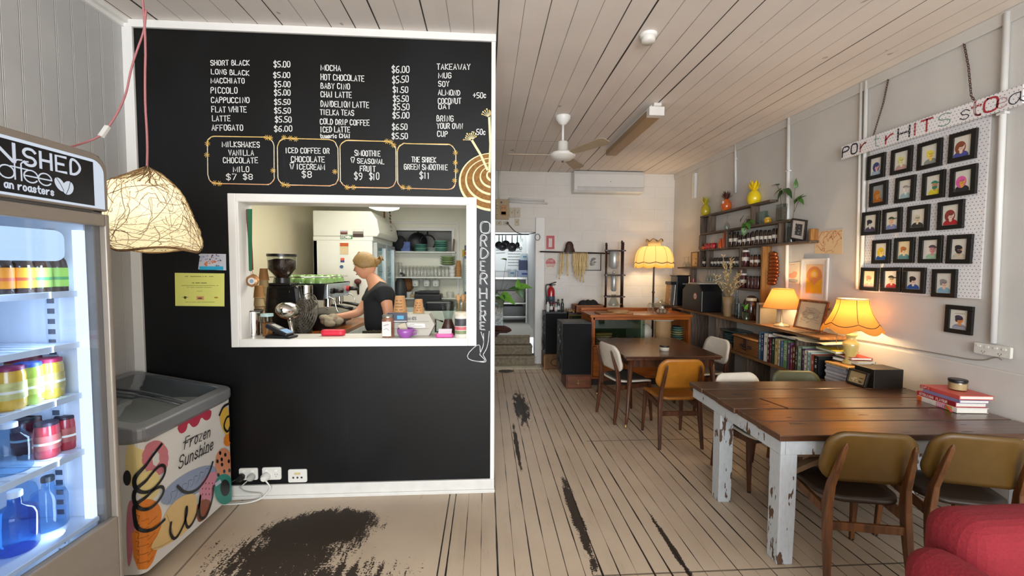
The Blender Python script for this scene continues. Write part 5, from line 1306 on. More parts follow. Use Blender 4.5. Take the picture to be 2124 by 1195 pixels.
FRS=[('lower',1802,1838,324,317,373,367.5,(.05,'#3c4678','#9fb2c4','#d9a7a4','L'),'a dark-blue haired head in profile'),(0,1851,1894.5,312.7,301,364,355,(.0,'#d2cf7c','#c39a94','#e2dcae',''),'a pale yellow-haired smiling face'),
 (0,1906,1956.5,298.3,286.7,353.6,344,(.08,'#e6cf4e','#8d9088','#e9c65e',''),'a bright yellow-haired head looking left'),(0,1971.5,2029,280,265.7,338.5,328.5,(-.08,'#8a4a30','#4a4f96','#e0c8b8','L'),'a brown-haired person in a blue-violet jumper'),
 (0,1806.5,1843,381,374,429.5,424.5,(-.1,'#b8702a','#b5651f','#cf8a3c','L'),'an all-orange figure on grey'),(0,1860,1901,370,362,422.5,416,(.05,'#9b938c','#9fb8bb','#e2dcd2','c'),'a grey pencil head in a pale blue top'),
 (0,1916,1962.5,360,351.5,415.5,409,(.1,'#2a8168','#d8c72e','#c98f6a','cb'),'a head in a green cap and yellow shirt'),(0,1974,2029,349,340,408,403,(-.08,'#d95f9c','#2c2a30','#d9a23a','L'),'a pink and yellow face'),
 (0,1790.5,1827,441,437,488.5,486.5,(-.05,'#2e2a34','#5a4a62','#dcd3cc',''),'a dark-haired head with glasses and purple top'),(0,1833.5,1873,434.5,430,484.5,482,(-.05,'#39513a','#8b90b8','#dfb596','c'),'a head in a dark green cap looking right'),
 (0,1885,1930,428,424,481.5,479,(-.05,'#c9c3ae','#3f3a36','#d9c6a4','g'),'a grey-haired man in spectacles and dark jumper'),(0,1948.5,2002,419,414,477,474,(0,'#8a3a32','#b8262c','#dcc0ac','L'),'a red-haired person in a red top'),
 (0,1812,1849,499,496,547,546.5,(.0,'#dcbb30','#3565a2','#e6cf86','L'),'a yellow-haired person in a blue collar'),(0,1857.5,1899,494,492,545.5,545.5,(.0,'#b5713c','#6d9a98','#e2c79c',''),'a ginger-haired person in a teal jumper'),
 (0,1909,1957,491,488,545.7,545.7,(.15,'#4b4250','#9fc2a2','#c98f90','c'),'a small sketchy head over pale green'),(0,1967,2019.5,488.5,485,547.5,546.5,(0,'#2b2a30','#c9bfa9','#c9a27e','b'),'a dark-haired bearded man'),
 (0,1788,1824,555.6,555,602.5,604,(0,'#c98a72','#d9a59c','#e6c4a4',''),'a faint pink figure'),(0,1830,1871,554.5,555,604.5,606,(.05,'#3a3632','#b83038','#e0c49a','cg'),'a head in a dark cap and red scarf'),
 (0,1876,1922,554.5,555.5,606.5,610,(-.05,'#2a2228','#28509c','#e0c8b4',''),'a dark quiffed head in a blue top'),(0,1936.5,1987,558,558.6,616,618,(0,'#8d8884','#86a9bd','#dcb9a0',''),'a grey-haired person in a pale blue jacket')]
TURN=('leftmost of the top row','second in the top row','third in the top row','rightmost of the top row','leftmost of the second row','second in the second row','third in the second row','rightmost of the second row','leftmost of the middle row','second in the middle row','third in the middle row','rightmost of the middle row','leftmost of the fourth row','second in the fourth row','third in the fourth row','rightmost of the fourth row','leftmost of the bottom row','second in the bottom row','third in the bottom row','rightmost of the bottom row')
INK=mat('#3a322e',.7);LIP=mat('#a8484a',.7);PAP=mat('#d8d3c6',.7,var=.03)
for i,(_,l_,r_,ya,yb_,yc,yd,sp_,what) in enumerate(FRS):
    bgm=mat('#8d9190',.7) if i==4 else mat('#e0cda6',.7) if i in (16,13) else PAP
    ms=[bgm,mat(sp_[1],.7,var=.18,scale=60),mat(sp_[2],.7,var=.18,scale=60),mat(sp_[3],.7,var=.1,scale=60),INK,LIP]
    frame_thing('framed_portrait','black-framed painting of '+what+', '+TURN[i].replace(' of the ',', ').replace(' in the ',', '),'picture',[(l_,ya),(r_,yb_),(r_,yd),(l_,yc)],PBX-.002,BF,0,.031,lambda b,W_,H_,z,sp_=sp_: portrait(b,W_,H_,z,sp_),ms,tilt=random.uniform(-.02,.02),group='small portraits on the pegboard')
frame_thing('framed_portrait','black-framed portrait hung alone on the wall below the pegboard','picture',[(1964,631),(2021,637),(2021,697),(1964,688)],XR-.002,BF,0,.031,lambda b,W_,H_,z: portrait(b,W_,H_,z,(.05,'#3f3a4c','#8d8d99','#d38a4c','wg')),[PAP,mat('#3f3a4c',.7),mat('#9a9aa8',.7),mat('#d38a4c',.7),INK,LIP],tilt=-.01)
wf=mat('#d9d5cf',.4,var=.03)
def sunflower(b,W_,H_,z):
    z+=.001;b.flat([(-W_/2,-H_/2),(W_/2,-H_/2),(W_/2,H_/2),(-W_/2,H_/2)],z,0)
    b.flat([(-W_*.36,-H_*.40),(W_*.36,-H_*.40),(W_*.36,H_*.40),(-W_*.36,H_*.40)],z+.0003,1)
    b.disc((0,.08*H_),W_*.33,H_*.26,z+.0006,2,26);b.flat([(-W_*.33,.02*H_),(W_*.33,.02*H_),(W_*.34,-H_*.37),(-W_*.34,-H_*.37)],z+.0008,3)
    b.disc((0,.06*H_),W_*.30,H_*.13,z+.0010,2,20,0,2*PI);b.disc((0,.13*H_),W_*.17,H_*.12,z+.0012,3,20);b.disc((0,.13*H_),W_*.10,H_*.07,z+.0014,4,20)
    b.flat([(-.28*W_,.04*H_),(0,-.17*H_),(.28*W_,.04*H_)],z+.0013,2)
frame_thing('framed_print','white-framed print of an orange and yellow arch design between the lamps','picture',[(1664,539),(1721,533),(1717,629),(1664,615)],XR-.002,wf,0,.02,sunflower,[mat('#d6d2cc',.6),mat('#d9b48c',.6),mat('#c9814a',.6),mat('#d9a01c',.6),mat('#d8b07a',.6)],tilt=0)
def poster(mb,W_,H_,z):
    z+=.0006
    mb.ribbon([(-.3*W_,.38*H_),(.1*W_,.40*H_)],.006,z,1);mb.disc((-.05*W_,-.12*H_),.32*W_,.13*H_,z,2,14);mb.disc((.12*W_,-.02*H_),.2*W_,.11*H_,z+.0002,2,12);mb.disc((0,-.36*H_),.4*W_,.10*H_,z,3,12)
    for k in range(6): mb.ribbon([(-.35*W_,(.3-.06*k)*H_),(.3*W_,(.3-.06*k)*H_)],.0015,z+.0001,4)
sheet('poster','small pale poster with peach shapes taped right of the copper mould','poster',[(1632,546),(1660,543),(1659,590),(1633,587)],RIGHTB,.0,[mat('#dcccb4',.7),mat('#c08a6a',.7),mat('#d99a78',.7),mat('#a9a394',.7),mat('#b5a692',.7)],'X',XR-.002,poster)
def scribble(mb,W_,H_,z):
    rr=random.Random(5);z+=.0006
    for k in range(16):
        p=Vector((rr.uniform(-.42,.35)*W_,rr.uniform(-.35,.35)*H_));pts=[p]
        for j in range(7): p=p+Vector((rr.uniform(-.03,.10)*W_,rr.uniform(-.14,.14)*H_));pts.append(Vector((max(-.47*W_,min(.47*W_,p.x)),max(-.45*H_,min(.45*H_,p.y)))))
        mb.ribbon([(q.x,q.y) for q in chaikin(pts,2)],.0035,z+k*.00008,1)
sheet('drawing','loose sheet of orange scribble drawing on the wall above the white-framed print','drawing',[(1689,481),(1748,475),(1748,527),(1691,526)],RIGHTB,.0,[mat('#d9bd94',.7,var=.06),mat('#c4683c',.7)],'X',XR-.002,scribble)
def inkprint(b,W_,H_,z):
    z+=.001;b.flat([(-W_/2,-H_/2),(W_/2,-H_/2),(W_/2,H_/2),(-W_/2,H_/2)],z,0);b.flat([(-W_*.28,-H_*.32),(W_*.28,-H_*.32),(W_*.28,H_*.32),(-W_*.28,H_*.32)],z+.0004,1)
    rr=random.Random(9)
    for k in range(34): b.disc((rr.uniform(-.25,.25)*W_,rr.uniform(-.29,.29)*H_),rr.uniform(.02,.06)*W_,rr.uniform(.015,.05)*H_,z+.0006+k*.00003,2 if k % 2 else 1,8)
t,B,W_,H_=frame_thing('framed_print','dark-framed black and white print leaning at the end of the third shelf','picture',[(1650,459),(1681,452),(1667,496),(1636,505)],SX+.03,mat('#241c1a',.4),0,.016,inkprint,[mat('#cfc9c2',.6),mat('#3c3a3c',.6),mat('#9a968f',.6)],tilt=.0)
t.rotation_euler=(.22,-.1,0);t.location.z=P3+H_/2+.015
# copper jelly mould on the wall
a=hit(1606,557,'X',XR-.02);b=MB(RIGHTB)
for k in range(9):
    f=k/8;b.ell((.012*math.sin(f*4),.17-.34*f,.012),(.055+.028*math.sin(PI*f)+(.012 if k>4 else 0),.030,.035),12)
cop=mat('#b8683c',.28,metal=.85,var=.15,scale=20)
t=thing('copper_mould','copper crayfish-shaped jelly mould hanging between the tan post and small poster','mould',a);obj('body',b,cop,t);b=MB(RIGHTB);b.tube([(-.01,.17,.01),(0,.205,.01),(.01,.17,.01)],.004,6);obj('hook',b,rust,t)
# conduits, trunking and power point
def pipe(u0,v0,u1,v1,r,label,x=XR):
    a,c=hit(u0,v0,'X',x-r),hit(u1,v1,'X',x-r);a.z=min(a.z,ZC-.001);b=MB();b.tube([a-a,c-a],r,10)
    d=(c-a);t=thing('conduit',label,'pipe',a,group='white conduits on the right wall');obj('pipe',b,PIPEW,t)
    b=MB()
    b.box(d*.3,(r*2.1,r*2.6,r*.9))
    obj('saddle',b,PIPEW,t,.002)
pipe(1525.5,299,1526,400,.014,'white conduit above the orange pineapple on the right wall');pipe(1636.5,238,1632,610,.018,'white conduit running behind the leafy cuttings on the right wall')
pipe(1787,172,1778,600,.013,'thin white conduit at the left edge of the pegboard, further one');pipe(1797,168,1788,590,.015,'white conduit at the left edge of the pegboard, nearer one');pipe(2089,26,2060,712,.018,'thick white conduit right of the pegboard, running down to the power point')

b=MB();b.bx(-.02,.019,-.045,.045,-.4,0);single('trunking','short white cable trunking near the far end of the right wall','trunking',b,PIPEW,(XR-.02,6.55,3.27),bev=.003)
pa_=Vector((XR-.021,2.50,1.19));t=thing('power_point','white four-way power point low on the right wall beside the thick conduit','power outlet',pa_)
b=MB(RIGHTB);b.prism(rrect(.20,.075,.008),0,.02);obj('faceplate',b,mat('#d6d3ca',.4),t,.003)
for i in range(4): b=MB(RIGHTB);b.prism(rrect(.02,.012,.003,cx=-.07+.046*i,cy_=.018),.02,.024);obj('switch',b,mat('#e6e3da',.4),t)
b=MB(RIGHTB)
for i in range(2):
    for dx in (-.008,.008,0): b.ribbon([(-.045+.09*i+dx,-.012 if dx else -.024),(-.045+.09*i+dx,-.02 if dx else -.03)],.003,.0205)
obj('socket',b,mat('#2c2a28',.5),t)
cw_=MB();cw_.tube(chaikin([(0,1.02,-.02),(0,.9,-.01),(0,.3,-.004),(0,.05,-.002),(.012,-.02,.05),(.012,-.05,.03)],2),.004,6);single('wall_cable','thin cable running along the ledge of the right wall from the lamp','cable',cw_,mat('#8d8577',.5),(XR-.010,2.52,1.10))
# ---------------------------------------------------------------- low shelf unit along the right wall
LX=3.06
oldh=wood('#8a6238','#5c3d22',.6,4,(12,1,12),.25)
lz=hit(1560,670,'X',LX).z;bz=hit(1600,755,'X',LX).z
lu=thing('low_shelf','long low timber shelf unit under the lamps, holding cookbooks and a basket','shelf',(3.22,4.6,0));Ml=Matrix.Translation((-3.22,-4.6,0));PX1=XR-.021
ly0=hit(1652,690,'X',LX).y;by0=3.275
b=MB(Ml);b.bx(LX,PX1,ly0,6.95,lz-.03,lz);obj('top_board',b,oldh,lu,.005)
b=MB(Ml);b.bx(LX,PX1,by0,5.35,bz-.03,bz);obj('lower_board',b,oldh,lu,.005)
for y in (by0+.02,3.9,4.62,5.32): b=MB(Ml);b.bx(LX+.03,PX1,y,y+.03,0,bz-.03);obj('support',b,oldv,lu,.004)
for y in (ly0+.02,5.30,6.0,6.9): b=MB(Ml);b.bx(LX+.03,PX1,y,y+.03,(bz if y<5.31 else 0),lz-.03);obj('support',b,oldv,lu,.004)
# upright cookbooks
ya=hit(1571,700,'X',LX).y;yb_=hit(1693,740,'X',LX).y
BKS=[('#4f6f86',.30,.040,'blue-grey'),('#1f3a66',.295,.035,'navy blue'),('#d9d2c6',.30,.060,'thick white'),('#5c2028',.27,.030,'dark wine-red'),('#7a3640',.24,.022,'short rose-red'),('#22382f',.275,.045,'dark bottle-green'),('#c3a86a',.27,.044,'mottled ochre'),('#ccc0a4',.27,.032,'cream with small print'),('#5a76a0',.265,.040,'sky blue'),('#5c8a58',.275,.055,'grass-green NEW FEAST'),('#6b4a68',.265,.034,'mauve'),
       ('#8c3c4c',.235,.026,'raspberry'),('#5e2a1c',.25,.032,'russet brown'),('#4a4a42',.22,.026,'short charcoal'),('#7c8f78',.255,.050,'sage-green'),('#5a3a58',.24,.030,'plum'),('#cfc6b2',.23,.036,'ivory'),('#a9c0b4',.22,.034,'pale teal'),('#a34a36',.21,.034,'brick-red'),('#1f1f22',.205,.040,'black')]
tot=sum(q[2]for q in BKS);sc_=(ya-yb_)/tot;y=ya
rr=random.Random(21)
for hcol,hh,th,nm in BKS:
    th*=sc_;hh*=1.02;dp=.21+rr.uniform(-.015,.01)
    t=thing('cookbook',nm+' cookbook standing upright on the low shelf under the lamps','book',(LX+.012+rr.uniform(0,.008),y-th/2,bz),group='upright cookbooks on the low shelf')
    cm=mat(hcol,.5,var=.10,scale=25)
    b=MB();w2=th/2-.001
    b.bx(0,dp,-w2,-w2+.003,0,hh);b.bx(0,dp,w2-.003,w2,0,hh);b.bx(0,.004,-w2,w2,0,hh);obj('cover',b,cm,t)
    b=MB();b.bx(.004,dp-.004,-w2+.003,w2-.003,.003,hh-.004);obj('pages',b,mat('#d9d2c2',.8),t)
    # spine lettering runs down the spine
    b=MB(basis((0,0,-1),(0,-1,0),(-1,0,0),(-.0,0,hh)));tm=1 if sum(lin(hcol))>.9 else 0
    if 'FEAST' in nm: write(b,'NEW FEAST',.03,-w2*.55,hh*.72,-w2*.55,w2*1.1,.005,.0008,0,.03)
    else:
        n=rr.randint(2,4);x0=.02
        for k in range(n):
            l=hh*rr.uniform(.10,.22)
            if x0+l>hh-.02: break
            for q in range(int(l/.010)): 
                if rr.random()<.8: b.flat([(x0+q*.010,-w2*.4),(x0+q*.010+.006,-w2*.4),(x0+q*.010+.006,w2*.4),(x0+q*.010,w2*.4)],.0006,tm)
            x0+=l+.02
    obj('spine',b,[mat('#d6cfbe',.6),mat('#33302c',.6)],t)
    y-=th
def lying(label,c,L,W_,H,rz,h,group='books lying on the low shelf',name='cookbook'): return book(label,c,L,W_,H,rz,mat(h,.5,var=.08),None,None,group,name)
top=bz+.30
lying('dark glossy book lying across the standing cookbooks under the ledge',(LX+.13,4.02,top+.004),.40,.2,.03,PI/2,'#2a2230')
b=MB();n=14
b.add([(x,y_,.02*math.sin(3*y_*6)*(.4+x*2)+.004) for x in (0,.30) for y_ in [-.32+.64*i/n for i in range(n+1)]],[(i,i+1,n+2+i,n+1+i) for i in range(n)],0,True)
single('loose_paper','long curling sheet of paper lying on the cookbooks below the leaning picture','paper',b,mat('#dcc9a0',.7,var=.05),(LX-.02,3.80,top+.03)).modifiers.new('solid','SOLIDIFY').thickness=.002
lying('yellow-green patterned book lying over the ivory cookbooks',(LX+.17,3.56,bz+.262),.26,.2,.022,PI/2-.1,'#a9a53a');lying('red book lying on the pile behind the magazines',(LX+.20,3.42,bz+.232),.22,.17,.022,PI/2-.15,'#b03a2a');lying('pale blue-grey book in the pile beside the glazed lamp',(LX+.19,3.40,bz+.20),.24,.18,.026,PI/2+.1,'#9aa39a')
# magazines in a pile, board and glazed lamp
zz2=bz+.001
for i in range(11):
    t=thing('magazine',('grey-white magazine in the sloping pile below the glazed lamp, %s' % ('lowest','second up','third up','fourth up','fifth up','middle one','fifth from top','fourth from top','third from top','second from top','topmost')[i]),'magazine',(LX+.165+rr.uniform(-.008,.008),3.395+rr.uniform(-.006,.006),zz2),rr.uniform(-.05,.05),'magazines in a pile')
    h_=.0135
    b=MB();b.prism(rrect(.29,.215,.004,1),0,h_);obj('pages',b,mat(('#b9b5b8','#a5a2aa','#c4c0c0','#94919c')[i % 4],.5,var=.1,scale=60),t)
    b=MB();b.prism(rrect(.293,.218,.004,1),h_,h_+.0012);obj('cover',b,mat(('#cfcac6','#6d6a78','#d6d1cc','#8a8590')[i % 4],.35),t);zz2+=h_+.0016
bo=hit(1748,752,'X',3.2)
b=MB();b.prism(rrect(.32,.25,.01,2),0,.02);single('lamp_board','pale wooden board under the glazed lamp, on the magazine pile','board',b,wood('#caa063','#a87c42',.5,4,(1,10,10),.1),(LX+.17,3.38,zz2+.0005),bev=.004)
lampz=zz2+.021
# lamps
CLOTH=shade_mat('#a06c3c',.55,'#c99658');CLOTH2=shade_mat('#96662f',.55,'#cf9c55');CREAM=shade_mat('#b59d72',.55,'#dcc698');TRIMB=mat('#4d3217',.6)
def bulb(t,z,e=8,r=.028):
    b=MB();b.ell((0,0,z),(r,r,r*1.25),12);obj('bulb',b,glow('#ffe2a8',e),t)
WARM=(1,.70,.36)
lc=Vector((3.21,4.245,lz))
t=thing('table_lamp','table lamp with a plain orange cone shade on the ledge','lamp',lc)
b=MB();b.lathe([(.075,0),(.078,.008),(.06,.022),(.02,.032),(.012,.05),(.012,.17),(.018,.18),(.018,.19),(.010,.20),(.010,.235)],n=20);obj('base',b,mat('#b3a887',.3,metal=.4),t)
zs0,zs1=hit(1609,637,'X',3.21).z-lz,hit(1609,598,'X',3.21).z-lz
b=MB();b.lathe([(.182,zs0),(.098,zs1)],n=40,cap=False);sh=obj('lamp_shade',b,CLOTH,t)
b=MB();b.tube([(.182*math.cos(a),.182*math.sin(a),zs0) for a in [2*PI*i/40 for i in range(40)]],.003,5,0,True);b.tube([(.098*math.cos(a),.098*math.sin(a),zs1) for a in [2*PI*i/32 for i in range(32)]],.003,5,0,True);obj('shade_rim',b,mat('#a8743a',.6),sh)
bulb(t,(zs0+zs1)/2);point('cone_lamp_light',lc+Vector((0,0,(zs0+zs1)/2)),10,WARM,.05)
def bell(name,label,c,z0,z1,r0,r1,cloth,n_sc,stand,drop=.05,topf=None,flare=.35):
    t=thing(name,label,'lamp',c)
    n=n_sc*10;prof_=[(0,1.0),(.08,.985),(.2,.95),(.4,.80),(.6,.60),(.8,.40),(1,.0)]
    b=MB();K=12
    def rad(f): return r1+(r0-r1)*((1-f)**(1+flare*2.2))
    def pt(a,f): 
        sc=.5-.5*math.cos(n_sc*a);dz=-drop*abs(math.sin(n_sc*a/2))*(1-f)**3;
        r=rad(f)*(1+.02*abs(math.sin(n_sc*a/2))*(1-f));return (r*math.cos(a),r*math.sin(a),z0+(z1-z0)*f+dz)
    b.add([pt(2*PI*j/n,i/K) for i in range(K+1) for j in range(n)],[(i*n+j,i*n+(j+1) % n,(i+1)*n+(j+1) % n,(i+1)*n+j) for i in range(K) for j in range(n)],0,True)
    sh=obj('lamp_shade',b,cloth,t)
    b=MB()
    for i in range(n_sc): b.tube([tuple(x*1.004 if q<2 else x for q,x in enumerate(pt(2*PI*i/n_sc,f/10))) for f in range(2,11)],.0022,5)
    b.tube([tuple(x*1.004 if q<2 else x for q,x in enumerate(pt(2*PI*j/n,.16))) for j in range(n)],.003,5,0,True)
    obj('braid',b,TRIMB,sh)
    b=MB();b.tube([pt(2*PI*j/n,1.0) for j in range(0,n,2)],.006,6,0,True);obj('shade_rim',b,mat('#e3cf9c',.6),sh)
    stand(t);return t
def vase_stand(t):
    b=MB();b.lathe([(.055,0),(.058,.012),(.045,.03),(.036,.045),(.038,.07),(.052,.12),(.060,.165),(.056,.19),(.034,.215),(.030,.235),(.044,.25),(.044,.262),(.012,.27),(.010,.36)],n=24);obj('base',b,mat('#c2b06a',.15,coat=.7,var=.12,scale=8),t)
l2=Vector((3.20,3.38,lampz));bz0=hit(1755,676,'X',3.2).z-lampz;bz1=hit(1763,620,'X',3.2).z-lampz
t=bell('table_lamp','glazed table lamp with a scalloped bell shade below the pegboard',l2,bz0,bz1,.215,.112,CLOTH2,6,vase_stand,.05)
bulb(t,(bz0+bz1)/2);point('bell_lamp_light',l2+Vector((0,0,(bz0+bz1)/2)),15,WARM,.05)
b=MB();b.tube(chaikin([(-.03,.10,.30),(-.02,.14,.15),(.02,.10,.03),(.10,.02,.004),(.12,-.10,.02)],2),.003,6);obj('cord',b,mat('#6e5a3c',.5),t)
b=MB();b.bx(0,.24,-.09,.09,0,.15);single('black_box','black box file standing at the far right corner of the plank table','box',b,mat('#17130f',.45,var=.1),(3.07,3.11,.7815),-.03,bev=.003)
def plainpic(h,h2,hl): 
    def f(b,W_,H_,z):
        z+=.001;b.flat([(-W_/2,-H_/2),(W_/2,-H_/2),(W_/2,H_/2),(-W_/2,H_/2)],z,0);rr2=random.Random(4)
        for k in range(9): b.disc((rr2.uniform(-.3,.3)*W_,rr2.uniform(-.35,.1)*H_),rr2.uniform(.05,.14)*W_,rr2.uniform(.03,.09)*H_,z+.0003+k*.0001,1+k % 2,10)
    return f
t,B,W_,H_=frame_thing('photo_frame','small dark photo frame propped against the black box file','picture',[(1752,762),(1793,768),(1800,800),(1762,795)],LX+.0,mat('#1f1813',.4),0,.014,plainpic(0,0,0),[mat('#a98f62',.6),mat('#5c4630',.6),mat('#cbb88e',.6)],tilt=0)
t.location=(3.035,3.12,.775+H_/2*.97+.006);t.rotation_euler=(0,.25,0)
# timber-framed map leaning on the ledge
def mapart(b,W_,H_,z):
    z+=.001;b.flat([(-W_/2,-H_/2),(W_/2,-H_/2),(W_/2,H_/2),(-W_/2,H_/2)],z,0);b.flat([(-.33*W_,.05*H_),(-.2*W_,.28*H_),(.1*W_,.30*H_),(.36*W_,.18*H_),(.3*W_,-.1*H_),(.05*W_,-.18*H_),(-.3*W_,-.12*H_)],z+.0004,1)
    rr2=random.Random(8)
    for k in range(34): x,y=rr2.uniform(-.38,.36)*W_,rr2.uniform(-.40,.30)*H_;b.ribbon([(x,y),(x+rr2.uniform(.03,.16)*W_,y+rr2.uniform(-.02,.04)*H_)],.0025,z+.0008+k*.00004,2)
    b.disc((.02*W_,-.05*H_),.12*W_,.08*H_,z+.003,3,14)
t,B,W_,H_=frame_thing('framed_map','wood-framed pale drawing leaning against the wall between the two table lamps','picture',[(1662,632),(1724,641),(1712,704),(1648,690)],3.24,wood('#8a4f22','#5c3013',.4,5,(6,6,6),.1),0,.02,mapart,[mat('#d9c8a8',.6),mat('#c6b79c',.6),mat('#7d7058',.6),mat('#e3d5b4',.6)],tilt=0)
t.rotation_euler=(.0,.20,-.05);t.location=(3.235,3.87,lz+H_/2+.012)
b=MB(Ml);b.bx(LX,PX1,3.55,ly0,lz-.028,lz-.006);obj('side_board',b,oldh,lu,.004)
b=MB(RIGHTB);rr2=random.Random(2)
for k in range(9): b.disc((-.16+.04*k+.0,-.01*k+.02*math.sin(k*1.9)),.014,.010,.0006+k*.00006,0,8);b.ribbon([(-.17+.04*k,-.01*k),(-.14+.04*k,-.008*k+.02)],.004,.0005,0)
single('wall_ornament','little row of dark leaf ornaments on the wall above the leaning map','ornament',b,mat('#7a6a44',.6),hit(1700,628,'X',XR-.002))
# things standing on the ledge
a=Vector((LX+.10,hit(1509,650,'X',LX+.10).y,lz))
t=thing('dried_flowers','tall tan vase of dried pampas grass on the ledge','vase',a)
b=MB();b.lathe([(.045,0),(.05,.01),(.058,.15),(.07,.26),(.062,.26),(.045,.02),(0,.02)],n=18);obj('vase',b,mat('#8d7350',.6,var=.12,bump=.1),t)
rr2=random.Random(14)
for k in range(24):
    a_=rr2.uniform(0,2*PI);o=rr2.uniform(.05,.24);hh=rr2.uniform(.36,.62) if k>6 else rr2.uniform(.62,.80);o*=(1.15 if k>6 else .45)
    p=[Vector((0,0,.2)),Vector((o*.3*math.cos(a_),o*.3*math.sin(a_),hh*.7)),Vector((o*math.cos(a_),o*math.sin(a_),hh))]
    p=[Vector((min(.20,q.x),q.y,q.z)) for q in p]
    b=MB();q=chaikin(p,2);b.tube(q,.0022,5)
    for j in range(13):
        f=len(q)-1-j*.45;i=max(0,min(len(q)-2,int(f)));c=q[i].lerp(q[i+1],f-i) if f<len(q)-1 else q[-1]
        d=Vector((rr2.uniform(-1,1),rr2.uniform(-1,1),rr2.uniform(.3,1.4))).normalized();l=rr2.uniform(.025,.05);s_=d.cross(Vector((rr2.uniform(-1,1),1,.2))).normalized()*.007
        b.add([c,c+d*l*.5+s_,c+d*l,c+d*l*.5-s_],[(0,1,2,3)],1)
    obj('stalk',b,[mat('#9c8256',.8),mat('#c2a878',.85,var=.2,scale=40)],t)
def gl_(label,u,r,h,name='glass_vase',x=LX+.1,tint=.9,prof_=None):
    a=Vector((x,hit(u,660,'X',x).y,lz));b=MB();b.lathe(prof_ or [(r*.8,0),(r*.85,.01),(r,h)],n=16);return single(name,label,'glass',b,glass('#e3ecec',tint),a)
gl_('tall cut-glass tumbler right of the dried flowers',1532,.045,.19);gl_('clear glass jar between the tumbler and the small green plant',1544,.04,.16);
gl_('tall glass bottle on the ledge under the small lower shelf',1527,.03,.34,'glass_bottle',LX+.2,.9,[(.03,0),(.032,.2),(.014,.26),(.014,.34)])
a=Vector((LX+.09,hit(1541,665,'X',LX+.09).y-.06,lz));pq=lambda x,y,z: a+Vector((x,y,z))
plant('jar_plant','small leafy plant in a dark green jar on the ledge',a,[(a+Vector((0,0,.03)),pq(0,0,.12),pq(.02,.03,.17)),(pq(0,0,.05),pq(-.02,-.03,.15))],[(pq(.02,.02,.16),(0,.8,.5),.08,.05,1),(pq(0,-.01,.16),(-.3,-.8,.3),.09,.05,0),(pq(0,.0,.15),(-.3,.6,.6),.08,.045,1),(pq(-.02,-.02,.14),(0,-.4,.8),.07,.04,0)],(.045,.10,mat('#26331c',.15,coat=.5,var=.3),None),lm=(LGB,LG))
a=Vector((LX+.15,hit(1557,660,'X',LX+.15).y,lz));spice('large amber storage jar with pale lid behind the jar plant',a,.065,.27,mat('#3c1f14',.15,coat=.6,var=.3,scale=12),None,False,mat('#d6c9ae',.4))
a=Vector((LX+.235,hit(1548,640,'X',LX+.235).y,lz));b=MB(RIGHTB);b.cyl((0,.13,-.012),.145,.024,n=32,axis='Z');t=single('round_board','round brown wooden board leaning at the back of the ledge','board',b,wood('#6e4325','#4d2c16',.5,4,(8,1,1),.1),a+Vector((.04,0,.012)));t.rotation_euler=(0,.12,0)
yq=hit(1573,660,'X',LX+.06).y
for i,(hc,hh,nm) in enumerate((('#b9b4a8',.235,'pale grey'),('#a8a294',.235,'stone-coloured'),('#6f6552',.215,'brown-spined'))):
    t=thing('notebook',nm+' slim folder standing on the ledge beside the cone-shade lamp','book',(LX+.04,yq-.020*i,lz),group='folders on the ledge');b=MB();b.bx(0,.2,-.009,-.007,0,hh);b.bx(0,.2,.007,.009,0,hh);b.bx(0,.003,-.009,.009,0,hh);obj('cover',b,mat(hc,.5),t);b=MB();b.bx(.003,.196,-.007,.007,.002,hh-.004);obj('pages',b,mat('#ded8c8',.8),t)
# wicker hamper, plates and things in the lower bay
yb1,yb2=hit(1516,700,'X',LX).y,hit(1571,720,'X',LX).y
a=Vector((LX+.15,(yb1+yb2)/2,bz));hw=(yb1-yb2)/2-.015
def wicker(h,h2):
    mt,tt=nt('wicker');tc,x,y,z=coords(tt)
    u=(x+y)/.022;v=z/.013;fu,fv=u.fract(),v.fract();ck=((u.floor()+v.floor())*.5).fract().gt(.25)
    e=fv.mn(fv.inv())*2;hgt=e*((ck*.5)+.5);c=mixc(tt,hgt,h2,h);finish(tt,c,.55,hgt,.006,.8);return mt
WK=wicker('#a8703a','#55331a')
t=thing('wicker_hamper','wicker picnic hamper with leather straps on the low shelf','basket',a)
b=MB();b.bx(-.13,.13,-hw,hw,0,.185);obj('body',b,WK,t,.012);b=MB();b.bx(-.135,.135,-hw-.004,hw+.004,.187,.215);lid=obj('lid',b,WK,t,.01)
b=MB();b.tube([(-.137,-hw,.200),(-.137,hw,.200)],.011,8);obj('lid_rim',b,mat('#b5763c',.5),lid)
lea=mat('#3a2016',.5);b=MB();b.bx(-.142,-.130,-.05,.02,.05,.21);b.tube(chaikin([(-.136,-.10,.10),(-.16,-.06,.075),(-.16,.02,.075),(-.136,.06,.10)],2),.009,6);b.bx(-.139,-.128,-.13,.09,.085,.115);obj('strap',b,lea,t,.003)
def stack(label,c,n,r,th,hs,group,name='plate',rim=1.0):
    for i in range(n):
        t=thing(name,label[i]if isinstance(label,list) else label,'plate',(c[0]+rr.uniform(-.002,.002),c[1],c[2]+i*th),group=group)
        b=MB();b.lathe([(r*.55,0),(r*.6,.002),(r,th*.92*rim),(r*.98,th*rim),(r*.55,.006),(0,.006)],n=22);obj('dish',b,mat(hs[i % len(hs)],.3,var=.06),t)
yp=hit(1500,700,'X',LX+.12).y
stack('pale plate in the stack left of the wicker hamper on the low shelf',(LX+.14,yp+.10,bz),5,.085,.026,['#8b8f86','#a39d8e'],'plates left of the hamper')
stack('blue-green plate in the stack behind the wicker hamper',(LX+.17,yp-.12,bz),9,.105,.02,['#56706c','#6d8480'],'plates behind the hamper')
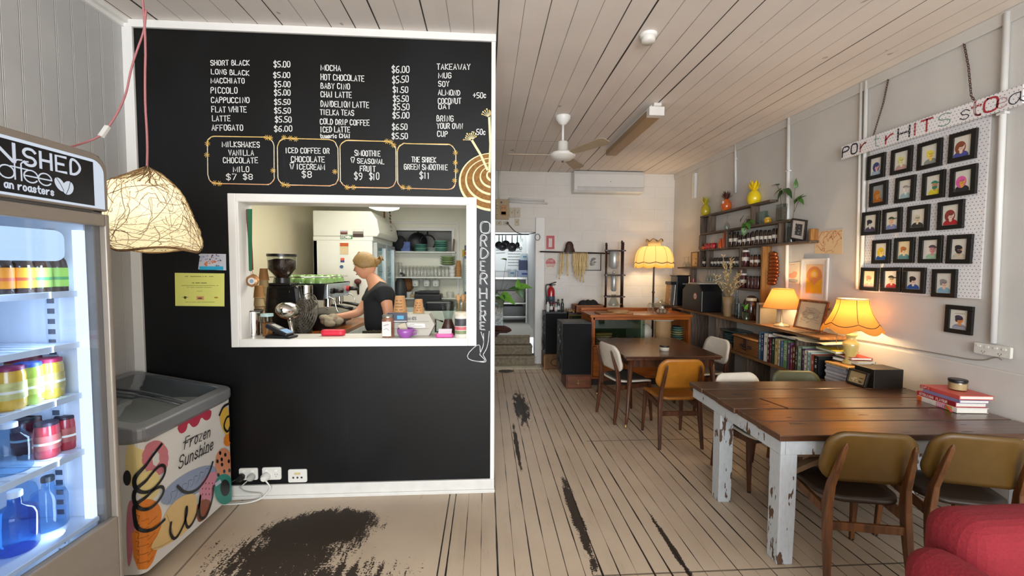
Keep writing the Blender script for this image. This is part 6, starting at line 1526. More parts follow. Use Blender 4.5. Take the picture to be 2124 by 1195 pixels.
b=MB();b.lathe([(.12,0),(.17,.02),(.165,.028),(0,.012)],n=26,sx=1,sy=1.9);single('platter','dark green oval platter resting on the plates behind the hamper','platter',b,mat('#2f453f',.3),(LX+.185,yp-.17,bz+.196)).scale=(.85,.85,1)
yg=hit(1535,760,'X',LX).y
b=MB();b.bx(-.02,.24,-.36,.36,0,.24);single('green_crate','dark green crate on the floor under the low shelf','crate',b,mat('#1d3a20',.6,var=.25,scale=12),(LX+.06,yg-.02,.0),bev=.015)
b=MB();
for k in range(7): b.ell((rr.uniform(0,.18),-.3+.1*k,.05),(.07,.09,.06),10)
single('green_bag','lumpy green cloth bag on top of the crate under the low shelf','bag',b,mat('#234a25',.8,var=.3,scale=14),(LX+.07,yg-.02,.25))
b=MB();b.bx(-.1,.1,-.16,.16,0,.20);single('carton','brown cardboard carton on the floor beside the far white chair','box',b,mat('#7d6242',.7,var=.1),(LX+.02,yg-.62,0),bev=.003)
# ---------------------------------------------------------------- coffee gear at the far end of the ledge
GX=LX+.12
a=Vector((GX,hit(1409,620,'X',GX).y,lz));blkp=mat('#131214',.35,var=.08);
t=thing('coffee_grinder','black upright coffee grinder with a round dial and pale side tray','grinder',a)
b=MB();b.bx(-.10,.10,-.11,.11,.02,.50);b.bx(-.115,.115,-.125,.125,.50,.515);obj('housing',b,blkp,t,.006)
b=MB();b.bx(-.16,.14,-.14,.14,0,.02);obj('base',b,mat('#6e4a2c',.5),t,.004)
b=MB(BACKB@Matrix.Translation((0,0,.111)));b.cyl((.04,.30,0),.026,.014,n=18);obj('dial',b,mat('#8c8f92',.3,metal=.7),t);b=MB(BACKB@Matrix.Translation((0,0,.1105)));b.flat([(-.005,.365),(.08,.365),(.08,.385),(-.005,.385)],.0006);obj('badge',b,mat('#8d8f92',.4),t)
b=MB();b.beam((-.15,-.06,.03),(-.125,-.06,.36),.012,.13,side=(1,0,0));obj('tray',b,mat('#9aa0a0',.3,metal=.5),t,.003);b=MB();b.beam((-.20,.0,.03),(-.18,.0,.36),.03,.14,side=(1,0,0));obj('side_board',b,wood('#b08a58','#8f6a3e',.5),t,.003);b=MB();b.bx(-.20,-.09,-.1,.1,.36,.41);obj('chute',b,blkp,t,.004)
a=Vector((GX+.02,hit(1452,630,'X',GX).y,lz))
t=thing('espresso_machine','black covered espresso machine with a round red sticker on the ledge','coffee machine',a)
b=MB();b.prism([(-.30,0),(.28,0),(.28,.30),(.20,.40),(-.16,.40),(-.24,.34),(-.30,.30)],-.15,.15);b.M=None
for i,v in enumerate(b.v): b.v[i]=Vector((v.z,-v.x,v.y))
obj('housing',b,blkp,t,.012);b=MB();b.bx(-.14,.14,-.18,.14,.40,.412);obj('top_plate',b,mat('#c9c4ba',.4),t,.003)
b=MB(RIGHTB@Matrix.Translation((0,0,.151)));b.disc((.10,.22),.05,.05,0,0,24);b.disc((.10,.22),.038,.038,.0006,1,24);b.ribbon([(.075,.225),(.125,.225)],.008,.0012,2);b.ribbon([(.08,.208),(.12,.208)],.006,.0012,2);obj('sticker',b,[mat('#c4492f',.5),mat('#d8cfc4',.5),mat('#33363c',.5)],t)
b=MB();b.cyl((-.02,.22,.40),.025,.07);b.tube([(-.02,.22,.46),(-.08,.15,.47)],.008,6);obj('tap',b,mat('#8e2a24',.3,coat=.4),t)
for i,u in enumerate((1468,1474,1480,1486)):
    stemglass('wine glass hanging under the fourth shelf above the espresso machine',Vector((SX+.03,hit(u,570,'X',SX+.03).y,P4-.026-.19)),.185,.032,'wine glasses hanging under the fourth shelf',-1)
for i,u in enumerate((1420,1428)): stemglass('wine glass on the lamp-lit left end of the fourth shelf',Vector((SX+.05,hit(u,540,'X',SX+.05).y,P4)),.17,.035,'wine glasses at the shelf\'s left end',-1)
t,B,W_,H_=frame_thing('photo_frame','small brown-framed photo at the left end of the fourth shelf','picture',[(1437,525),(1450,525),(1448,556),(1434,556)],SX+.02,mat('#6e4a2a',.5),0,.012,plainpic(0,0,0),[mat('#c7a778',.6),mat('#8a6a44',.6),mat('#dcc49a',.6)],tilt=0)
t.location.z=P4+H_/2+.003
# ---------------------------------------------------------------- orange timber display cabinet
KX0_,KX1,KY0,KY1,KZ1=1.53,3.02,5.85,6.5,1.045
kc=Vector(((KX0_+KX1)/2,(KY0+KY1)/2,0));Mk=Matrix.Translation(-kc)
ow=wood('#b3621f','#8a4413',.3,2.4,(1,8,8),.06,coat=.3);owv=wood('#b3621f','#8a4413',.32,2.4,(8,8,1),.06,coat=.2)
ct=thing('display_cabinet','orange timber display cabinet with glass front and drawers behind the dining table','cabinet',kc)
b=MB(Mk);b.bx(KX0_-.02,KX1+.02,KY0-.02,KY1,KZ1-.04,KZ1);obj('top',b,ow,ct,.006)
b=MB(Mk);b.bx(KX0_-.01,KX1,KY1-.03,KY1,KZ1,KZ1+.045);obj('gallery',b,ow,ct,.006)
for x in (KX0_,KX1-.03): b=MB(Mk);b.bx(x,x+.03,KY0,KY1,.1,KZ1-.04);obj('side_panel',b,owv,ct,.003)
b=MB(Mk);b.bx(KX0_,KX1,KY0+.01,KY1,.10,.13);b.bx(KX0_,KX1,KY0+.01,KY1,.58,.605);obj('shelf',b,ow,ct,.003)
b=MB(Mk);b.bx(KX0_+.03,KX0_+.055,KY0,KY0+.02,.605,KZ1-.04);b.bx(KX0_+.03,KX1-.03,KY0,KY0+.02,KZ1-.075,KZ1-.04);obj('front_frame',b,ow,ct,.003)
b=MB(Mk);b.bx(KX0_+.055,KX0_+.80,KY0+.006,KY0+.011,.605,KZ1-.075);obj('glass_door',b,glass('#e9f2ea',.88,1.5),ct)
b=MB(Mk);b.bx(KX0_+.03,KX0_+.74,KY1-.02,KY1-.015,.605,KZ1-.04);obj('back_panel',b,mat('#3c4a36',.25,coat=.4,var=.3,scale=20),ct)
b=MB(Mk);b.bx(KX0_+.745,KX0_+.77,KY0+.02,KY1,.605,KZ1-.04);obj('divider',b,mat('#c9d2c4',.3),ct)
for i in range(3):
    x0=KX0_+.035+i*.475;b=MB(Mk);b.bx(x0,x0+.465,KY0-.006,KY0+.016,.14,.575);d=obj('drawer',b,ow,ct,.004)
    b=MB(Mk);b.ell((x0+.23,KY0-.02,.43),(.022,.018,.022),12);obj('knob',b,mat('#4a2812',.3),d)
b=MB(Mk);b.bx(KX0_+.03,KX1-.03,KY0+.04,KY1-.03,0,.1);obj('plinth',b,mat('#2a1a10',.6),ct)
for i,(dx,z,l,hc) in enumerate(((.06,.607,.20,'#8f7142'),(.07,.70,.19,'#a58250'))):
    for k in range(2):
        b=MB();b.prism(rrect(.26,.20,.03,3),0,.032);t=single('paper_bag',('flat brown paper bag on the cabinet floor','second flat brown paper bag on the cabinet floor','brown paper bag on the upper pile inside the cabinet','topmost brown paper bag inside the cabinet')[2*i+k],'bag',b,mat(hc,.7,var=.12),(KX0_+.19+dx*.2,KY0+.15,z+.035*k),.1*k,'paper bags in the cabinet',bev=.012)
b=MB(Mk);b.bx(KX0_+.04,KX0_+.36,KY0+.03,KY0+.3,.69,.698);obj('wire_shelf',b,mat('#6d5a34',.5),ct)
for i in range(5): cup('glass_tumbler','small tumbler in the row at the back of the cabinet','glass',(KX0_+.47+.058*i,KY0+.12,.606),.026,.09,glass('#e6efe9',.9),'tumblers in the cabinet')
b=MB();b.lathe([(.08,0),(.09,.02),(.09,.20),(.05,.27),(0,.29)],n=20);single('white_canister','rounded white canister inside the cabinet next to the ribbed basket','canister',b,mat('#b7b2a6',.4,var=.06),(KX0_+.875,KY0+.16,.606))
t=thing('ribbed_basket','tall tan ribbed basket with a pale cloth rim inside the cabinet','basket',(KX0_+1.14,KY0+.16,.606));b=MB();b.lathe([(.115,0),(.125,.05),(.118,.1),(.126,.15),(.12,.2),(.128,.25),(.122,.33)],n=26,sx=1,sy=.75);obj('body',b,mat('#a8855a',.6,var=.12,scale=20,stretch=(1,1,6)),t);b=MB();b.lathe([(.13,.33),(.15,.345),(.12,.37),(0,.375)],n=26,sx=1.15,sy=.7);obj('cloth',b,mat('#b9aa96',.7),t)
stack('green-rimmed bowl in the stack at the right of the cabinet',(KX0_+1.385,KY0+.2,.606),7,.10,.034,['#8f9468','#5f8070','#4f6f68','#8f9468'],'bowls in the cabinet','bowl')
# on top of the cabinet
b=MB();b.prism(rrect(.52,.30,.03,4),0,.022);single('chopping_board','rectangular wooden board on the cabinet top, under the round one','board',b,wood('#a8703f','#7d4d26',.5,4,(1,8,8),.1),(KX0_+.38,KY0+.18,KZ1),.04,bev=.004)
b=MB();b.cyl((0,0,0),.16,.02,n=36);single('round_board','round pale wooden board on top of the rectangular board','board',b,wood('#b98e58','#94683a',.5,4,(1,6,6),.1),(KX0_+.46,KY0+.20,KZ1+.0225),bev=.003)
a=Vector((2.66,KY0+.20,KZ1));t=thing('glass_bowl','lidded glass bowl of garlic bulbs on the right end of the cabinet','bowl',a)
b=MB();b.lathe([(.07,0),(.10,.02),(.115,.09),(.105,.13)],n=22,cap=False);obj('bowl',b,glass('#eef2ee',.9),t);b=MB();b.lathe([(.115,.13),(.10,.15),(.04,.175),(.012,.185),(.018,.20),(0,.21)],n=22,cap=False);obj('lid',b,glass('#eef2ee',.9),t)
for k in range(9): b=MB();a2=2*PI*k/6;r2=.055 if k<6 else .02;b.ell((0,0,.02),(.024,.024,.022),10);b.lathe([(.02,.03),(.006,.045),(.004,.055)],n=8);single('garlic_bulb','pale garlic bulb inside the lidded glass bowl','garlic',b,mat('#cdb6a0',.6,var=.15),(a.x+r2*math.cos(a2),a.y+r2*math.sin(a2),a.z+.012+(.045 if k>5 else 0)),group='garlic bulbs in the glass bowl')
t=thing('wire_rack','tangle of wire whisks and a white tag beside the glass bowl','rack',(2.54,KY0+.30,KZ1));b=MB()
for k in range(5): a2=k*.6;b.tube(chaikin([(-.05+.02*k,0,0),(-.06+.02*k,.03*math.sin(a2),.12),(.0+.02*k,.05*math.cos(a2),.16),(.05,.02,.02)],2),.003,5)
obj('wire',b,mat('#8b8468',.35,metal=.6),t);b=MB();b.box((.07,-.02,.21),(.045,.006,.05));b.tube([(.05,0,.15),(.07,-.02,.2)],.002,5);obj('tag',b,mat('#ccc9c2',.5),t)
# ---------------------------------------------------------------- loudspeakers on little crates
def speaker(label,x0,x1,y0,y1,z0,z1):
    c=Vector(((x0+x1)/2,(y0+y1)/2,z0));t=thing('loudspeaker',label,'speaker',c,group='black loudspeakers');w2,d2,h=(x1-x0)/2,(y1-y0)/2,z1-z0
    b=MB();b.bx(-w2,w2,-d2,d2,0,h);obj('cabinet',b,mat('#121213',.4,var=.1),t,.004)
    b=MB();b.bx(-w2+.008,w2-.008,-d2-.008,-d2,.008,h-.02);obj('grille',b,mat('#0c0d10',.95,var=.15,scale=200),t,.003)
    B=basis((0,-1,0),(0,0,1),(-1,0,0),(-w2,0,0))
    for z,r in ((h*.25,d2*.78),(h*.60,d2*.48),(h*.83,d2*.3)):
        b=MB(B);b.lathe([(r,0),(r*1.0,.012),(r*.86,.016),(r*.3,-.004+.01),(r*.28,.014),(0,.02)],(0,z,0),n=26);obj('driver',b,mat('#4b4d52',.35,metal=.3) if r<d2*.7 else mat('#242426',.5),t)
    return t
speaker('nearer black loudspeaker, on the low drawer box',1.07,1.50,5.72-.02,6.10,.205,.955)
speaker('further black loudspeaker beside the door frame, standing on an old case',1.00,1.37,6.86,7.24,.26,.975)
t=thing('drawer_box','small brown wooden drawer box under the nearer loudspeaker','box',(1.31,5.90,0));b=MB();b.bx(-.17,.20,-.19,.19,0,.204);obj('carcass',b,wood('#6e3b1e','#472310',.5,3,(1,8,8),.1),t,.005)
b=MB();b.bx(-.15,.18,-.203,-.19,.02,.185);d=obj('drawer',b,wood('#7a4322','#522b14',.5,3,(1,8,8),.1),t,.004);b=MB();b.tube([(.0,-.205,.115),(-.012,-.215,.095),(0,-.22,.075),(.012,-.215,.095),(0,-.205,.115)],.004,6);b.ell((0,-.208,.12),.010,8);obj('ring_pull',b,mat('#b8a66c',.3,metal=.8),d)
t=thing('old_case','worn brown case with a round emblem under the further loudspeaker','case',(1.19,7.03,0));b=MB();b.bx(-.20,.21,-.19,.21,0,.258);obj('body',b,mat('#75522f',.65,var=.3,scale=14,bump=.3),t,.012);b=MB(BACKB@Matrix.Translation((0,0,.191)));b.disc((.0,.12),.10,.07,0,0,24);b.disc((.0,.12),.075,.05,.0008,1,24);obj('emblem',b,[mat('#4b3420',.7),mat('#84603a',.7,var=.2)],t)
b=MB();
for x in (-.201,.201): b.box((x,-.19,.12),(.02,.02,.24))
obj('corner',b,mat('#9c6d3a',.6),t)
for i,(x,cm,h) in enumerate(((1.06,'#cfd4d6',.20),(1.125,'#2b2b2e',.20),(1.20,'#8d9497',.17),(1.245,'#26241f',.21),(1.31,'#2c2c2a',.22))):
    t=thing('bottle',('clear bottle with white label, leftmost on the far loudspeaker','dark bottle, second from left on the far loudspeaker','short grey bottle in the middle on the far loudspeaker','black-capped bottle, fourth on the far loudspeaker','tall dark bottle, rightmost on the far loudspeaker')[i],'bottle',(x,6.97+.03*(i % 2),.975),group='bottles on the far loudspeaker');b=MB();b.lathe([(.026,0),(.028,.01),(.028,h*.6),(.014,h*.78),(.014,h*.84)],n=14);obj('body',b,mat(cm,.2,coat=.4),t);b=MB();b.cyl((0,0,h*.84),.017,h*.16,n=12);obj('cap',b,mat('#17181a',.4),t);b=MB();b.lathe([(.0286,h*.15),(.0286,h*.45)],n=14,cap=False);obj('label',b,mat('#d6d6d2',.6) if i!=4 else mat('#3c3a34',.6),t)
# dark display case along the back wall
b=MB();t=thing('back_case','low dark green glass case with brass edges along the back wall','cabinet',(1.92,7.05,0));b.bx(-.52,.60,-.2,.2,0,.93);obj('body',b,mat('#26301f',.2,coat=.5,var=.5,scale=30),t,.004)
b=MB();b.bx(-.525,.605,-.205,.205,.93,.965);obj('top',b,mat('#2e2419',.4),t,.004);b=MB()
for x in (-.52,.6): b.tube([(x,-.202,0),(x,-.202,.93)],.007,6)
b.tube([(-.52,-.202,.925),(.6,-.202,.925)],.007,6);obj('brass_edge',b,mat('#b39a5a',.35,metal=.8),t)
t=thing('wooden_tray','orange-brown wooden tray box with a dark cloth on the back case','tray',(1.755,6.98,.966));b=MB();b.bx(-.25,.25,-.16,-.14,0,.13);b.bx(-.25,.25,.14,.16,0,.13);b.bx(-.25,-.23,-.16,.16,0,.13);b.bx(.23,.25,-.16,.16,0,.13);b.bx(-.25,.25,-.16,.16,0,.012);obj('box',b,wood('#a3642f','#7a421a',.5,3,(1,8,8),.1),t,.003)
b=MB();rr2=random.Random(6)
for k in range(8): b.ell((-.10+.03*k+rr2.uniform(-.02,.02),rr2.uniform(-.03,.03),.10),(.08,.07,rr2.uniform(.06,.11)),10)
single('dark_cloth','crumpled dark grey cloth heaped in the wooden tray box','cloth',b,mat('#1f1d1e',.9,var=.2,bump=.3),(1.755,6.98,.985))
b=MB();
for k in range(60): b.ell((rr2.gauss(0,.03),rr2.gauss(0,.06),.012+rr2.random()*.03),(.018,.011,.011),6)
o=single('dried_pods','heap of pale dried pods left of the wooden tray on the back case','pods',b,mat('#a98d68',.8,var=.3,scale=40),(1.45,6.98,.966));o['kind']='stuff'
# cold-drip coffee tower
tcx=Vector((2.21,6.98,.966));t=thing('drip_tower','tall dark wooden cold-drip coffee tower with glass vessels','coffee tower',tcx);dk=wood('#3c2118','#22120c',.35,3,(10,10,1));TH=1.16
for x,y,h in ((-.165,-.09,TH-.02),(-.115,.10,TH),(.125,-.09,TH),(.165,.10,TH+.04)):
    b=MB();b.tube([(x,y,0),(x,y,h)],.016,10);b.lathe([(.016,0),(.024,.01),(.012,.02),(.02,.035),(0,.05)],(x,y,h),n=10);obj('post',b,dk,t)
for z in (TH-.10,TH-.52,TH-.98+.09):
    b=MB();b.beam((-.19,-.09,z),(.17,-.09,z),.022,.022);b.beam((-.14,.10,z),(.19,.10,z),.022,.022);b.beam((-.165,-.11,z),(-.115,.12,z),.022,.022);b.beam((.125,-.11,z),(.165,.12,z),.022,.022);b.tube([(.09*math.cos(a),.07*math.sin(a),z) for a in [2*PI*i/20 for i in range(20)]],.008,6,0,True);obj('tier',b,dk,t)
steel=mat('#c4c8c8',.38,metal=.55,var=.05)
for z,r,h,gm,nm in ((TH-.41,.08,.33,steel,'water_vessel'),(TH-.80,.052,.30,mat('#b9bdbc',.35,metal=.5),'coffee_column'),(TH-1.05,.085,.20,glass('#ecf2f2',.9),'carafe')):
    b=MB();b.lathe([(r*.6,0),(r*.95,h*.1),(r,h*.5),(r,h*.95),(r*.7,h)]if nm!='carafe' else [(r,0),(r*1.05,.04),(r*.6,h*.6),(r*.35,h*.75),(r*.5,h)],(0,0,z),n=20);obj(nm,b,gm,t)
b=MB();b.ell((0,0,TH-.47),.03,10);b.tube([(0,0,TH-.44),(0,0,TH-.5)],.012,8);obj('drip_tap',b,steel,t)
b=MB();b.tube(chaikin([(.06,-.06,.12),(.13,-.10,.16),(.16,-.10,.08),(.15,-.06,.0)],2),.007,6);obj('handle',b,mat('#c9a878',.4),t)
# floor lamp with the domed fringed shade
fl=Vector((2.84,6.80,0));
def fstand(t):
    b=MB();b.lathe([(.15,0),(.15,.02),(.05,.04),(.018,.06),(.018,1.0),(.028,1.02),(.018,1.04),(.016,1.3),(.026,1.32),(.016,1.34),(.014,1.78)],n=16);obj('stand',b,mat('#2b1a12',.35),t)
dome0,dome1=hit(1371,545,'Y',6.8).z,hit(1371,512,'Y',6.8).z
t=thing('floor_lamp','glowing floor lamp with a cream scalloped dome shade and crown-like top','lamp',fl);fstand(t)
NS=10;n=NS*8;b=MB();K=12;zA,zB=1.80,2.10
def dome(a,f):
    r=.31*math.cos(f*1.18)**.75 if f>0 else .31;r=max(r,.10);dz=-.035*abs(math.sin(NS*a/2))*(1-f)**6;return (r*(1+.025*abs(math.sin(NS*a/2))),a,zA+(zB-zA)*math.sin(f*PI/2)+dz)
pol=lambda q,k=1: (q[0]*k*math.cos(q[1]),q[0]*k*math.sin(q[1]),q[2])
b.add([pol(dome(2*PI*j/n,i/K)) for i in range(K+1) for j in range(n)],[(i*n+j,i*n+(j+1) % n,(i+1)*n+(j+1) % n,(i+1)*n+j) for i in range(K) for j in range(n)],0,True)
K2=5;nn=60
b.add([((.10+.035*(i/K2)**2)*math.cos(2*PI*j/nn),(.10+.035*(i/K2)**2)*math.sin(2*PI*j/nn),zB+.10*(i/K2)+(.022*math.cos(6*2*PI*j/nn) if i==K2 else 0)) for i in range(K2+1) for j in range(nn)],[(i*nn+j,i*nn+(j+1) % nn,(i+1)*nn+(j+1) % nn,(i+1)*nn+j) for i in range(K2) for j in range(nn)],0,True)
sh=obj('lamp_shade',b,CREAM,t)
b=MB()
for i in range(NS): b.tube([pol(dome(2*PI*i/NS,f/10),1.006) for f in range(0,11)],.0025,5)
b.tube([pol(dome(2*PI*j/n,.07),1.008) for j in range(n)],.006,5,0,True);b.tube([(.104*math.cos(2*PI*j/40),.104*math.sin(2*PI*j/40),zB) for j in range(40)],.006,5,0,True);b.tube([(.136*math.cos(2*PI*j/nn),.136*math.sin(2*PI*j/nn),zB+.10+.022*math.cos(6*2*PI*j/nn)) for j in range(nn)],.004,5,0,True)
obj('braid',b,TRIMB,sh)
b=MB();b.add([pol((dome(2*PI*j/n,0)[0],2*PI*j/n,dome(2*PI*j/n,0)[2]-dz)) for dz in (0,.035) for j in range(n)],[(j,(j+1) % n,n+(j+1) % n,n+j) for j in range(n)],0,True);obj('fringe',b,shade_mat('#d9a858',.5,'#b98d48'),sh)
bulb(t,1.93,8,.03);point('floor_lamp_light',(fl.x,fl.y,1.93),17,WARM,.06)
# ---------------------------------------------------------------- back wall fittings
a=Vector((2.13,YE,3.225));t=thing('air_conditioner','white split-system air conditioner high on the back wall','air conditioner',a)
b=MB();b.prism([(0,-.185),(-.20,-.185),(-.235,-.14),(-.235,.12),(-.20,.185),(0,.185)],-.62,.62)
for i,v in enumerate(b.v): b.v[i]=Vector((v.z,v.x,v.y))
obj('housing',b,mat('#d6d5d2',.35,var=.02),t,.012);b=MB();b.bx(-.56,.60,-.237,-.225,-.165,-.10);obj('louvre',b,mat('#c3c2bf',.4),t,.004);b=MB(BACKB@Matrix.Translation((0,0,.2356)));b.ribbon([(-.57,-.095),(.61,-.095)],.006,0,0);b.disc((.02,.0),.012,.008,0,0,10);obj('panel_line',b,mat('#8f8e8c',.5),t)
def wallsign(u0,v0,u1,v1,name,label,cat,mats,deco,y=YE):
    return sheet(name,label,cat,[(u0,v0),(u1,v0),(u1,v1),(u0,v1)],BACKB,.001,mats,'Y',y,deco,th=.004)
REDS=mat('#b0202c',.4);WHT=mat('#dedad4',.5)
def ext_sign(mb,W_,H_,z):
    z+=.001;mb.flat([(-.2*W_,-.34*H_),(.2*W_,-.34*H_),(.2*W_,.30*H_),(-.2*W_,.30*H_)],z,1);mb.flat([(-.12*W_,-.28*H_),(.12*W_,-.28*H_),(.12*W_,.16*H_),(-.12*W_,.16*H_)],z+.0004,2);mb.ribbon([(-.12*W_,.24*H_),(.08*W_,.24*H_)],.006,z+.0006,0)
wallsign(1133,489,1150,517,'fire_sign','red fire extinguisher sign on the back wall beside the door','sign',[REDS,WHT,mat('#d6b9b4',.5)],ext_sign)
def round_sign(mb,W_,H_,z):
    z+=.001;mb.disc((0,0),.42*W_,.42*H_,z,1,28);mb.flat([(-.42*W_,-.06*H_),(.42*W_,-.06*H_),(.36*W_,-.26*H_),(-.36*W_,-.26*H_)],z+.0004,0);mb.disc((0,-.36*H_),.3*W_,.06*H_,z+.0003,0,14)
    write(mb,'FIRE',-.25*W_,.12*H_,.25*W_,.12*H_,.16*H_,.006,z+.0008,0,.03);write(mb,'EXTINGUISHER',-.36*W_,-.2*H_,.36*W_,-.2*H_,.09*H_,.004,z+.0008,1,.03)
wallsign(1130,534,1154,558,'warning_sign','square sign with a red disc below the fire sign','sign',[mat('#d4cdc0',.5),REDS],round_sign)
a=hit(1143,612,'Y',YE-.09);a.z-=.27;t=thing('fire_extinguisher','red fire extinguisher hanging on the back wall','fire extinguisher',a)
b=MB();b.lathe([(.055,0),(.065,.015),(.067,.02),(.067,.34),(.055,.385),(.026,.41),(.026,.43)],n=22);obj('cylinder',b,mat('#b01622',.2,coat=.5),t);b=MB();b.lathe([(.068,.14),(.068,.25)],n=22,cap=False);obj('label',b,mat('#3a4a5a',.5,var=.5,scale=30),t);b=MB();b.lathe([(.0683,.06),(.0683,.11)],n=22,cap=False);obj('band',b,WHT,t)
b=MB();b.tube([(0,0,.42),(0,0,.46)],.02,8);b.tube([(-.03,0,.46),(.09,-.01,.50)],.009,6);b.tube([(-.03,0,.445),(.08,-.02,.455)],.007,6);obj('handle',b,mat('#1a1a1a',.4),t);b=MB();b.tube(chaikin([(-.02,0,.45),(-.09,-.01,.46),(-.10,-.02,.38),(-.085,-.02,.2),(-.09,-.02,.10)],2),.010,7);obj('hose',b,mat('#17181a',.5),t);b=MB();b.bx(-.02,.02,.03,.089,.2,.42);obj('bracket',b,mat('#33312f',.5),t)
sheet('plastic_sleeve','crinkled clear plastic sleeve with faint print hanging on the back wall','paper',[(1152,570),(1177,572),(1178,611),(1150,611)],BACKB,.0,[mat('#ccc6c0',.25,var=.08,scale=30),mat('#c29a94',.6)],'Y',YE-.002,lambda mb,W_,H_,z: [mb.ribbon([(-.35*W_,(.3-.1*k)*H_),((.1+.03*(k % 3))*W_,(.32-.1*k)*H_)],.004,z+.001,1) for k in range(6)],th=.003)
# drying rail with pale strips
ra,rb_=hit(1120,522,'Y',YE-.16),hit(1271,526,'Y',YE-.16);t=thing('drying_rail','dark iron rail on a bell-shaped wooden mount across the back wall','rail',ra);b=MB();b.tube([(0,0,0),rb_-ra],.012,10);obj('rail',b,mat('#2a1d18',.5,metal=.3),t)
c=hit(1181,525,'Y',YE-.16)-ra;b=MB();b.bx(c.x-.13,c.x+.13,-.015,.012,c.z-.01,c.z+.02);b.lathe([(.10,0),(.09,.05),(.075,.08),(.07,.13),(.045,.175),(.03,.185),(0,.19)],(c.x,0,c.z+.015),n=20,sy=.5);obj('mount',b,mat('#3a2016',.5,var=.15),t);b=MB();b.bx(c.x-.03,c.x+.03,.0,.158,c.z+.03,c.z+.08);obj('arm',b,mat('#3a2016',.5),t)
rr2=random.Random(31);cream_=mat('#d9be88',.7,var=.2,scale=40);G_='pale strips drying on the rail'
for i in range(13):
    if i<3: u=(1164,1169,1178)[i];L_=(.46,.36,.40)[i]
    else: u=1190+(i-3)*3.1;L_=(.30,.34,.42,.46,.50,.44,.52,.36,.32,.30)[i-3]
    p=hit(u,525,'Y',YE-.18);x0=rr2.uniform(-.01,.01)
    b=MB();n=9;w2=.011
    for side in (-1,1): pass
    pts=[(x0*k*.3+.006*math.sin(k*1.3+i),-.012 if k else -.002,-L_*k/n) for k in range(n+1)]
    vs=[v for q in pts for v in ((q[0]-w2,q[1]+.004*math.sin(q[2]*20+i),q[2]),(q[0]+w2,q[1],q[2]))]
    b.add(vs,[(2*k,2*k+1,2*k+3,2*k+2) for k in range(n)],0,True);pts2=[(x0*k*.2-.004,.03,-L_*.8*k/n) for k in range(n+1)];vs=[v for q in pts2 for v in ((q[0]-w2,q[1],q[2]),(q[0]+w2,q[1],q[2]))];b.add([(-w2,-.002,.012),(w2,-.002,.012),(w2,.03,.012),(-w2,.03,.012)],[(0,1,2,3)]);b.add(vs,[(2*k,2*k+1,2*k+3,2*k+2) for k in range(n)],0,True)
    o=single('drying_strip',('long pale strip hanging alone, leftmost on the rail','shorter pale strip next to the leftmost one on the rail','wavy pale strip hanging just under the wooden mount')[i]if i<3 else 'pale strip in the thick bunch right of the wooden mount','strip',b,cream_,p,group=G_);m_=o.modifiers.new('solid','SOLIDIFY');m_.thickness=.003
def bwprint(b,W_,H_,z):
    z+=.001;b.flat([(-W_/2,-H_/2),(W_/2,-H_/2),(W_/2,H_/2),(-W_/2,H_/2)],z,0);rr3=random.Random(3)
    for k in range(16): b.disc((rr3.uniform(.0,.25)*W_,rr3.uniform(-.2,.2)*H_),rr3.uniform(.03,.08)*W_,rr3.uniform(.03,.10)*H_,z+.0004+k*.00005,1+k % 2,8)
P=[hit(u,v,'Y',YE-.02) for u,v in ((1200,524),(1247,527),(1247,562),(1200,561))];c=(P[0]+P[2])/2;W_,H_=P[1].x-P[0].x,P[0].z-P[3].z
t=thing('framed_print','thin black-framed print on the back wall half hidden by the strips','picture',c);b=MB(BACKB)
for x0,x1,y0,y1_ in ((-W_/2,W_/2,H_/2-.014,H_/2),(-W_/2,W_/2,-H_/2,-H_/2+.014),(-W_/2,-W_/2+.014,-H_/2,H_/2),(W_/2-.014,W_/2,-H_/2,H_/2)): b.bx(x0,x1,y0,y1_,-.018,.004)
obj('frame',b,mat('#1c1a19',.4),t);b=MB(BACKB);b.bx(-W_/2+.01,W_/2-.01,-H_/2+.01,H_/2-.01,-.018,-.008);bwprint(b,W_-.03,H_-.03,-.008);obj('picture',b,[mat('#c9c5bd',.5),mat('#77746e',.6),mat('#a09c94',.6)],t)
# switchboard, sockets and conduits over the doorway
a0,a1=hit(1028,413,'Y',YE-.05),hit(1056,455,'Y',YE-.05);c=(a0+a1)/2;W_,H_=a1.x-a0.x,a0.z-a1.z
t=thing('switchboard','old beige electrical switchboard above the rear doorway','switchboard',c);bei=mat('#a8936e',.5,var=.12,scale=12);b=MB();b.bx(-W_/2,W_/2,0,.05,-H_/2,H_/2);obj('panel',b,bei,t,.006)
for x,z,w_,h_,cm in ((.02,-.02,.10,.17,'#b3814a'),(.02,-.07,.09,.06,'#c69a52'),(-.09,.06,.04,.10,'#b5a37e'),(-.09,-.10,.035,.07,'#b5a37e')): b=MB();b.bx(x-w_/2,x+w_/2,-.022,.002,z-h_/2,z+h_/2);obj('fuse_holder',b,mat(cm,.5),t,.004)
b=MB(BACKB@Matrix.Translation((0,0,.0225)));
for x,y in ((-.09,.06),(-.09,-.1),(-.005,.02),(.04,.02)): b.disc((x,y),.009,.009,.0,0,10)
b.disc((-.02,.12),.016,.016,-.02,0,12);obj('knob',b,mat('#241e1a',.5),t)
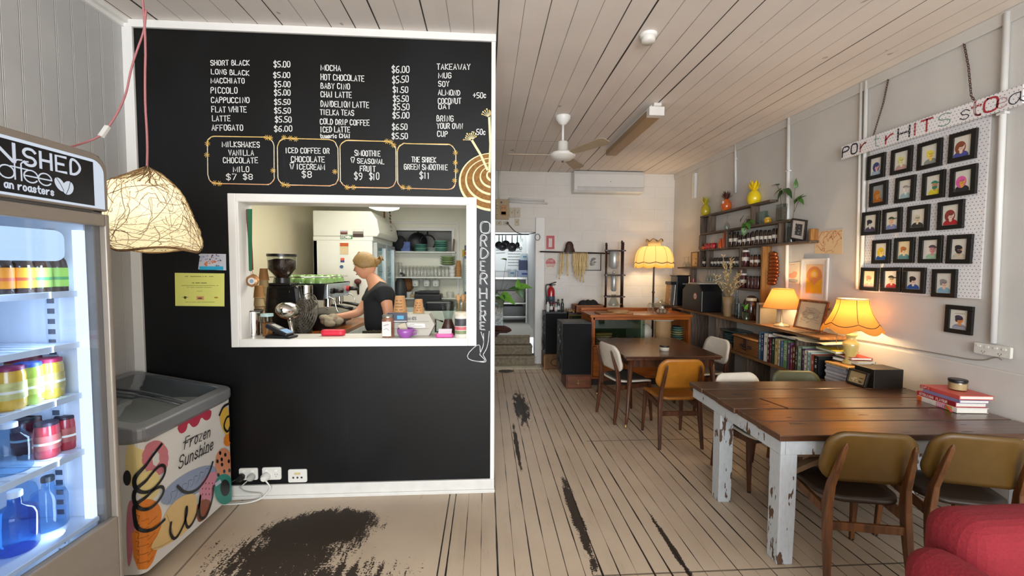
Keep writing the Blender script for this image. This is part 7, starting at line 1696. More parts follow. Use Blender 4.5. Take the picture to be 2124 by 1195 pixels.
for i,(u0,v0,u1,v1) in enumerate(((1057,431,1067,451),(1068,431,1079,451),(1029,459,1041,467),(1044,459,1054,467),(1068,454,1077,468))):
    p0_,p1_=hit(u0,v0,'Y',YE-.02),hit(u1,v1,'Y',YE-.02);c=(p0_+p1_)/2;W2,H2=p1_.x-p0_.x,p0_.z-p1_.z
    t=thing('wall_switch',('cream wall switch just right of the switchboard','cream double switch furthest right of the switchboard','pale socket under the left of the switchboard','pale socket under the right of the switchboard with a black plug','small cream plate below the double switch')[i],'switch',c,group='switches round the switchboard');b=MB();b.bx(-W2/2,W2/2,0,.02,-H2/2,H2/2);obj('plate',b,mat('#bdb19a',.5),t,.003);b=MB(BACKB);b.disc((0,0),.008,.010,.001,0,10);b.disc((.02,.03),.006,.006,.001,0,8);obj('dot',b,mat('#3a322a',.5),t)
p0_,p1_=hit(1054,418,'Y',YE-.02),hit(1136,422,'Y',YE-.02)
b=MB();b.tube([(0,0,0),p1_-p0_],.018,8);b.tube([(0,0,.05),p1_-p0_+Vector((-.06,0,.05))],.016,8);single('conduit','pair of white conduits running right from the switchboard','pipe',b,PIPEW,p0_)
for i,(u,r) in enumerate(((1027,.016),(1035,.018))):
    p=hit(u,412,'Y',YE-.02);b=MB();b.tube([(0,0,0),(0,0,ZC-.002-p.z)],r,8);single('conduit',('white conduit rising from the switchboard, nearer the menu wall','white conduit rising from the middle of the switchboard')[i],'pipe',b,PIPEW,p)
p=hit(1053,463,'Y',YE-.03);pp=[hit(u,v,'Y',YE-.03)-p for u,v in ((1053,463),(1060,472),(1070,482),(1082,486),(1104,485),(1112,482),(1126,481))]
t=thing('black_cable','black cable drooping from the switchboard socket along the door head','cable',p);b=MB();b.tube(chaikin(pp,2),.007,6);obj('cable',b,mat('#1b1a1a',.5),t);b=MB();b.cyl((0,-.012,0),.022,.03,n=12,axis='Y');obj('plug',b,mat('#161616',.5),t);b=MB();q=hit(1115,492,'Y',YE-.08)-p;b.tube([q+Vector((.045*math.cos(a),0,.055*math.sin(a))) for a in [2*PI*i/16 for i in range(16)]],.005,6,0,True);obj('cable_loop',b,mat('#2a2a2a',.5),t)
# ---------------------------------------------------------------- plant on a cushion by the doorway
b=MB();b.bx(-.005,.30,-.16,.16,0,.03);b.add([(0,-.01,0),(0,-.01,-.2),(.2,-.01,0),(0,.01,0),(0,.01,-.2),(.2,.01,0)],[(0,1,2),(3,5,4),(0,3,4,1),(1,4,5,2),(2,5,3,0)]);single('wall_ledge','small dark ledge fixed to the kitchen wall beside the rear steps','shelf',b,mat('#3a231a',.7,var=.15),(XB,7.02,.62),bev=.004)
b=MB();b.ell((0,0,0),(.17,.13,.06),14);single('cushion','dark brown cushion drooping over the stool front','cushion',b,mat('#4a241a',.85,var=.15),(.27,6.97,.68)).rotation_euler=(0,.18,0)
a=Vector((.21,6.99,.735));g=lambda x,z,y=0: a+Vector((x,y,z))
t=plant('potted_vine','broad-leaved vine growing from a tall square glass vase of shells',a,[(g(0,.1),g(0,.4),g(.05,.55),g(.16,.72)),(g(.02,.1),g(.05,.45),g(.18,.50),g(.33,.58)),(g(0,.1),g(-.02,.5),g(.06,.62),(a.x+.13,a.y,1.86)),(g(-.02,.2),g(-.05,.7),g(-.06,.95))],
      [(g(.05,.50),(-.1,-.3,-.7),.24,.17,0),(g(.07,.52),(.8,-.4,-.45),.28,.17,1),(g(-.0,.52),(-.8,-.5,.1),.18,.12,0),(g(.36,.66),(.9,-.3,.1),.22,.15,1),(g(.34,.64),(.35,-.3,-.8),.22,.13,0),(g(.34,.66),(-.1,0,.9),.15,.10,1),(g(.33,.63),(-.8,-.2,.1),.18,.10,0),((a.x+.13,a.y,1.86),(-.7,-.2,.2),.10,.05,0)],None,lm=(LG,LGB))
b=MB();b.bx(-.085,.085,-.085,.085,0,.46);obj('vase',b,glass('#dcecf0',.88,1.6),t,.006)
rr2=random.Random(12);b=MB()
for k in range(26): b.ell((rr2.uniform(-.055,.055),rr2.uniform(-.055,.055),.03+rr2.random()*.34),(rr2.uniform(.015,.03),)*3,7,rr2.randint(0,3))
obj('shells',b,[mat('#b98f94',.5),mat('#7f9aa6',.5),mat('#cfc6b8',.5),mat('#4b5a60',.5)],t)
# ---------------------------------------------------------------- ceiling fittings
fc=hit(1168,242,'Z',ZC);t=thing('ceiling_fan','white three-blade ceiling fan with dusty tan blade undersides','ceiling fan',fc)
b=MB();b.lathe([(.085,0),(.083,-.03),(.05,-.075),(.02,-.095)],n=26);obj('canopy',b,TRIM,t);b=MB();b.tube([(0,0,-.09),(0,0,-.30)],.014,10);obj('rod',b,TRIM,t)
b=MB();b.lathe([(.055,-.28),(.06,-.285),(.06,-.39),(.075,-.40)],n=26);b.lathe([(.12,-.40),(.145,-.415),(.145,-.435),(.13,-.45),(.10,-.475),(.03,-.49),(0,-.49)],n=32);obj('motor',b,mat('#dcd9d2',.3,var=.02),t);b=MB();b.cyl((0,0,-.505),.012,.02,n=10);obj('pull_cap',b,mat('#4a4038',.5),t)
for an in (PI*.99,1.06,-1.03):
    M_=Matrix.Translation((0,0,-.425))@Matrix.Rotation(an,4,'Z')@Matrix.Rotation(-.24,4,'X')
    b=MB(M_);b.prism([(.12,-.025),(.2,-.045),(.30,-.055),(.62,-.072),(.66,-.05),(.665,.03),(.62,.072),(.30,.055),(.2,.045),(.12,.025)],-.004,.004);obj('blade',b,mat('#a8967c',.5,var=.12,scale=7),t,.002)
tl_=thing('batten_light','unlit batten light with a brown-tinted diffuser on the ceiling','ceiling light',(1.75,5.0,ZC));b=MB();b.bx(-.05,.05,-.76,.76,-.04,0);obj('base',b,TRIM,tl_,.004)
b=MB();b.bx(-.075,.075,-.74,.76,-.115,-.04);obj('diffuser',b,mat('#9c7f5c',.45,var=.15,scale=5,stretch=(6,.4,4)),tl_,.01);b=MB();b.bx(-.08,.08,-.80,-.72,-.12,-.03);b.bx(-.04,.04,-.82,-.70,-.03,0);obj('end_cap',b,mat('#dedbd6',.4),tl_,.004)
sd=hit(1345,72,'Z',ZC);t=thing('smoke_detector','round white smoke detector on the ceiling','smoke detector',sd);b=MB();b.lathe([(.062,0),(.062,-.012),(.055,-.02),(.05,-.022)],n=28);obj('base',b,TRIM,t);b=MB();b.lathe([(.048,-.02),(.05,-.045),(.042,-.058),(0,-.06)],n=28);obj('cover',b,mat('#d8d5cc',.4),t)
# ---------------------------------------------------------------- the service kitchen behind the hatch
BT=1.10;BX1=-1.38
t=thing('coffee_bench','timber-topped coffee bench along the kitchen\'s left wall','bench',(-1.92,4.2,KF));Mb=Matrix.Translation((1.92,-4.2,-KF))
b=MB(Mb);b.bx(KX0+.004,BX1,3.33,5.12,BT-.04,BT);obj('worktop',b,wood('#a8642c','#6e3c17',.35,2.5,(7,1,7),.08,coat=.2),t,.004)
b=MB(Mb);b.bx(BX1-.02,BX1+.004,3.33,5.12,BT-.16,BT-.042);obj('fascia',b,mat('#b9bdb8',.4,var=.08),t,.003);b=MB(Mb);b.bx(KX0+.004,BX1-.04,3.36,5.1,KF,BT-.04);obj('carcass',b,mat('#6f6a5a',.6),t)
KB=lambda u,v,y: hit(u,v,'Y',y)
# coffee grinder with hopper
gx=KB(598,640,3.80);t=thing('coffee_grinder','black coffee grinder with a bean-filled glass hopper behind the hatch','grinder',(gx.x,3.80,BT))
b=MB();b.loft([((0,0,0),.36,.24),((0,0,.06),.34,.22),((-.005,0,.30),.30,.2),((-.01,0,.455),.27,.18)]);obj('housing',b,mat('#121110',.3,coat=.3),t,.03,4)
b=MB();b.bx(-.13,.06,-.075,.075,.455,.475);b.cyl((-.045,0,.47),.06,.05);obj('collar',b,mat('#1d1b1a',.35),t,.006)
hx0=-.045
b=MB();b.lathe([(.045,.50),(.06,.53),(.115,.60),(.118,.71)],(hx0,0,0),n=28,cap=False);hp_=obj('hopper',b,glass('#eef0ec',.92),t);b=MB();b.lathe([(.042,.505),(.056,.535),(.108,.60),(.110,.675),(.06,.69),(0,.692)],(hx0,0,0),n=26);obj('beans',b,mat('#2b150d',.45,var=.5,scale=70,bump=.6),hp_)
b=MB();b.cyl((hx0,0,.71),.122,.022,n=28);obj('hopper_lid',b,mat('#141212',.35),t,.004)
chrome=mat('#c9c6c0',.12,metal=1,var=.03)
b=MB();b.cyl((.165,-.01,.33),.055,.125,n=24);obj('doser',b,chrome,t,.003);b=MB(BACKB@Matrix.Translation((.015,.40,.093)));b.prism([(.042*math.cos(2*PI*i/20),.024*math.sin(2*PI*i/20)) for i in range(20)],0,.006);obj('badge',b,chrome,t)
# desk fan
mo=KB(600,645,3.37);go=KB(632,651,3.475);ax=(go-mo).normalized();t=thing('desk_fan','chrome desk fan in front of the coffee grinder','fan',(mo.x,mo.y,BT));o_=Vector((mo.x,mo.y,BT))
q_=Vector((0,0,1)).rotation_difference(ax).to_matrix().to_4x4();Mg=Matrix.Translation(go-o_)@q_;Mm=Matrix.Translation(mo-o_)@q_
b=MB(Mm);b.lathe([(0,-.105),(.035,-.095),(.062,-.06),(.07,-.01),(.066,.03),(.045,.07),(.02,.09)],n=26);obj('motor',b,chrome,t);b=MB();b.tube([mo-o_+Vector((0,0,-.05)),Vector((.02,0,.10)),Vector((.02,0,.02))],[.018,.016,.02],10);b.lathe([(.11,0),(.11,.012),(.04,.03),(.02,.04)],(.02,0,0),n=26);obj('stand',b,chrome,t)
RG=.172;b=MB(Mg)
for r in [RG*i/9 for i in range(2,10)]:
    for sgn_ in (-1,1): b.tube([(r*math.cos(a),r*math.sin(a),sgn_*.05*(1-(r/RG)**2)) for a in [2*PI*i/36 for i in range(36)]],.0016 if r<RG*.99 else .004,4,0,True)
for i in range(24):
    a=2*PI*i/24
    for sgn_ in (-1,1): b.tube([(r*math.cos(a),r*math.sin(a),sgn_*.05*(1-(r/RG)**2)) for r in (.02,.06,.1,.14,RG)],.0009,4)
obj('guard',b,mat('#7a746a',.35,metal=.6),t);b=MB(Mg)
for k in range(4):
    a0=k*PI/2;b.add([(r*math.cos(a0+da),r*math.sin(a0+da),zz3) for r,da,zz3 in ((.02,-.3,-.01),(.02,.3,.01),(.10,.38,.016),(.15,.30,.014),(.155,-.2,-.014),(.10,-.34,-.018))],[(0,1,2,3,4,5)])
obj('blade',b,mat('#4f493f',.35,metal=.5),t,solid=.002)
# paper-cup towers, canister, tub, card terminal, medals
kraft=mat('#b07c46',.7,var=.08);kraftp=mat('#c3a878',.7,var=.08)
def papercup(label,c,s_=1,flip=True,group='takeaway cups',m_=kraft,text=False):
    t=thing('paper_cup',label,'cup',c,group=group);r0,r1,h=.029*s_,.042*s_,.105*s_
    b=MB();b.lathe([(r1,0),(r0,h)]if flip else [(r0,0),(r1,h)],n=20);obj('cup_wall',b,m_,t)
    b=MB();z=.003 if flip else h;b.tube([(r1*math.cos(2*PI*i/20),r1*math.sin(2*PI*i/20),z) for i in range(20)],.003*s_,5,0,True);obj('rim',b,kraftp,t);return t
for (u,vb,vt,n,y,lab) in ((549,650,557,9,3.75,'taller tower of nested paper cups'),(538,650,592,6,3.6,'shorter tower of nested paper cups')):
    p,q=KB(u,vb,y),KB(u,vt,y);z0=BT;step=(q.z-z0-.105)/(n-1)
    for i in range(n): papercup('upturned kraft paper cup in the '+lab,(p.x,y,z0+step*i),1.0,True,lab,kraft if i==n-1 else kraftp)
sz=Z0+.0045
a=KB(527,690,3.25);t=thing('canister','steel canister at the left end of the hatch sill','canister',(a.x,3.25,sz));b=MB();b.cyl((0,0,0),.062,.19,n=28);obj('body',b,chrome,t,.003);b=MB();b.tube([(.066*math.cos(2*PI*i/28),.066*math.sin(2*PI*i/28),.19) for i in range(28)],.005,6,0,True);obj('rim',b,mat('#2a2420',.4),t)
a=KB(555,697,3.21);t=thing('tub','clear tub with a pale blue lid and brown powder on the hatch sill','tub',(a.x,3.21,sz));b=MB();b.lathe([(.034,0),(.038,.15)],n=20,cap=False);obj('wall',b,glass('#eee8dc',.9),t);b=MB();b.lathe([(.033,.002),(.036,.10)],n=20);obj('powder',b,mat('#9a6a35',.8),t);b=MB();b.lathe([(.043,.15),(.043,.17)],n=20);obj('lid',b,mat('#a9c6c4',.4),t)
a=KB(583,694,3.13);t=thing('card_terminal','black card payment terminal with a lit screen on the hatch sill','card reader',(a.x,3.13,sz),-.25);b=MB();b.prism([(-.105,0),(.105,0),(.11,.018),(-.09,.025)],-.05,.05)
for i,v in enumerate(b.v): b.v[i]=Vector((v.x,v.z,v.y))
obj('cradle',b,mat('#15161a',.4),t,.008);B2=Matrix.Translation((-.01,0,.055))@Matrix.Rotation(.38,4,'Y');b=MB(B2);b.bx(-.10,.095,-.042,.042,-.018,.018);obj('terminal',b,mat('#1b1d22',.35),t,.012);b=MB(B2);b.bx(.025,.085,-.034,.034,.0181,.0195);obj('screen',b,glow('#a9cdea',.65),t);b=MB(B2);b.bx(-.07,.0,-.018,.018,.0181,.019);obj('receipt_slot',b,mat('#a9a79c',.5),t)
for (u0,v0,u1,v1,hcol,nm) in ((495,434,500,560,'#7d2420','red'),(500,434,505,562,'#17603c','green')):
    p,q=KB(u0,v0,3.17),KB(u1,v1,3.17);q.x=max(q.x,H0+.045);p.x=max(p.x,H0+(.028 if nm=='red' else .050));t=thing('medal',('medal on a %s ribbon hanging from the hatch frame\'s left side' % nm),'medal',p,group='medals on the hatch frame');d=q-p;dy=.0 if nm=='red' else -.02
    b=MB();b.beam((0,dy,0),(d.x,dy,d.z),.036,.003,wx2=.02,side=(1,0,0));obj('ribbon',b,mat(hcol,.6,var=.12),t);b=MB();b.tube([(d.x,dy,d.z),(d.x+.006,dy,d.z-.03)],.002,5);c=Vector((d.x+.008,dy,d.z-.075));b.lathe([(.0,-.004),(.042,-.004),(.044,0),(.042,.004),(0,.004)],c,n=20,axis='Y',wob=lambda a,i: 1+.05*math.cos(8*a));obj('disc',b,mat('#a87a50',.35,metal=.5),t);b=MB(BACKB);b.disc((c.x,c.z),.026,.026,-c.y+.0045,0,18);b.disc((c.x,c.z),.015,.015,-c.y+.005,1,16);obj('emblem',b,[mat('#d6cfc8',.5),mat('#7f9cb0',.5)],t)
a0,a1=KB(667,697,3.22),KB(716,685,3.22);b=MB();w2=(a1.x-a0.x)/2;b.prism(rrect(2*w2,.07,.03,4),0,.045);single('red_case','bright red zip case lying on the hatch sill','case',b,mat('#d0203c',.4),((a0.x+a1.x)/2,3.22,sz),bev=.012)
b=MB();b.bx(-.11,.11,-.05,.05,0,.012);single('order_pad','white order pad on the bench behind the card terminal','notepad',b,mat('#cfcabf',.6),(KB(660,683,3.55).x,3.55,BT),.2)
# espresso machine with its upturned green cups
MX0,MX1,MY0,MY1=-2.10,-1.53,4.02,4.72;mc=Vector(((MX0+MX1)/2,(MY0+MY1)/2,BT));Mc=Matrix.Translation(-mc)
t=thing('coffee_machine','two-group chrome and black espresso machine topped with green cups','coffee machine',mc)
b=MB(Mc);b.bx(MX0,MX1+.02,MY0+.02,MY1-.02,BT+.03,BT+.15);obj('base',b,mat('#17130f',.35),t,.01);b=MB(Mc);b.bx(MX0+.03,MX1-.27,MY0+.01,MY1-.01,BT+.15,BT+.45);b.bx(MX0+.03,MX1-.02,MY0+.02,MY1-.02,BT+.32,BT+.44);obj('body',b,mat('#8f8b82',.25,metal=.7),t,.008)
for y in (MY0,MY1-.03): b=MB(Mc);b.prism([(MX0+.02,BT+.30),(MX1-.02,BT+.30),(MX1+.0,BT+.46),(MX0+.02,BT+.46)],0,.03);b.v=[Mc@Vector((MX0+.02,0,0))*0+v for v in b.v];b.v=[Vector((v.x,y-mc.y+(v.z+mc.z),v.y+mc.y-mc.z)) for v in b.v];obj('side_panel',b,mat('#141210',.3),t,.006)
b=MB(Mc);b.bx(MX0+.22,MX0+.32,MY0-.004,MY0+.0,BT+.15,BT+.46);obj('chrome_strip',b,chrome,t);b=MB(Mc);b.bx(MX1-.02,MX1+.004,MY0+.03,MY1-.03,BT+.31,BT+.45);obj('front_panel',b,mat('#c3cdd0',.2,metal=.6),t,.004)
b=MB(Mc);b.bx(MX1-.25,MX1+.10,MY0+.03,MY1-.03,BT+.15,BT+.17);obj('drip_tray',b,mat('#9a978f',.3,metal=.8),t,.003);b=MB(Mc);b.bx(MX1-.27,MX1-.255,MY0+.03,MY1-.03,BT+.17,BT+.31);obj('splash_back',b,chrome,t)
for y in (4.20,4.52):
    b=MB(Mc);b.cyl((MX1-.05,y,BT+.255),.04,.06,n=20);obj('group_head',b,chrome,t,.004);b=MB(Mc);b.cyl((MX1-.05,y,BT+.225),.042,.03,n=20);b.tube([(MX1-.02,y,BT+.238),(MX1+.08,y,BT+.225),(MX1+.19,y,BT+.20)],[.011,.016,.019],10,1);b.tube([(MX1-.05,y-.02,BT+.22),(MX1-.05,y-.02,BT+.19)],.007,6);obj('portafilter',b,[chrome,mat('#161412',.35)],t)
for y,c in ((4.14,'#1a1817'),(4.60,'#a3222a')): b=MB(Mc);b.cyl((MX1+.004,y,BT+.385),.03,.03,n=16,axis='X');b.tube([(MX1+.03,y,BT+.385),(MX1+.12,y,BT+.385)],.022,10,1);obj('steam_knob',b,[mat(c,.35),mat('#1a1817',.35)],t)
for y in (4.08,4.66): b=MB(Mc);b.tube(chaikin([(MX1,y,BT+.33),(MX1+.06,y,BT+.30),(MX1+.07,y,BT+.22),(MX1+.09,y,BT+.18)],2),.006,7);obj('steam_wand',b,chrome,t)
for sx_,sy_ in ((0,0),(1,0),(0,1),(1,1)): b=MB(Mc);b.cyl((MX0+.06 if sx_ else MX1-.06,MY0+.06 if sy_ else MY1-.06,BT),.025,.032,n=12);obj('foot',b,mat('#222222',.5),t)
b=MB(Mc);b.tube([(MX0+.04,MY0+.02,BT+.52),(MX1-.02,MY0+.02,BT+.52),(MX1-.02,MY1-.02,BT+.52),(MX0+.04,MY1-.02,BT+.52)],.006,6,0,True);obj('cup_rail',b,chrome,t)
lime=mat('#7b9c58',.25,coat=.4,var=.05);rr=random.Random(41)
k=0
for i in range(5):
    for j in range(4):
        if (i,j) in ((0,3),(3,2)): continue
        cx_,cy_=MX0+.10+i*.098+rr.uniform(-.008,.008),MY0+.09+j*.155+rr.uniform(-.01,.01);t=thing('coffee_cup','upturned pale green coffee cup on top of the espresso machine','cup',(cx_,cy_,BT+.46),rr.uniform(0,6),'green cups on the espresso machine');t.scale=(1.18,)*3
        b=MB();b.lathe([(.047,0),(.046,.02),(.036,.052),(.022,.062),(.022,.066),(.0,.066)],n=18);obj('bowl',b,lime,t);b=MB();b.tube([(.042,0,.045),(.066,0,.04),(.066,0,.018),(.045,0,.012)],.005,6);obj('handle',b,lime,t);k+=1
# tall white drinks fridge seen from its side
f0,f1=KB(651,600,5.2),KB(783,600,5.2);ft=KB(700,437,5.2).z;fx0,fx1=f0.x,f1.x;FYa,FYb=5.2,6.28
t=thing('kitchen_fridge','tall white double glass-door fridge in the kitchen, stickers on its side','fridge',((fx0+fx1)/2,5.8,KF));Mf=Matrix.Translation((-(fx0+fx1)/2,-5.8,-KF));fw_=mat('#dcdbcf',.35,var=.02)
zd=KB(700,499,5.2).z
b=MB(Mf);b.bx(fx0,fx1-.06,FYa,FYa+.05,KF+.06,zd);b.bx(fx0,fx1-.06,FYb-.05,FYb,KF+.06,zd);b.bx(fx0,fx0+.05,FYa,FYb,KF+.06,zd);b.bx(fx0,fx1-.06,FYa,FYb,KF,KF+.3);b.bx(fx0,fx1-.05,FYa,FYb,zd-.0,zd+.05);obj('cabinet',b,fw_,t,.006)
b=MB(Mf);b.prism([(fx0,zd+.052),(fx1+.0,zd+.052),(fx1+.03,zd+.10),(fx1+.0,ft-.10),(fx1-.07,ft),(fx0,ft)],0,FYb-FYa);b.v=[Vector((v.x,FYb-5.8-(v.z+KF),v.y+5.8-KF)) for v in b.v];top_=obj('header',b,fw_,t,.012)
b=MB(Mf);yh=[FYa+.03,(FYa+FYb)/2,FYb-.03]
for i in range(2):
    y0,y1_=yh[i]+.005,yh[i+1]-.005
    b=MB(Mf);b.bx(fx1-.055,fx1-.01,y0,y0+.05,KF+.33,zd-.02);b.bx(fx1-.055,fx1-.01,y1_-.05,y1_,KF+.33,zd-.02);b.bx(fx1-.055,fx1-.01,y0+.05,y1_-.05,KF+.33,KF+.39);b.bx(fx1-.055,fx1-.01,y0+.05,y1_-.05,zd-.07,zd-.02);d=obj('door',b,mat('#b5b6b2',.3,metal=.4),t,.004)
    b=MB(Mf);b.bx(fx1-.04,fx1-.035,y0+.05,y1_-.05,KF+.39,zd-.07);obj('door_glass',b,glass('#e6f6fa',.92),d)
b=MB(Mf);b.bx(fx0+.051,fx0+.06,FYa+.06,FYb-.06,KF+.32,zd-.05);obj('light_panel',b,glow('#e4f4f8',1.3),t)
for z in (KF+.7,KF+1.05,KF+1.4): b=MB(Mf);b.bx(fx0+.07,fx1-.08,FYa+.06,FYb-.06,z,z+.015);obj('shelf',b,mat('#d2d8d8',.4),t)
for y in (5.5,6.0): b=MB(Mf);b.cyl((fx1-.11,y,KF+.42),.012,1.25,n=8);obj('light_tube',b,glow('#e6f8ff',1.6),t)
b=MB(SIDEB@Matrix.Translation((0,0,0)));b.M=Matrix.Translation((fx1+.017-(fx0+fx1)/2,.05,zd+.30-KF))@Matrix.Rotation(-.09,4,'Y')@SIDEB
for i in range(4): b.disc((.02*math.sin(i*2),.14-.045*i),.06,.02,.004,i % 2,12)
b.ribbon([(-.06,-.07),(-.02,-.04),(0,-.08),(.04,-.05),(.07,-.08)],.012,.004,1);b.ribbon([(-.05,-.12),(.05,-.11)],.008,.004,0);obj('emblem',b,[mat('#2c2622',.5),mat('#8a3a2c',.5)],t)
def fstick(name,label,u0,v0,u1,v1,mats,deco=None): sheet(name,label,'magnet' if name!='menu_card' else 'card',[(u0,v0),(u1,v0),(u1,v1),(u0,v1)],BACKB,.0012,mats,'Y',FYa,deco,'stickers on the kitchen fridge',.003)
def stripes(mb,W_,H_,z):
    mb.flat([(-W_/2,-H_/2),(W_/2,-H_/2),(W_/2,-.1*H_),(-W_/2,-.1*H_)],z+.001,1);mb.flat([(-W_/2,.2*H_),(W_/2,.2*H_),(W_/2,.5*H_),(-W_/2,.5*H_)],z+.001,2)
fstick('magnet','small landscape photo stuck on the kitchen fridge above the green sign',706,477,721,486,[mat('#9a7a70',.5),mat('#5c2a26',.5),mat('#c3c9d0',.5)],stripes)
fstick('magnet','green lettered sticker on the kitchen fridge',706,487.5,731,496,[mat('#2f7d3c',.5),WHT],lambda mb,W_,H_,z: write(mb,'FERNIST',-.42*W_,-.28*H_,.4*W_,-.28*H_,.56*H_,.012,z+.001,1,.05))
fstick('magnet','larger photo stuck at the upper right of the kitchen fridge\'s side',732,475,754,492,[mat('#7c7468',.5),mat('#3a2a24',.5),mat('#d6d2c8',.5)],stripes)
fstick('menu_card','orange-topped menu card on the kitchen fridge',705.5,504,723,527.5,[mat('#c9b48a',.6),mat('#c9b48a',.6),mat('#b5541f',.5)],stripes)
fstick('magnet','red and blue square sticker on the kitchen fridge',706.5,535,714.5,544,[mat('#c9584a',.5),mat('#2a3a70',.5),mat('#d66a50',.5)],stripes)
fstick('magnet','round blue sticker, lowest on the kitchen fridge',704.5,549.5,713,557.5,[mat('#d8d8d0',.5),mat('#3b5a7c',.5),mat('#d8d8d0',.5)],lambda mb,W_,H_,z: mb.disc((0,0),W_*.46,H_*.46,z+.001,1,16))
a=KB(742,584,5.178);t=thing('brush','dark-handled brush hanging on the kitchen fridge beside the barista','brush',a);b=MB();b.ell((0,0,0),(.045,.025,.035),12);obj('head',b,mat('#5a2a24',.7),t);b=MB();b.loft([((0,0,-.02),.035,.022),((0,.02,-.16),.02,.018)]);obj('handle',b,mat('#231917',.5),t,.004)
# back-wall shelves
def kshelf(v,u0,u1,depth,label): 
    y=KY-depth;a,c=KB(u0,v,y),KB(u1,v,y);b=MB();b.bx(a.x,c.x,y,KY-.001,a.z-.022,a.z);single('kitchen_shelf',label,'shelf',b,mat('#d9dad2',.4),group='white kitchen shelves',bev=.003);return a.z,y
s1,sy1=kshelf(521,820,944,.20,'upper white shelf across the kitchen\'s inner window');s2,sy2=kshelf(574,817,957,.26,'middle white shelf crowded with glasses');s3,sy3=kshelf(618,836,957,.22,'lower white shelf under the hanging mugs')
kx=lambda u,y=KY-.12: KB(u,560,y).x
teal=['#4f8074','#6a9a88','#3f6f66']
stack('teal bowl on the upper kitchen shelf, left stack',(kx(873),KY-.11,s1),4,.11,.028,teal,'left teal bowls','bowl');stack('grey dish on the upper kitchen shelf between the teal stacks',(kx(897),KY-.11,s1),2,.09,.03,['#8d9894'],'grey dishes','bowl');stack('teal bowl on the upper kitchen shelf, right stack',(kx(915),KY-.11,s1),5,.115,.034,teal,'right teal bowls','bowl')
b=MB();b.bx(-.07,.07,-.03,.03,0,.15);single('blue_box','blue and white packet on the upper kitchen shelf','box',b,mat('#4a5f9c',.5,var=.4,scale=20),(kx(842),KY-.12,s1),bev=.004)
b=MB();b.bx(-.008,.008,-.08,.08,0,.20);single('chopping_board','brown board leaning at the right end of the upper kitchen shelf','board',b,wood('#7a5636','#5a3c22',.5),(kx(939),KY-.10,s1)).rotation_euler=(0,.1,0)
b=MB();b.ell((0,0,.12),(.11,.06,.13),12);single('black_bag','dark cloth bundle at the left end of the upper kitchen shelf','bag',b,mat('#17181c',.8),(kx(829),KY-.11,s1))
gk=glass('#ffffff',1.0,1.45)
for i in range(16): cup('drinking_glass','clear drinking glass in the front row on the middle kitchen shelf','glass',(kx(823+i*7.4,KY-.18),KY-.18,s2),.031,.15 if i>1 else .22,gk,'drinking glasses, front row')
for i in range(12): cup('drinking_glass','clear drinking glass behind the front row on the middle kitchen shelf','glass',(kx(830+i*8,KY-.09),KY-.09,s2),.031,.17,gk,'drinking glasses, back row')
stack('olive-rimmed bowl above the glasses at the right of the middle kitchen shelf',(kx(928),KY-.06,s2+.18),4,.125,.035,['#7f9060','#8fa070'],'olive bowls','bowl')
b=MB();b.bx(-.15,.15,-.05,.05,0,.012);single('glass_riser','small white riser carrying the olive bowls','riser',b,WHITE,(kx(928),KY-.05,s2+.167))
for i in range(5): papercup('upturned kraft paper cup in the stack at the right end of the middle kitchen shelf',(kx(951),KY-.14,s2+.036*i),1.05,True,'cups at the end of the middle kitchen shelf')
for i in range(3): cup('espresso_cup','white espresso cup in the stack beside the kitchen\'s paper cups','cup',(kx(938),KY-.16,s2+.055*i),.05,.055,WHITE,'white espresso cups')
for i,u in enumerate((862,885,904)): t=cup('mug','white mug hanging under the middle kitchen shelf','mug',(kx(u),KY-.13,s2-.15),.055,.10,mat('#dcdcd6',.3),'hanging white mugs',True,.9);b=MB();b.tube([(0,-.07,.10),(0,-.07,.13)],.004,5);obj('hook',b,chrome,t)
for i,(u,h,c,lab) in enumerate(((847,.09,'#c9ccc8','white tub at the left end of the lower kitchen shelf'),(855,.05,'#b8a07a','short tan tub on the lower kitchen shelf'),(933,.09,'#d2d2ca','white cup on the right of the lower kitchen shelf'))): cup('tub',lab,'tub',(kx(u),KY-.11,s3),.055,h,mat(c,.5))
b=MB();b.bx(-.12,.12,-.05,.05,0,.04);b.cyl((-.08,0,.04),.04,.05);b.cyl((.08,0,.04),.04,.05);single('scale','black twin-topped gadget on the lower kitchen shelf','gadget',b,mat('#17181b',.4),(kx(876),KY-.11,s3),bev=.004)
b=MB();b.ell((0,0,0),(.10,.07,.12),12);single('round_basket','small round wicker basket on the kitchen back wall','basket',b,WK,(kx(844),KY-.08,s3+.20))
b=MB();b.bx(-.83,.04,-.33,0,0,.86);single('rear_counter','white counter along the kitchen\'s back wall','counter',b,mat('#d3d8cf',.4),(-.50,KY-.002,KF),bev=.004)
zc_=KF+.86
b=MB();b.bx(-.20,.20,-.14,.14,0,.20);b.bx(-.16,.16,-.10,.10,.2,.25);t=single('receipt_printer','black boxy receipt printer on the kitchen\'s rear counter','printer',b,mat('#17181a',.4,var=.15),(kx(889,KY-.2),KY-.18,zc_),bev=.012)
b=MB();b.prism(rrect(.42,.24,.05,4),0,.14);single('black_case','long black zip case on the kitchen\'s rear counter','case',b,mat('#101215',.35),(kx(911,6.0),6.02,BT+.0),bev=.03)
b=MB();b.bx(-.35,.3,-.16,.2,0,.85);single('white_cupboard','white cupboard standing in the kitchen under the black case','cupboard',b,mat('#cfd8cc',.4),(kx(911,6.0),6.0,KF),bev=.005)
b=MB();b.ell((0,0,.22),(.10,.12,.24),14);b.tube([(.02,0,.4),(.06,0,.5),(.0,0,.52)],.02,6);single('rubbish_bag','dark grey bag slumped beside the kitchen fridge','bag',b,mat('#3c3f40',.5,var=.2),(kx(829,6.4),6.44,zc_))
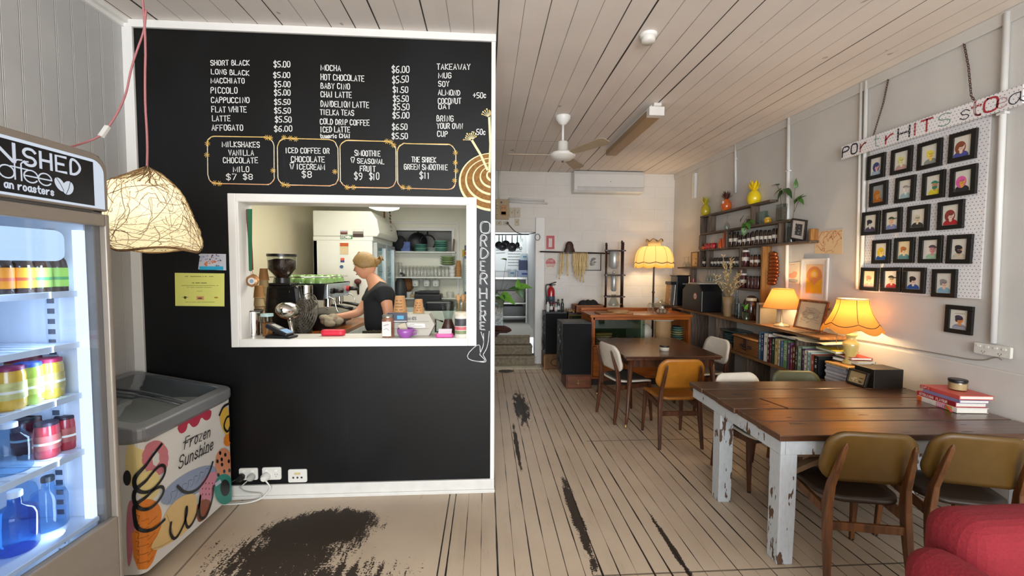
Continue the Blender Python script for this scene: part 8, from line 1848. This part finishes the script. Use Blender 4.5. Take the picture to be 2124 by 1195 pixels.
def cal(mb,W_,H_,z):
    for k,(y0,y1_,mi) in enumerate(((.2,.5,1),(-.05,.15,2),(-.25,-.1,3))): mb.flat([(-.46*W_,y0*H_),(.46*W_,y0*H_),(.46*W_,y1_*H_),(-.46*W_,y1_*H_)],z+.001,mi)
sheet('calendar','colourful calendar on the kitchen\'s right-hand end wall','calendar',[(963,509),(976,509),(976,546),(963,546)],BACKB,.002,[mat('#d3d3cc',.6),mat('#32466e',.5,var=.4,scale=30),mat('#c4583c',.5),mat('#3d5c8c',.5,var=.3)],'Y',KY,cal)
sheet('roster','sheet of printed rows below the kitchen calendar','paper',[(963,549),(976,549),(976,590),(963,590)],BACKB,.002,[mat('#d2d6d0',.6),mat('#7d8488',.6)],'Y',KY,lambda mb,W_,H_,z: [mb.ribbon([(-.4*W_,(.4-.1*k)*H_),(.4*W_,(.4-.1*k)*H_)],.004,z+.001,1) for k in range(9)])
sheet('blue_towel','blue and white striped tea towel hanging low on the kitchen end wall','towel',[(964,605),(977,605),(977,624),(964,624)],BACKB,.004,[mat('#41617a',.8,var=.3,stretch=(1,1,20),scale=12)],'Y',KY)
p,q=KB(961,530,KY-.04),KB(963,628,KY-.04);t=thing('mop','pole with a yellow grip leaning on the kitchen end wall','mop',q);b=MB();b.tube([(0,0,-.9),p-q],.011,8);obj('pole',b,mat('#a9bcc0',.4),t);b=MB();b.tube([p-q+Vector((0,0,-.02)),p-q+Vector((0,0,.09))],.015,8);obj('grip',b,mat('#d2b42c',.5),t);b=MB();b.box((0,0,-.92),(.2,.06,.05));obj('head',b,mat('#4a6f90',.7),t)
p=KB(797,424,6.5);b=MB();b.tube([(0,0,0),(0,0,KB(797,448,6.5).z-p.z-.1)],.012,8);b.tube([(0,0,0),(0,0,KZ-p.z)],.012,8);single('copper_pipe','thin copper pipe dropping behind the kitchen fridge','pipe',b,mat('#8a5a30',.4,metal=.6),p)
p=KB(797,430,4.7);t=thing('kitchen_light','glowing round ceiling light seen just under the hatch head','ceiling light',p);b=MB();b.lathe([(0,-.035),(.10,-.03),(.16,-.01),(.17,.02),(.15,.035)],n=30);obj('diffuser',b,glow('#fffbe8',2.5),t);b=MB();b.lathe([(.17,.03),(.17,.06),(.05,.07)],n=30);b.cyl((0,0,.06),.02,KZ-p.z-.061,n=12);obj('fitting',b,WHITE,t)
# pans and window light beyond the inner window
p=KB(878,495,7.0)
for i,(u,v,r,lab) in enumerate(((867,503,.16,'black frying pan hanging beyond the kitchen\'s inner window'),(887,503,.12,'sieve-like round pan hanging beyond the kitchen\'s inner window'))):
    c=KB(u,v,6.765);t=thing('pan',lab,'pan',c,group='pans beyond the inner window');b=MB();b.lathe([(0,0),(r*.8,0),(r,-.04),(r*.97,-.04),(r*.78,-.006),(0,-.006)],n=26,axis='Y') if i==0 else b.tube([(r*math.cos(a),0,r*math.sin(a)) for a in [2*PI*k/26 for k in range(26)]],.012,8,0,True);obj('bowl',b,mat('#16171a',.4,metal=.4),t);b=MB();b.tube([(0,0,r),(0,0,r+.2)],.012,7);obj('handle',b,chrome if i==0 else mat('#1d1e20',.4),t)
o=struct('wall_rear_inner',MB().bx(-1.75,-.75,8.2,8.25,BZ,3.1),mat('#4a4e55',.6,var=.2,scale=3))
b=MB();b.bx(-.72,-.20,8.6,8.62,1.7,2.75);o=struct('window_3',b,glow('#b9cdf0',.8));b=MB();b.bx(-.74,-.70,8.56,8.6,1.66,2.8);b.bx(-.47,-.44,8.56,8.6,1.66,2.8);b.bx(-.22,-.18,8.56,8.6,1.66,2.8);obj('window_frame',b,WHITE,o)
# ---------------------------------------------------------------- sill, right-hand side
def sx(u,y): return KB(u,690,y).x
a=Vector((sx(852,3.24),3.24,sz));w0,w1=sx(806,3.16),sx(889,3.16);hh=KB(850,652,3.16).z-sz
t=thing('cake_carton','grey cardboard carton with torn white label standing on the hatch sill','box',((w0+w1)/2,3.245,sz));wd=(w1-w0)/2;crd=mat('#b5b1a6',.7,var=.05)
b=MB();b.prism([(-wd,0),(wd,0),(wd+.045,hh*.5),(wd,hh),(-wd,hh)],-.07,.07);b.v=[Vector((v.x,v.z,v.y)) for v in b.v];obj('carton',b,crd,t,.004)
b=MB(BACKB@Matrix.Translation((0,0,.071)));b.ribbon([(-wd,hh*.33),(wd,hh*.33)],.003,0,1);b.ribbon([(-wd,hh*.66),(wd,hh*.66)],.003,0,1);b.flat([(-.01,hh*.38),(wd*.82,hh*.38),(wd*.8,hh*.56),(-.02,hh*.6)],.0006,0);b.ribbon([(.005,hh*.52),(.04,hh*.54)],.003,.0012,1);b.ribbon([(.0,hh*.46),(.10,hh*.45)],.003,.0012,1);write(b,'SAMOS',-.02,hh*.74,.055,hh*.74,hh*.13,.0035,.0006,2,.15,.1);obj('label',b,[mat('#dedcd6',.6),mat('#86827a',.7),mat('#22201e',.7)],t)
b=MB(BACKB);b.prism(rrect(sx(844,3.16)-sx(803,3.16),.075,.004,2),0,.003);t=single('blue_card','dark blue card with a bright logo leaning on the carton','card',b,mat('#161d38',.35),(sx(824,3.16),3.162,KB(820,659,3.16).z));b=MB(BACKB);b.flat([(.0,-.012),(.05,-.012),(.05,.016),(.0,.016)],.004,0);b.ribbon([(-.03,-.028),(.07,-.028)],.006,.004,1);obj('logo',b,[mat('#3f9ac4',.4),WHT],t)
for u0,u1,vt,vb,lab in ((817,843,613,649,'larger upturned kraft cup with handwriting on the carton'),(857,880,621,650,'smaller upturned kraft cup on the right of the carton')):
    c=(KB(u0,vb,3.25)+KB(u1,vb,3.25))/2;s_=(KB(u0,vt,3.25).z-KB(u0,vb,3.25).z)/.105;t=papercup(lab,(c.x,3.25,sz+hh),s_*.98,True,'kraft cups on the carton',mat('#b98a5a',.7,var=.06));b=MB();rr3=random.Random(int(u0))
    for k in range(4):
        z=.02*s_+.018*s_*k;r=.0425*s_-(z/(.105*s_))*.013*s_+.0006
        for q in range(5):
            a0=-PI/2-.6+.24*q;
            if rr3.random()<.8: b.add([(r*math.cos(a0),r*math.sin(a0),z),(r*math.cos(a0+.16),r*math.sin(a0+.16),z+.002),(r*math.cos(a0+.16),r*math.sin(a0+.16),z+.008),(r*math.cos(a0),r*math.sin(a0),z+.005)],[(0,1,2,3)])
    obj('handwriting',b,mat('#5a4028',.8),t)
t=thing('spice_jar','glass jar with white paper label at the left of the carton','jar',(sx(805,3.15),3.15,sz));b=MB();b.lathe([(.042,0),(.045,.01),(.045,.13),(.036,.15)],n=20);obj('jar',b,mat('#8a5a44',.2,coat=.5,var=.4,scale=40),t);b=MB();b.lathe([(.042,.148),(.042,.165),(.036,.17)],n=20);obj('lid',b,mat('#8f8d86',.3,metal=.6),t);b=MB(BACKB@Matrix.Translation((0,0,.046)));b.prism([(-.033,.01),(.033,.01),(.033,.12),(-.033,.12)],0,.001);b.ribbon([(-.02,.09),(.015,.10)],.004,.0018,1);b.ribbon([(-.02,.06),(.0,.07),(.018,.055)],.003,.0018,1);obj('label',b,[mat('#d9d7d2',.6),mat('#6f7a9c',.6)],t)
t=cup('teacup','purple teacup holding paper packets on the hatch sill','cup',(sx(841,3.115),3.115,sz),.062,.068,mat('#9a55a8',.3,coat=.3),None,False,.55);b=MB();b.tube([(.055,0,.055),(.082,0,.05),(.078,0,.025),(.045,0,.018)],.006,6);obj('handle',b,mat('#9a55a8',.3,coat=.3),t)
b=MB();b.box((0,0,0),(.055,.004,.06));o=single('sugar_packet','paper packet tucked in the purple teacup','packet',b,mat('#c9bfa4',.7),(sx(836,3.12),3.12,sz+.075));o.rotation_euler=(.2,-.35,0)
t=thing('tissue_packet','pink tissue packet lying on the hatch sill','packet',(sx(922,3.12),3.12,sz));b=MB();b.prism(rrect(.135,.07,.02,3),0,.028);obj('packet',b,mat('#cf4f9c',.35,var=.15),t,.008);b=MB(Matrix.Translation((.004,.0,.03))@Matrix.Rotation(.75,4,'X'));b.box((0,.012,.004),(.10,.05,.003));obj('card',b,mat('#d9cdd6',.5),t)
t=thing('powder_tub','tall white-lidded tub with a dark and pink label at the right of the hatch sill','tub',(sx(957,3.11),3.11,sz));b=MB();b.lathe([(.046,0),(.05,.006),(.05,.165)],n=28);obj('body',b,mat('#dcd9d0',.4),t);b=MB();b.lathe([(.0505,.09),(.0505,.145)],n=28,cap=False);b.lathe([(.0505,.06),(.0505,.085)],n=28,mi=1,cap=False);b.lathe([(.0505,.03),(.0505,.055)],n=28,mi=2,cap=False);obj('label',b,[mat('#3c3a40',.5,var=.6,scale=25),mat('#c9646c',.5),mat('#7d8a62',.5)],t);b=MB();b.lathe([(.052,.165),(.052,.19),(.048,.193)],n=28);obj('lid',b,mat('#d2cab6',.4),t)
t=thing('drip_jug','glass and leather coffee jug behind the pink packet','jug',(sx(930,3.25),3.25,sz));b=MB();b.lathe([(.055,0),(.06,.03),(.035,.10),(.03,.12)],n=22);obj('collar',b,mat('#3a1f17',.4),t);b=MB();b.lathe([(.03,.12),(.055,.24)],n=22,cap=False);obj('funnel',b,glass('#eaf2f2',.9),t);b=MB();b.tube([(-.04,0,.10),(-.10,0,.12),(-.10,0,.02),(-.05,0,.02)],.008,6);obj('handle',b,mat('#1d1614',.4),t)
t=thing('utensil_jar','tall glass of wooden spoons at the right of the hatch','jar',(sx(957,3.26),3.26,sz));b=MB();b.lathe([(.04,0),(.045,.25)],n=20,cap=False);obj('glass',b,glass('#eef2ee',.9),t)
for i in range(5): a=i*1.3;b=MB();b.tube([(.01*math.cos(a),.01*math.sin(a),.02),(.03*math.cos(a),.03*math.sin(a),.27)],.005,6);b.ell((.033*math.cos(a),.033*math.sin(a),.29),(.018,.008,.028),8);obj('spoon',b,mat('#b58c5c',.6),t)
# ---------------------------------------------------------------- rear kitchen seen through the doorway
DK=lambda u,v,y: hit(u,v,'Y',y)
a,c=DK(1024,590,9.0),DK(1104,590,9.0);t=thing('steel_bench','stainless bench with open shelves in the rear kitchen','bench',(.45,9.35,BZ));Mz=Matrix.Translation((-.45,-9.35,-BZ));zt_=DK(1060,575,9.0).z
b=MB(Mz);b.bx(-.9,.91,9.0,9.69,zt_-.05,zt_);obj('top',b,mat('#b8b9b4',.3,metal=.6),t,.004)
for z in (BZ+.12,BZ+.42): b=MB(Mz);b.bx(.1,.9,9.05,9.65,z,z+.03);obj('shelf',b,mat('#9a9b97',.3,metal=.7),t)
for x in (.08,.9): b=MB(Mz);b.bx(x-.025,x+.01,9.02,9.06,BZ,zt_-.05);obj('leg',b,mat('#c2c4c0',.3,metal=.5),t)
b=MB();b.bx(-.32,.32,-.22,.2,0,.22);single('oven','black oven on the lower shelf of the rear kitchen bench','oven',b,mat('#141416',.25,var=.2),(.52,9.3,BZ+.151),bev=.006);b=MB();b.bx(-.3,.3,-.2,.2,0,.26);single('steel_box','dark steel box on the upper shelf of the rear kitchen bench','box',b,mat('#55524e',.3,metal=.5),(.55,9.3,BZ+.451),bev=.006)
for (u0,v0,u1,v1,nm,lab,hcol,tap) in ((1053,558,1071,574,'white_tub','white lidded tub at the left on the rear kitchen bench','#cfdcdf',.9),(1073,561,1101,574,'plastic_box','clear plastic box with blue handle on the rear kitchen bench','#a9b9dc',.9),(1079,526,1097,540,'white_bucket','white tub on top of the blue container in the rear kitchen','#cddbe2',.92)):
    p0_,p1_=DK(u0,v1,9.2),DK(u1,v0,9.2);w2=(p1_.x-p0_.x)/2;h=p1_.z-p0_.z;zb_=zt_ if v1>570 else p0_.z
    t=thing(nm,lab,'tub',((p0_.x+p1_.x)/2,9.2,zb_));b=MB();b.lathe([(w2*tap,0),(w2,h*.85)],n=22,sy=.8) if nm!='plastic_box' else b.prism(rrect(2*w2,.24,.02,3),0,h*.85);obj('body',b,mat(hcol,.35),t);b=MB();b.lathe([(w2*1.04,h*.85),(w2*1.04,h)],n=22,sy=.8) if nm!='plastic_box' else b.prism(rrect(2*w2*1.05,.26,.02,3),h*.85,h);obj('lid',b,mat('#dbe4e6' if nm!='plastic_box' else '#a3b2d8',.35),t)
    b=MB();b.bx(-w2*.4,w2*.4,-.135 if nm=='plastic_box' else -w2*.82-.004,-.11 if nm=='plastic_box' else -w2*.75,h*.4,h*.62);obj('print',b,mat('#2d3f86' if nm=='plastic_box' else '#5c8ca8',.5),t)
p0_,p1_=DK(1076,561,9.2),DK(1093,540,9.2);b=MB();b.bx(0,p1_.x-p0_.x,-.1,.1,0,p1_.z-p0_.z-.002);single('blue_container','slate-blue container stacked on the clear plastic box','tub',b,mat('#3c4668',.5),(p0_.x,9.2,p0_.z+.003),bev=.01)
p=DK(1030,487,8.9);q=DK(1098,486,8.9);t=thing('pot_rail','black pot rail across the rear kitchen','rail',p);b=MB();b.tube([(-.3,0,0),q-p+Vector((.1,0,0))],.014,8);obj('rail',b,mat('#17181a',.4),t)
for i,(u,v,r) in enumerate(((1035,509,.085),(1042,512,.09),(1049,508,.095),(1062,513,.10),(1073,509,.07))):
    c=DK(u,v,8.88-.03*(i % 2));t=thing('frying_pan',('black frying pan on the pot rail, %s of five' % ('leftmost','second','third','fourth and largest','rightmost')[i]),'pan',c,group='pans on the pot rail');b=MB();b.lathe([(0,0),(r*.8,0),(r,-.035),(r*.96,-.035),(r*.78,-.006),(0,-.006)],n=24,axis='Y',sx=.65 if i==4 else 1);obj('bowl',b,mat('#121315',.35),t);b=MB();b.tube([(0,0,r*.9),(0,0,p.z-c.z-.01)],.011,7);obj('handle',b,mat('#17181a',.4),t)
t=thing('steel_utensil','shiny ladle and tongs at the right end of the pot rail','utensil',DK(1080,505,8.88));b=MB();b.beam((0,0,-.08),(0,0,p.z-t.location.z-.01),.02,.01);b.beam((.03,0,-.10),(.03,0,.1),.03,.01);b.ell((0,0,-.1),(.04,.02,.045),10);obj('ladle',b,mat('#c9cdd0',.2,metal=.6),t)
def wb(mb,W_,H_,z):
    rr3=random.Random(2)
    for k in range(8):
        x=-.05*W_
        while x<.42*W_*rr3.uniform(.7,1): l=rr3.uniform(.02,.06)*W_;mb.ribbon([(x,(.25-.085*k)*H_),(x+l*.5,(.25-.085*k+.02)*H_),(x+l,(.25-.085*k)*H_)],.012,z+.001,1);x+=l*1.3
    for k in range(3): mb.ribbon([(-.42*W_,(.2-.09*k)*H_),(-.15*W_,(.2-.09*k+.02)*H_)],.012,z+.001,1)
sheet('whiteboard','whiteboard with a handwritten list on the rear kitchen wall','whiteboard',[(1024,492),(1090,492),(1090,562),(1024,562)],BACKB,.002,[mat('#d3d6d4',.3,var=.02),mat('#26282c',.6)],'Y',9.694,wb)
# ---------------------------------------------------------------- the barista
def skin_mesh(nodes,edges,root,sub=2):
    me=bpy.data.meshes.new('tmp');me.from_pydata([tuple(n[0]) for n in nodes],edges,[]);o=bpy.data.objects.new('tmp',me);COL.objects.link(o)
    o.modifiers.new('skin','SKIN');
    if not me.skin_vertices: bpy.context.view_layer.objects.active=o
    for i,n in enumerate(nodes): sv=me.skin_vertices[0].data[i];sv.radius=(n[1],n[2]if len(n)>2 else n[1]);sv.use_root=(i==root)
    s_=o.modifiers.new('sub','SUBSURF');s_.levels=sub;s_.render_levels=sub
    dg=bpy.context.evaluated_depsgraph_get();ev=o.evaluated_get(dg);m2=ev.to_mesh();vs=[v.co.copy() for v in m2.vertices];fs=[tuple(p.vertices) for p in m2.polygons];ev.to_mesh_clear();bpy.data.objects.remove(o);bpy.data.meshes.remove(me);return vs,fs
PY=3.98
def Q(u,v,y=PY): return hit(u,v,'Y',y)
pel=Q(791,700);base=Vector((pel.x,PY,KF));wai=Q(789,668);che=Q(788,632);upc=Q(789,603);nk=Q(778,583);hd=Q(757,552)
shN,shF=Q(797,606,PY-.19),Q(778,606,PY+.19);elN,wrN=Q(806,648,PY-.23),Q(800,684,PY-.20);elF,wrF=Q(743,650,PY+.10),Q(707,656,PY-.02)
hN,hF=pel+Vector((.01,-.095,-.03)),pel+Vector((-.01,.095,-.03));kN,kF=Vector((pel.x-.05,PY-.11,KF+.46)),Vector((pel.x-.09,PY+.11,KF+.46));aN,aF=Vector((pel.x+.03,PY-.11,KF+.09)),Vector((pel.x-.03,PY+.11,KF+.09))
tN,tF=aN+Vector((-.13,-.01,-.055)),aF+Vector((-.13,.01,-.055))
nodes=[(pel,.13),(wai,.12),(che,.125),(upc,.10),(nk,.058),(hd+Vector((.02,0,-.06)),.06),(shN,.065),(elN,.048),(wrN,.032),(shF,.065),(elF,.046),(wrF,.031),(hN,.09),(kN,.06),(aN,.042),(tN,.035),(hF,.09),(kF,.06),(aF,.042),(tF,.035),(wrN+Vector((-.03,0,-.07)),.034,.018),(wrF+(wrF-elF).normalized()*.06,.036,.02)]
E_=[(0,1),(1,2),(2,3),(3,4),(4,5),(3,6),(6,7),(7,8),(3,9),(9,10),(10,11),(0,12),(12,13),(13,14),(14,15),(0,16),(16,17),(17,18),(18,19),(8,20),(11,21)]
pr0=thing('person','person in a black T-shirt with tied-back fair hair wiping the coffee bench','person',base)
SKIN=mat('#c98e6c',.5,var=.06,scale=10)
vs_,fs_=skin_mesh(nodes,E_,0);b=MB(Matrix.Translation(-base));b.add(vs_,fs_,0,True)
# head: a shaped skull turned towards -X and tipped down, with nose, ears, eyes and mouth
Mh=Matrix.Translation(hd)@Matrix.Rotation(-.16,4,'Y')@Matrix.Rotation(PI,4,'Z')
n=20;pts=[]
for i in range(13):
    ph=PI*i/12
    for j in range(n):
        th=2*PI*j/n;x,y,z=math.sin(ph)*math.cos(th),math.sin(ph)*math.sin(th),-math.cos(ph)
        X_,Y_,Z_=x*.098,y*.076,z*.122
        if z<-.1: X_=X_*(1-.18*(-z-.1))+.016*(-z-.1)*(1 if x>-.2 else 0);Y_*=1-.30*(-z-.1)
        if x>.5 and -.1<z<.25: X_-=.006
        if x<-.3: X_*=1.06
        pts.append(Mh@Vector((X_,Y_,Z_)))
b.add(pts,[(i*n+j,i*n+(j+1) % n,(i+1)*n+(j+1) % n,(i+1)*n+j) for i in range(12) for j in range(n)],0,True)
b.add([Mh@Vector(q) for q in ((.088,0,.02),(.094,-.014,-.030),(.116,0,-.026),(.094,.014,-.030),(.094,0,-.040))],[(0,1,2),(0,2,3),(1,4,2),(4,3,2)],0,True)
hb_=MB()
for s_ in (-1,1):
    e=MB();e.ell((-.006,s_*.077,-.01),(.018,.010,.03),10);b.add([Mh@v for v in e.v],e.f,0,True)
# fingers: far hand closed on the cloth, near hand hanging
def hand(w_,d,side,curl):
    d=d.normalized();up_=Vector((0,0,1));sd=d.cross(up_).normalized() if abs(d.z)<.9 else Vector((0,1,0));nn=sd.cross(d).normalized();k_=w_+d*.065
    for i,L_ in enumerate((.072,.080,.075,.058)):
        p0_=k_+sd*((i-1.5)*.019)*side;dd=d;P_=[p0_-d*.02,p0_];c=p0_
        for s2 in (.42,.32,.26): dd=(dd*math.cos(curl)-nn*math.sin(curl)).normalized();nn2=nn;c=c+dd*(L_*s2);P_.append(c)
        b.tube(P_,[.009,.0095,.0088,.008,.0062],8)
    p0_=w_+d*.025+sd*.03*side;b.tube([w_+d*.01+sd*.015*side,p0_,p0_+(d*.6+sd*side*.8).normalized()*.03,p0_+(d*.9+sd*side*.4-nn*.4).normalized()*.062],[.013,.012,.010,.008],8)
hand(wrF,(wrF-elF),1,.42);hand(wrN,Vector((-.25,0,-1)),-1,.3)
obj('body',b,SKIN,pr0)
b=MB(Matrix.Translation(-base)@Mh)
for s_ in (-1,1): b.ell((.086,s_*.032,.012),(.009,.012,.006),8,0);b.ell((.092,s_*.032,.012),(.004,.005,.005),6,1);b.ell((.090,s_*.034,.034),(.006,.018,.004),6,2)
b.ell((.088,0,-.066),(.009,.024,.006),8,3);obj('face',b,[mat('#d9d2cc',.4),mat('#3a2c22',.4),mat('#8a6a44',.7),mat('#a8605a',.5)],pr0)
hair=mat('#86683a',.6,var=.3,scale=50,stretch=(1,1,4));b=MB(Matrix.Translation(-base)@Mh);pts=[]
for i in range(9):
    ph=.02+1.72*i/8
    for j in range(n):
        th=2*PI*j/n;front=max(0,math.cos(th));ph2=ph*(1-.42*front**1.5);x,y,z=math.sin(ph2)*math.cos(th),math.sin(ph2)*math.sin(th),math.cos(ph2);w_=1.10+.012*math.sin(9*th);pts.append((x*.103*w_*(1.02 if x<0 else 1),y*.078*w_,z*.122*w_))
b.add(pts,[(i*n+j,i*n+(j+1) % n,(i+1)*n+(j+1) % n,(i+1)*n+j) for i in range(8) for j in range(n)]+[tuple(range(n))],0,True);b.ell((-.125,0,.03),(.035,.035,.032),12)
for k in range(5): b.tube([(-.13,.01*(k-2),.04),(-.165,.015*(k-2),.06+.01*math.sin(k*2)),(-.17,.02*(k-2),.03)],[.008,.006,.002],6)
b.tube([(.06,-.02,.115),(.04,-.03,.14),(.01,-.02,.128)],.006,6);obj('hair',b,hair,pr0,solid=.006)
b=MB(Matrix.Translation(-base));vs_,fs_=skin_mesh([(pel+Vector((0,0,.03)),.155),(wai,.158),(che+Vector((.01,0,0)),.172),(upc+Vector((.015,0,0)),.145),(nk+Vector((.012,0,-.03)),.075),(shN,.088),(shN.lerp(elN,.72),.066),(shF,.088),(shF.lerp(elF,.62),.066)],[(0,1),(1,2),(2,3),(3,4),(3,5),(5,6),(3,7),(7,8)],0);b.add(vs_,fs_,0,True);obj('t_shirt',b,mat('#121315',.85,var=.15,bump=.1),pr0)
b=MB(Matrix.Translation(-base));vs_,fs_=skin_mesh([(pel,.142),(hN,.105),(kN,.074),(aN+Vector((0,0,.03)),.062),(hF,.105),(kF,.074),(aF+Vector((0,0,.03)),.062)],[(0,1),(1,2),(2,3),(0,4),(4,5),(5,6)],0);b.add(vs_,fs_,0,True);obj('trousers',b,mat('#4a4434',.8,var=.15),pr0)
for a,t_ in ((aN,tN),(aF,tF)): b=MB(Matrix.Translation(-base));b.loft([((a.x-.05,a.y,KF),.27,.10),((a.x-.05,a.y,KF+.035),.27,.095),((a.x-.02,a.y,KF+.085),.19,.085),((a.x+.01,a.y,KF+.12),.11,.085)]);obj('shoe',b,mat('#1b1b1d',.5),pr0,.02,3)
c=wrF+(wrF-elF).normalized()*.10+Vector((0,0,-.02));b=MB();rr3=random.Random(5)
for k in range(9): b.ell((rr3.uniform(-.06,.06),rr3.uniform(-.05,.05),rr3.uniform(-.03,.03)),(rr3.uniform(.03,.055),rr3.uniform(.03,.05),rr3.uniform(.025,.045)),10)
o=single('wiping_cloth','crumpled grey-beige cloth in the barista\'s hand','cloth',b,mat('#9c8f78',.9,var=.2,scale=25,bump=.3),c)
rm=o.modifiers.new('remesh','REMESH');rm.mode='VOXEL';rm.voxel_size=.008;rm.use_smooth_shade=True
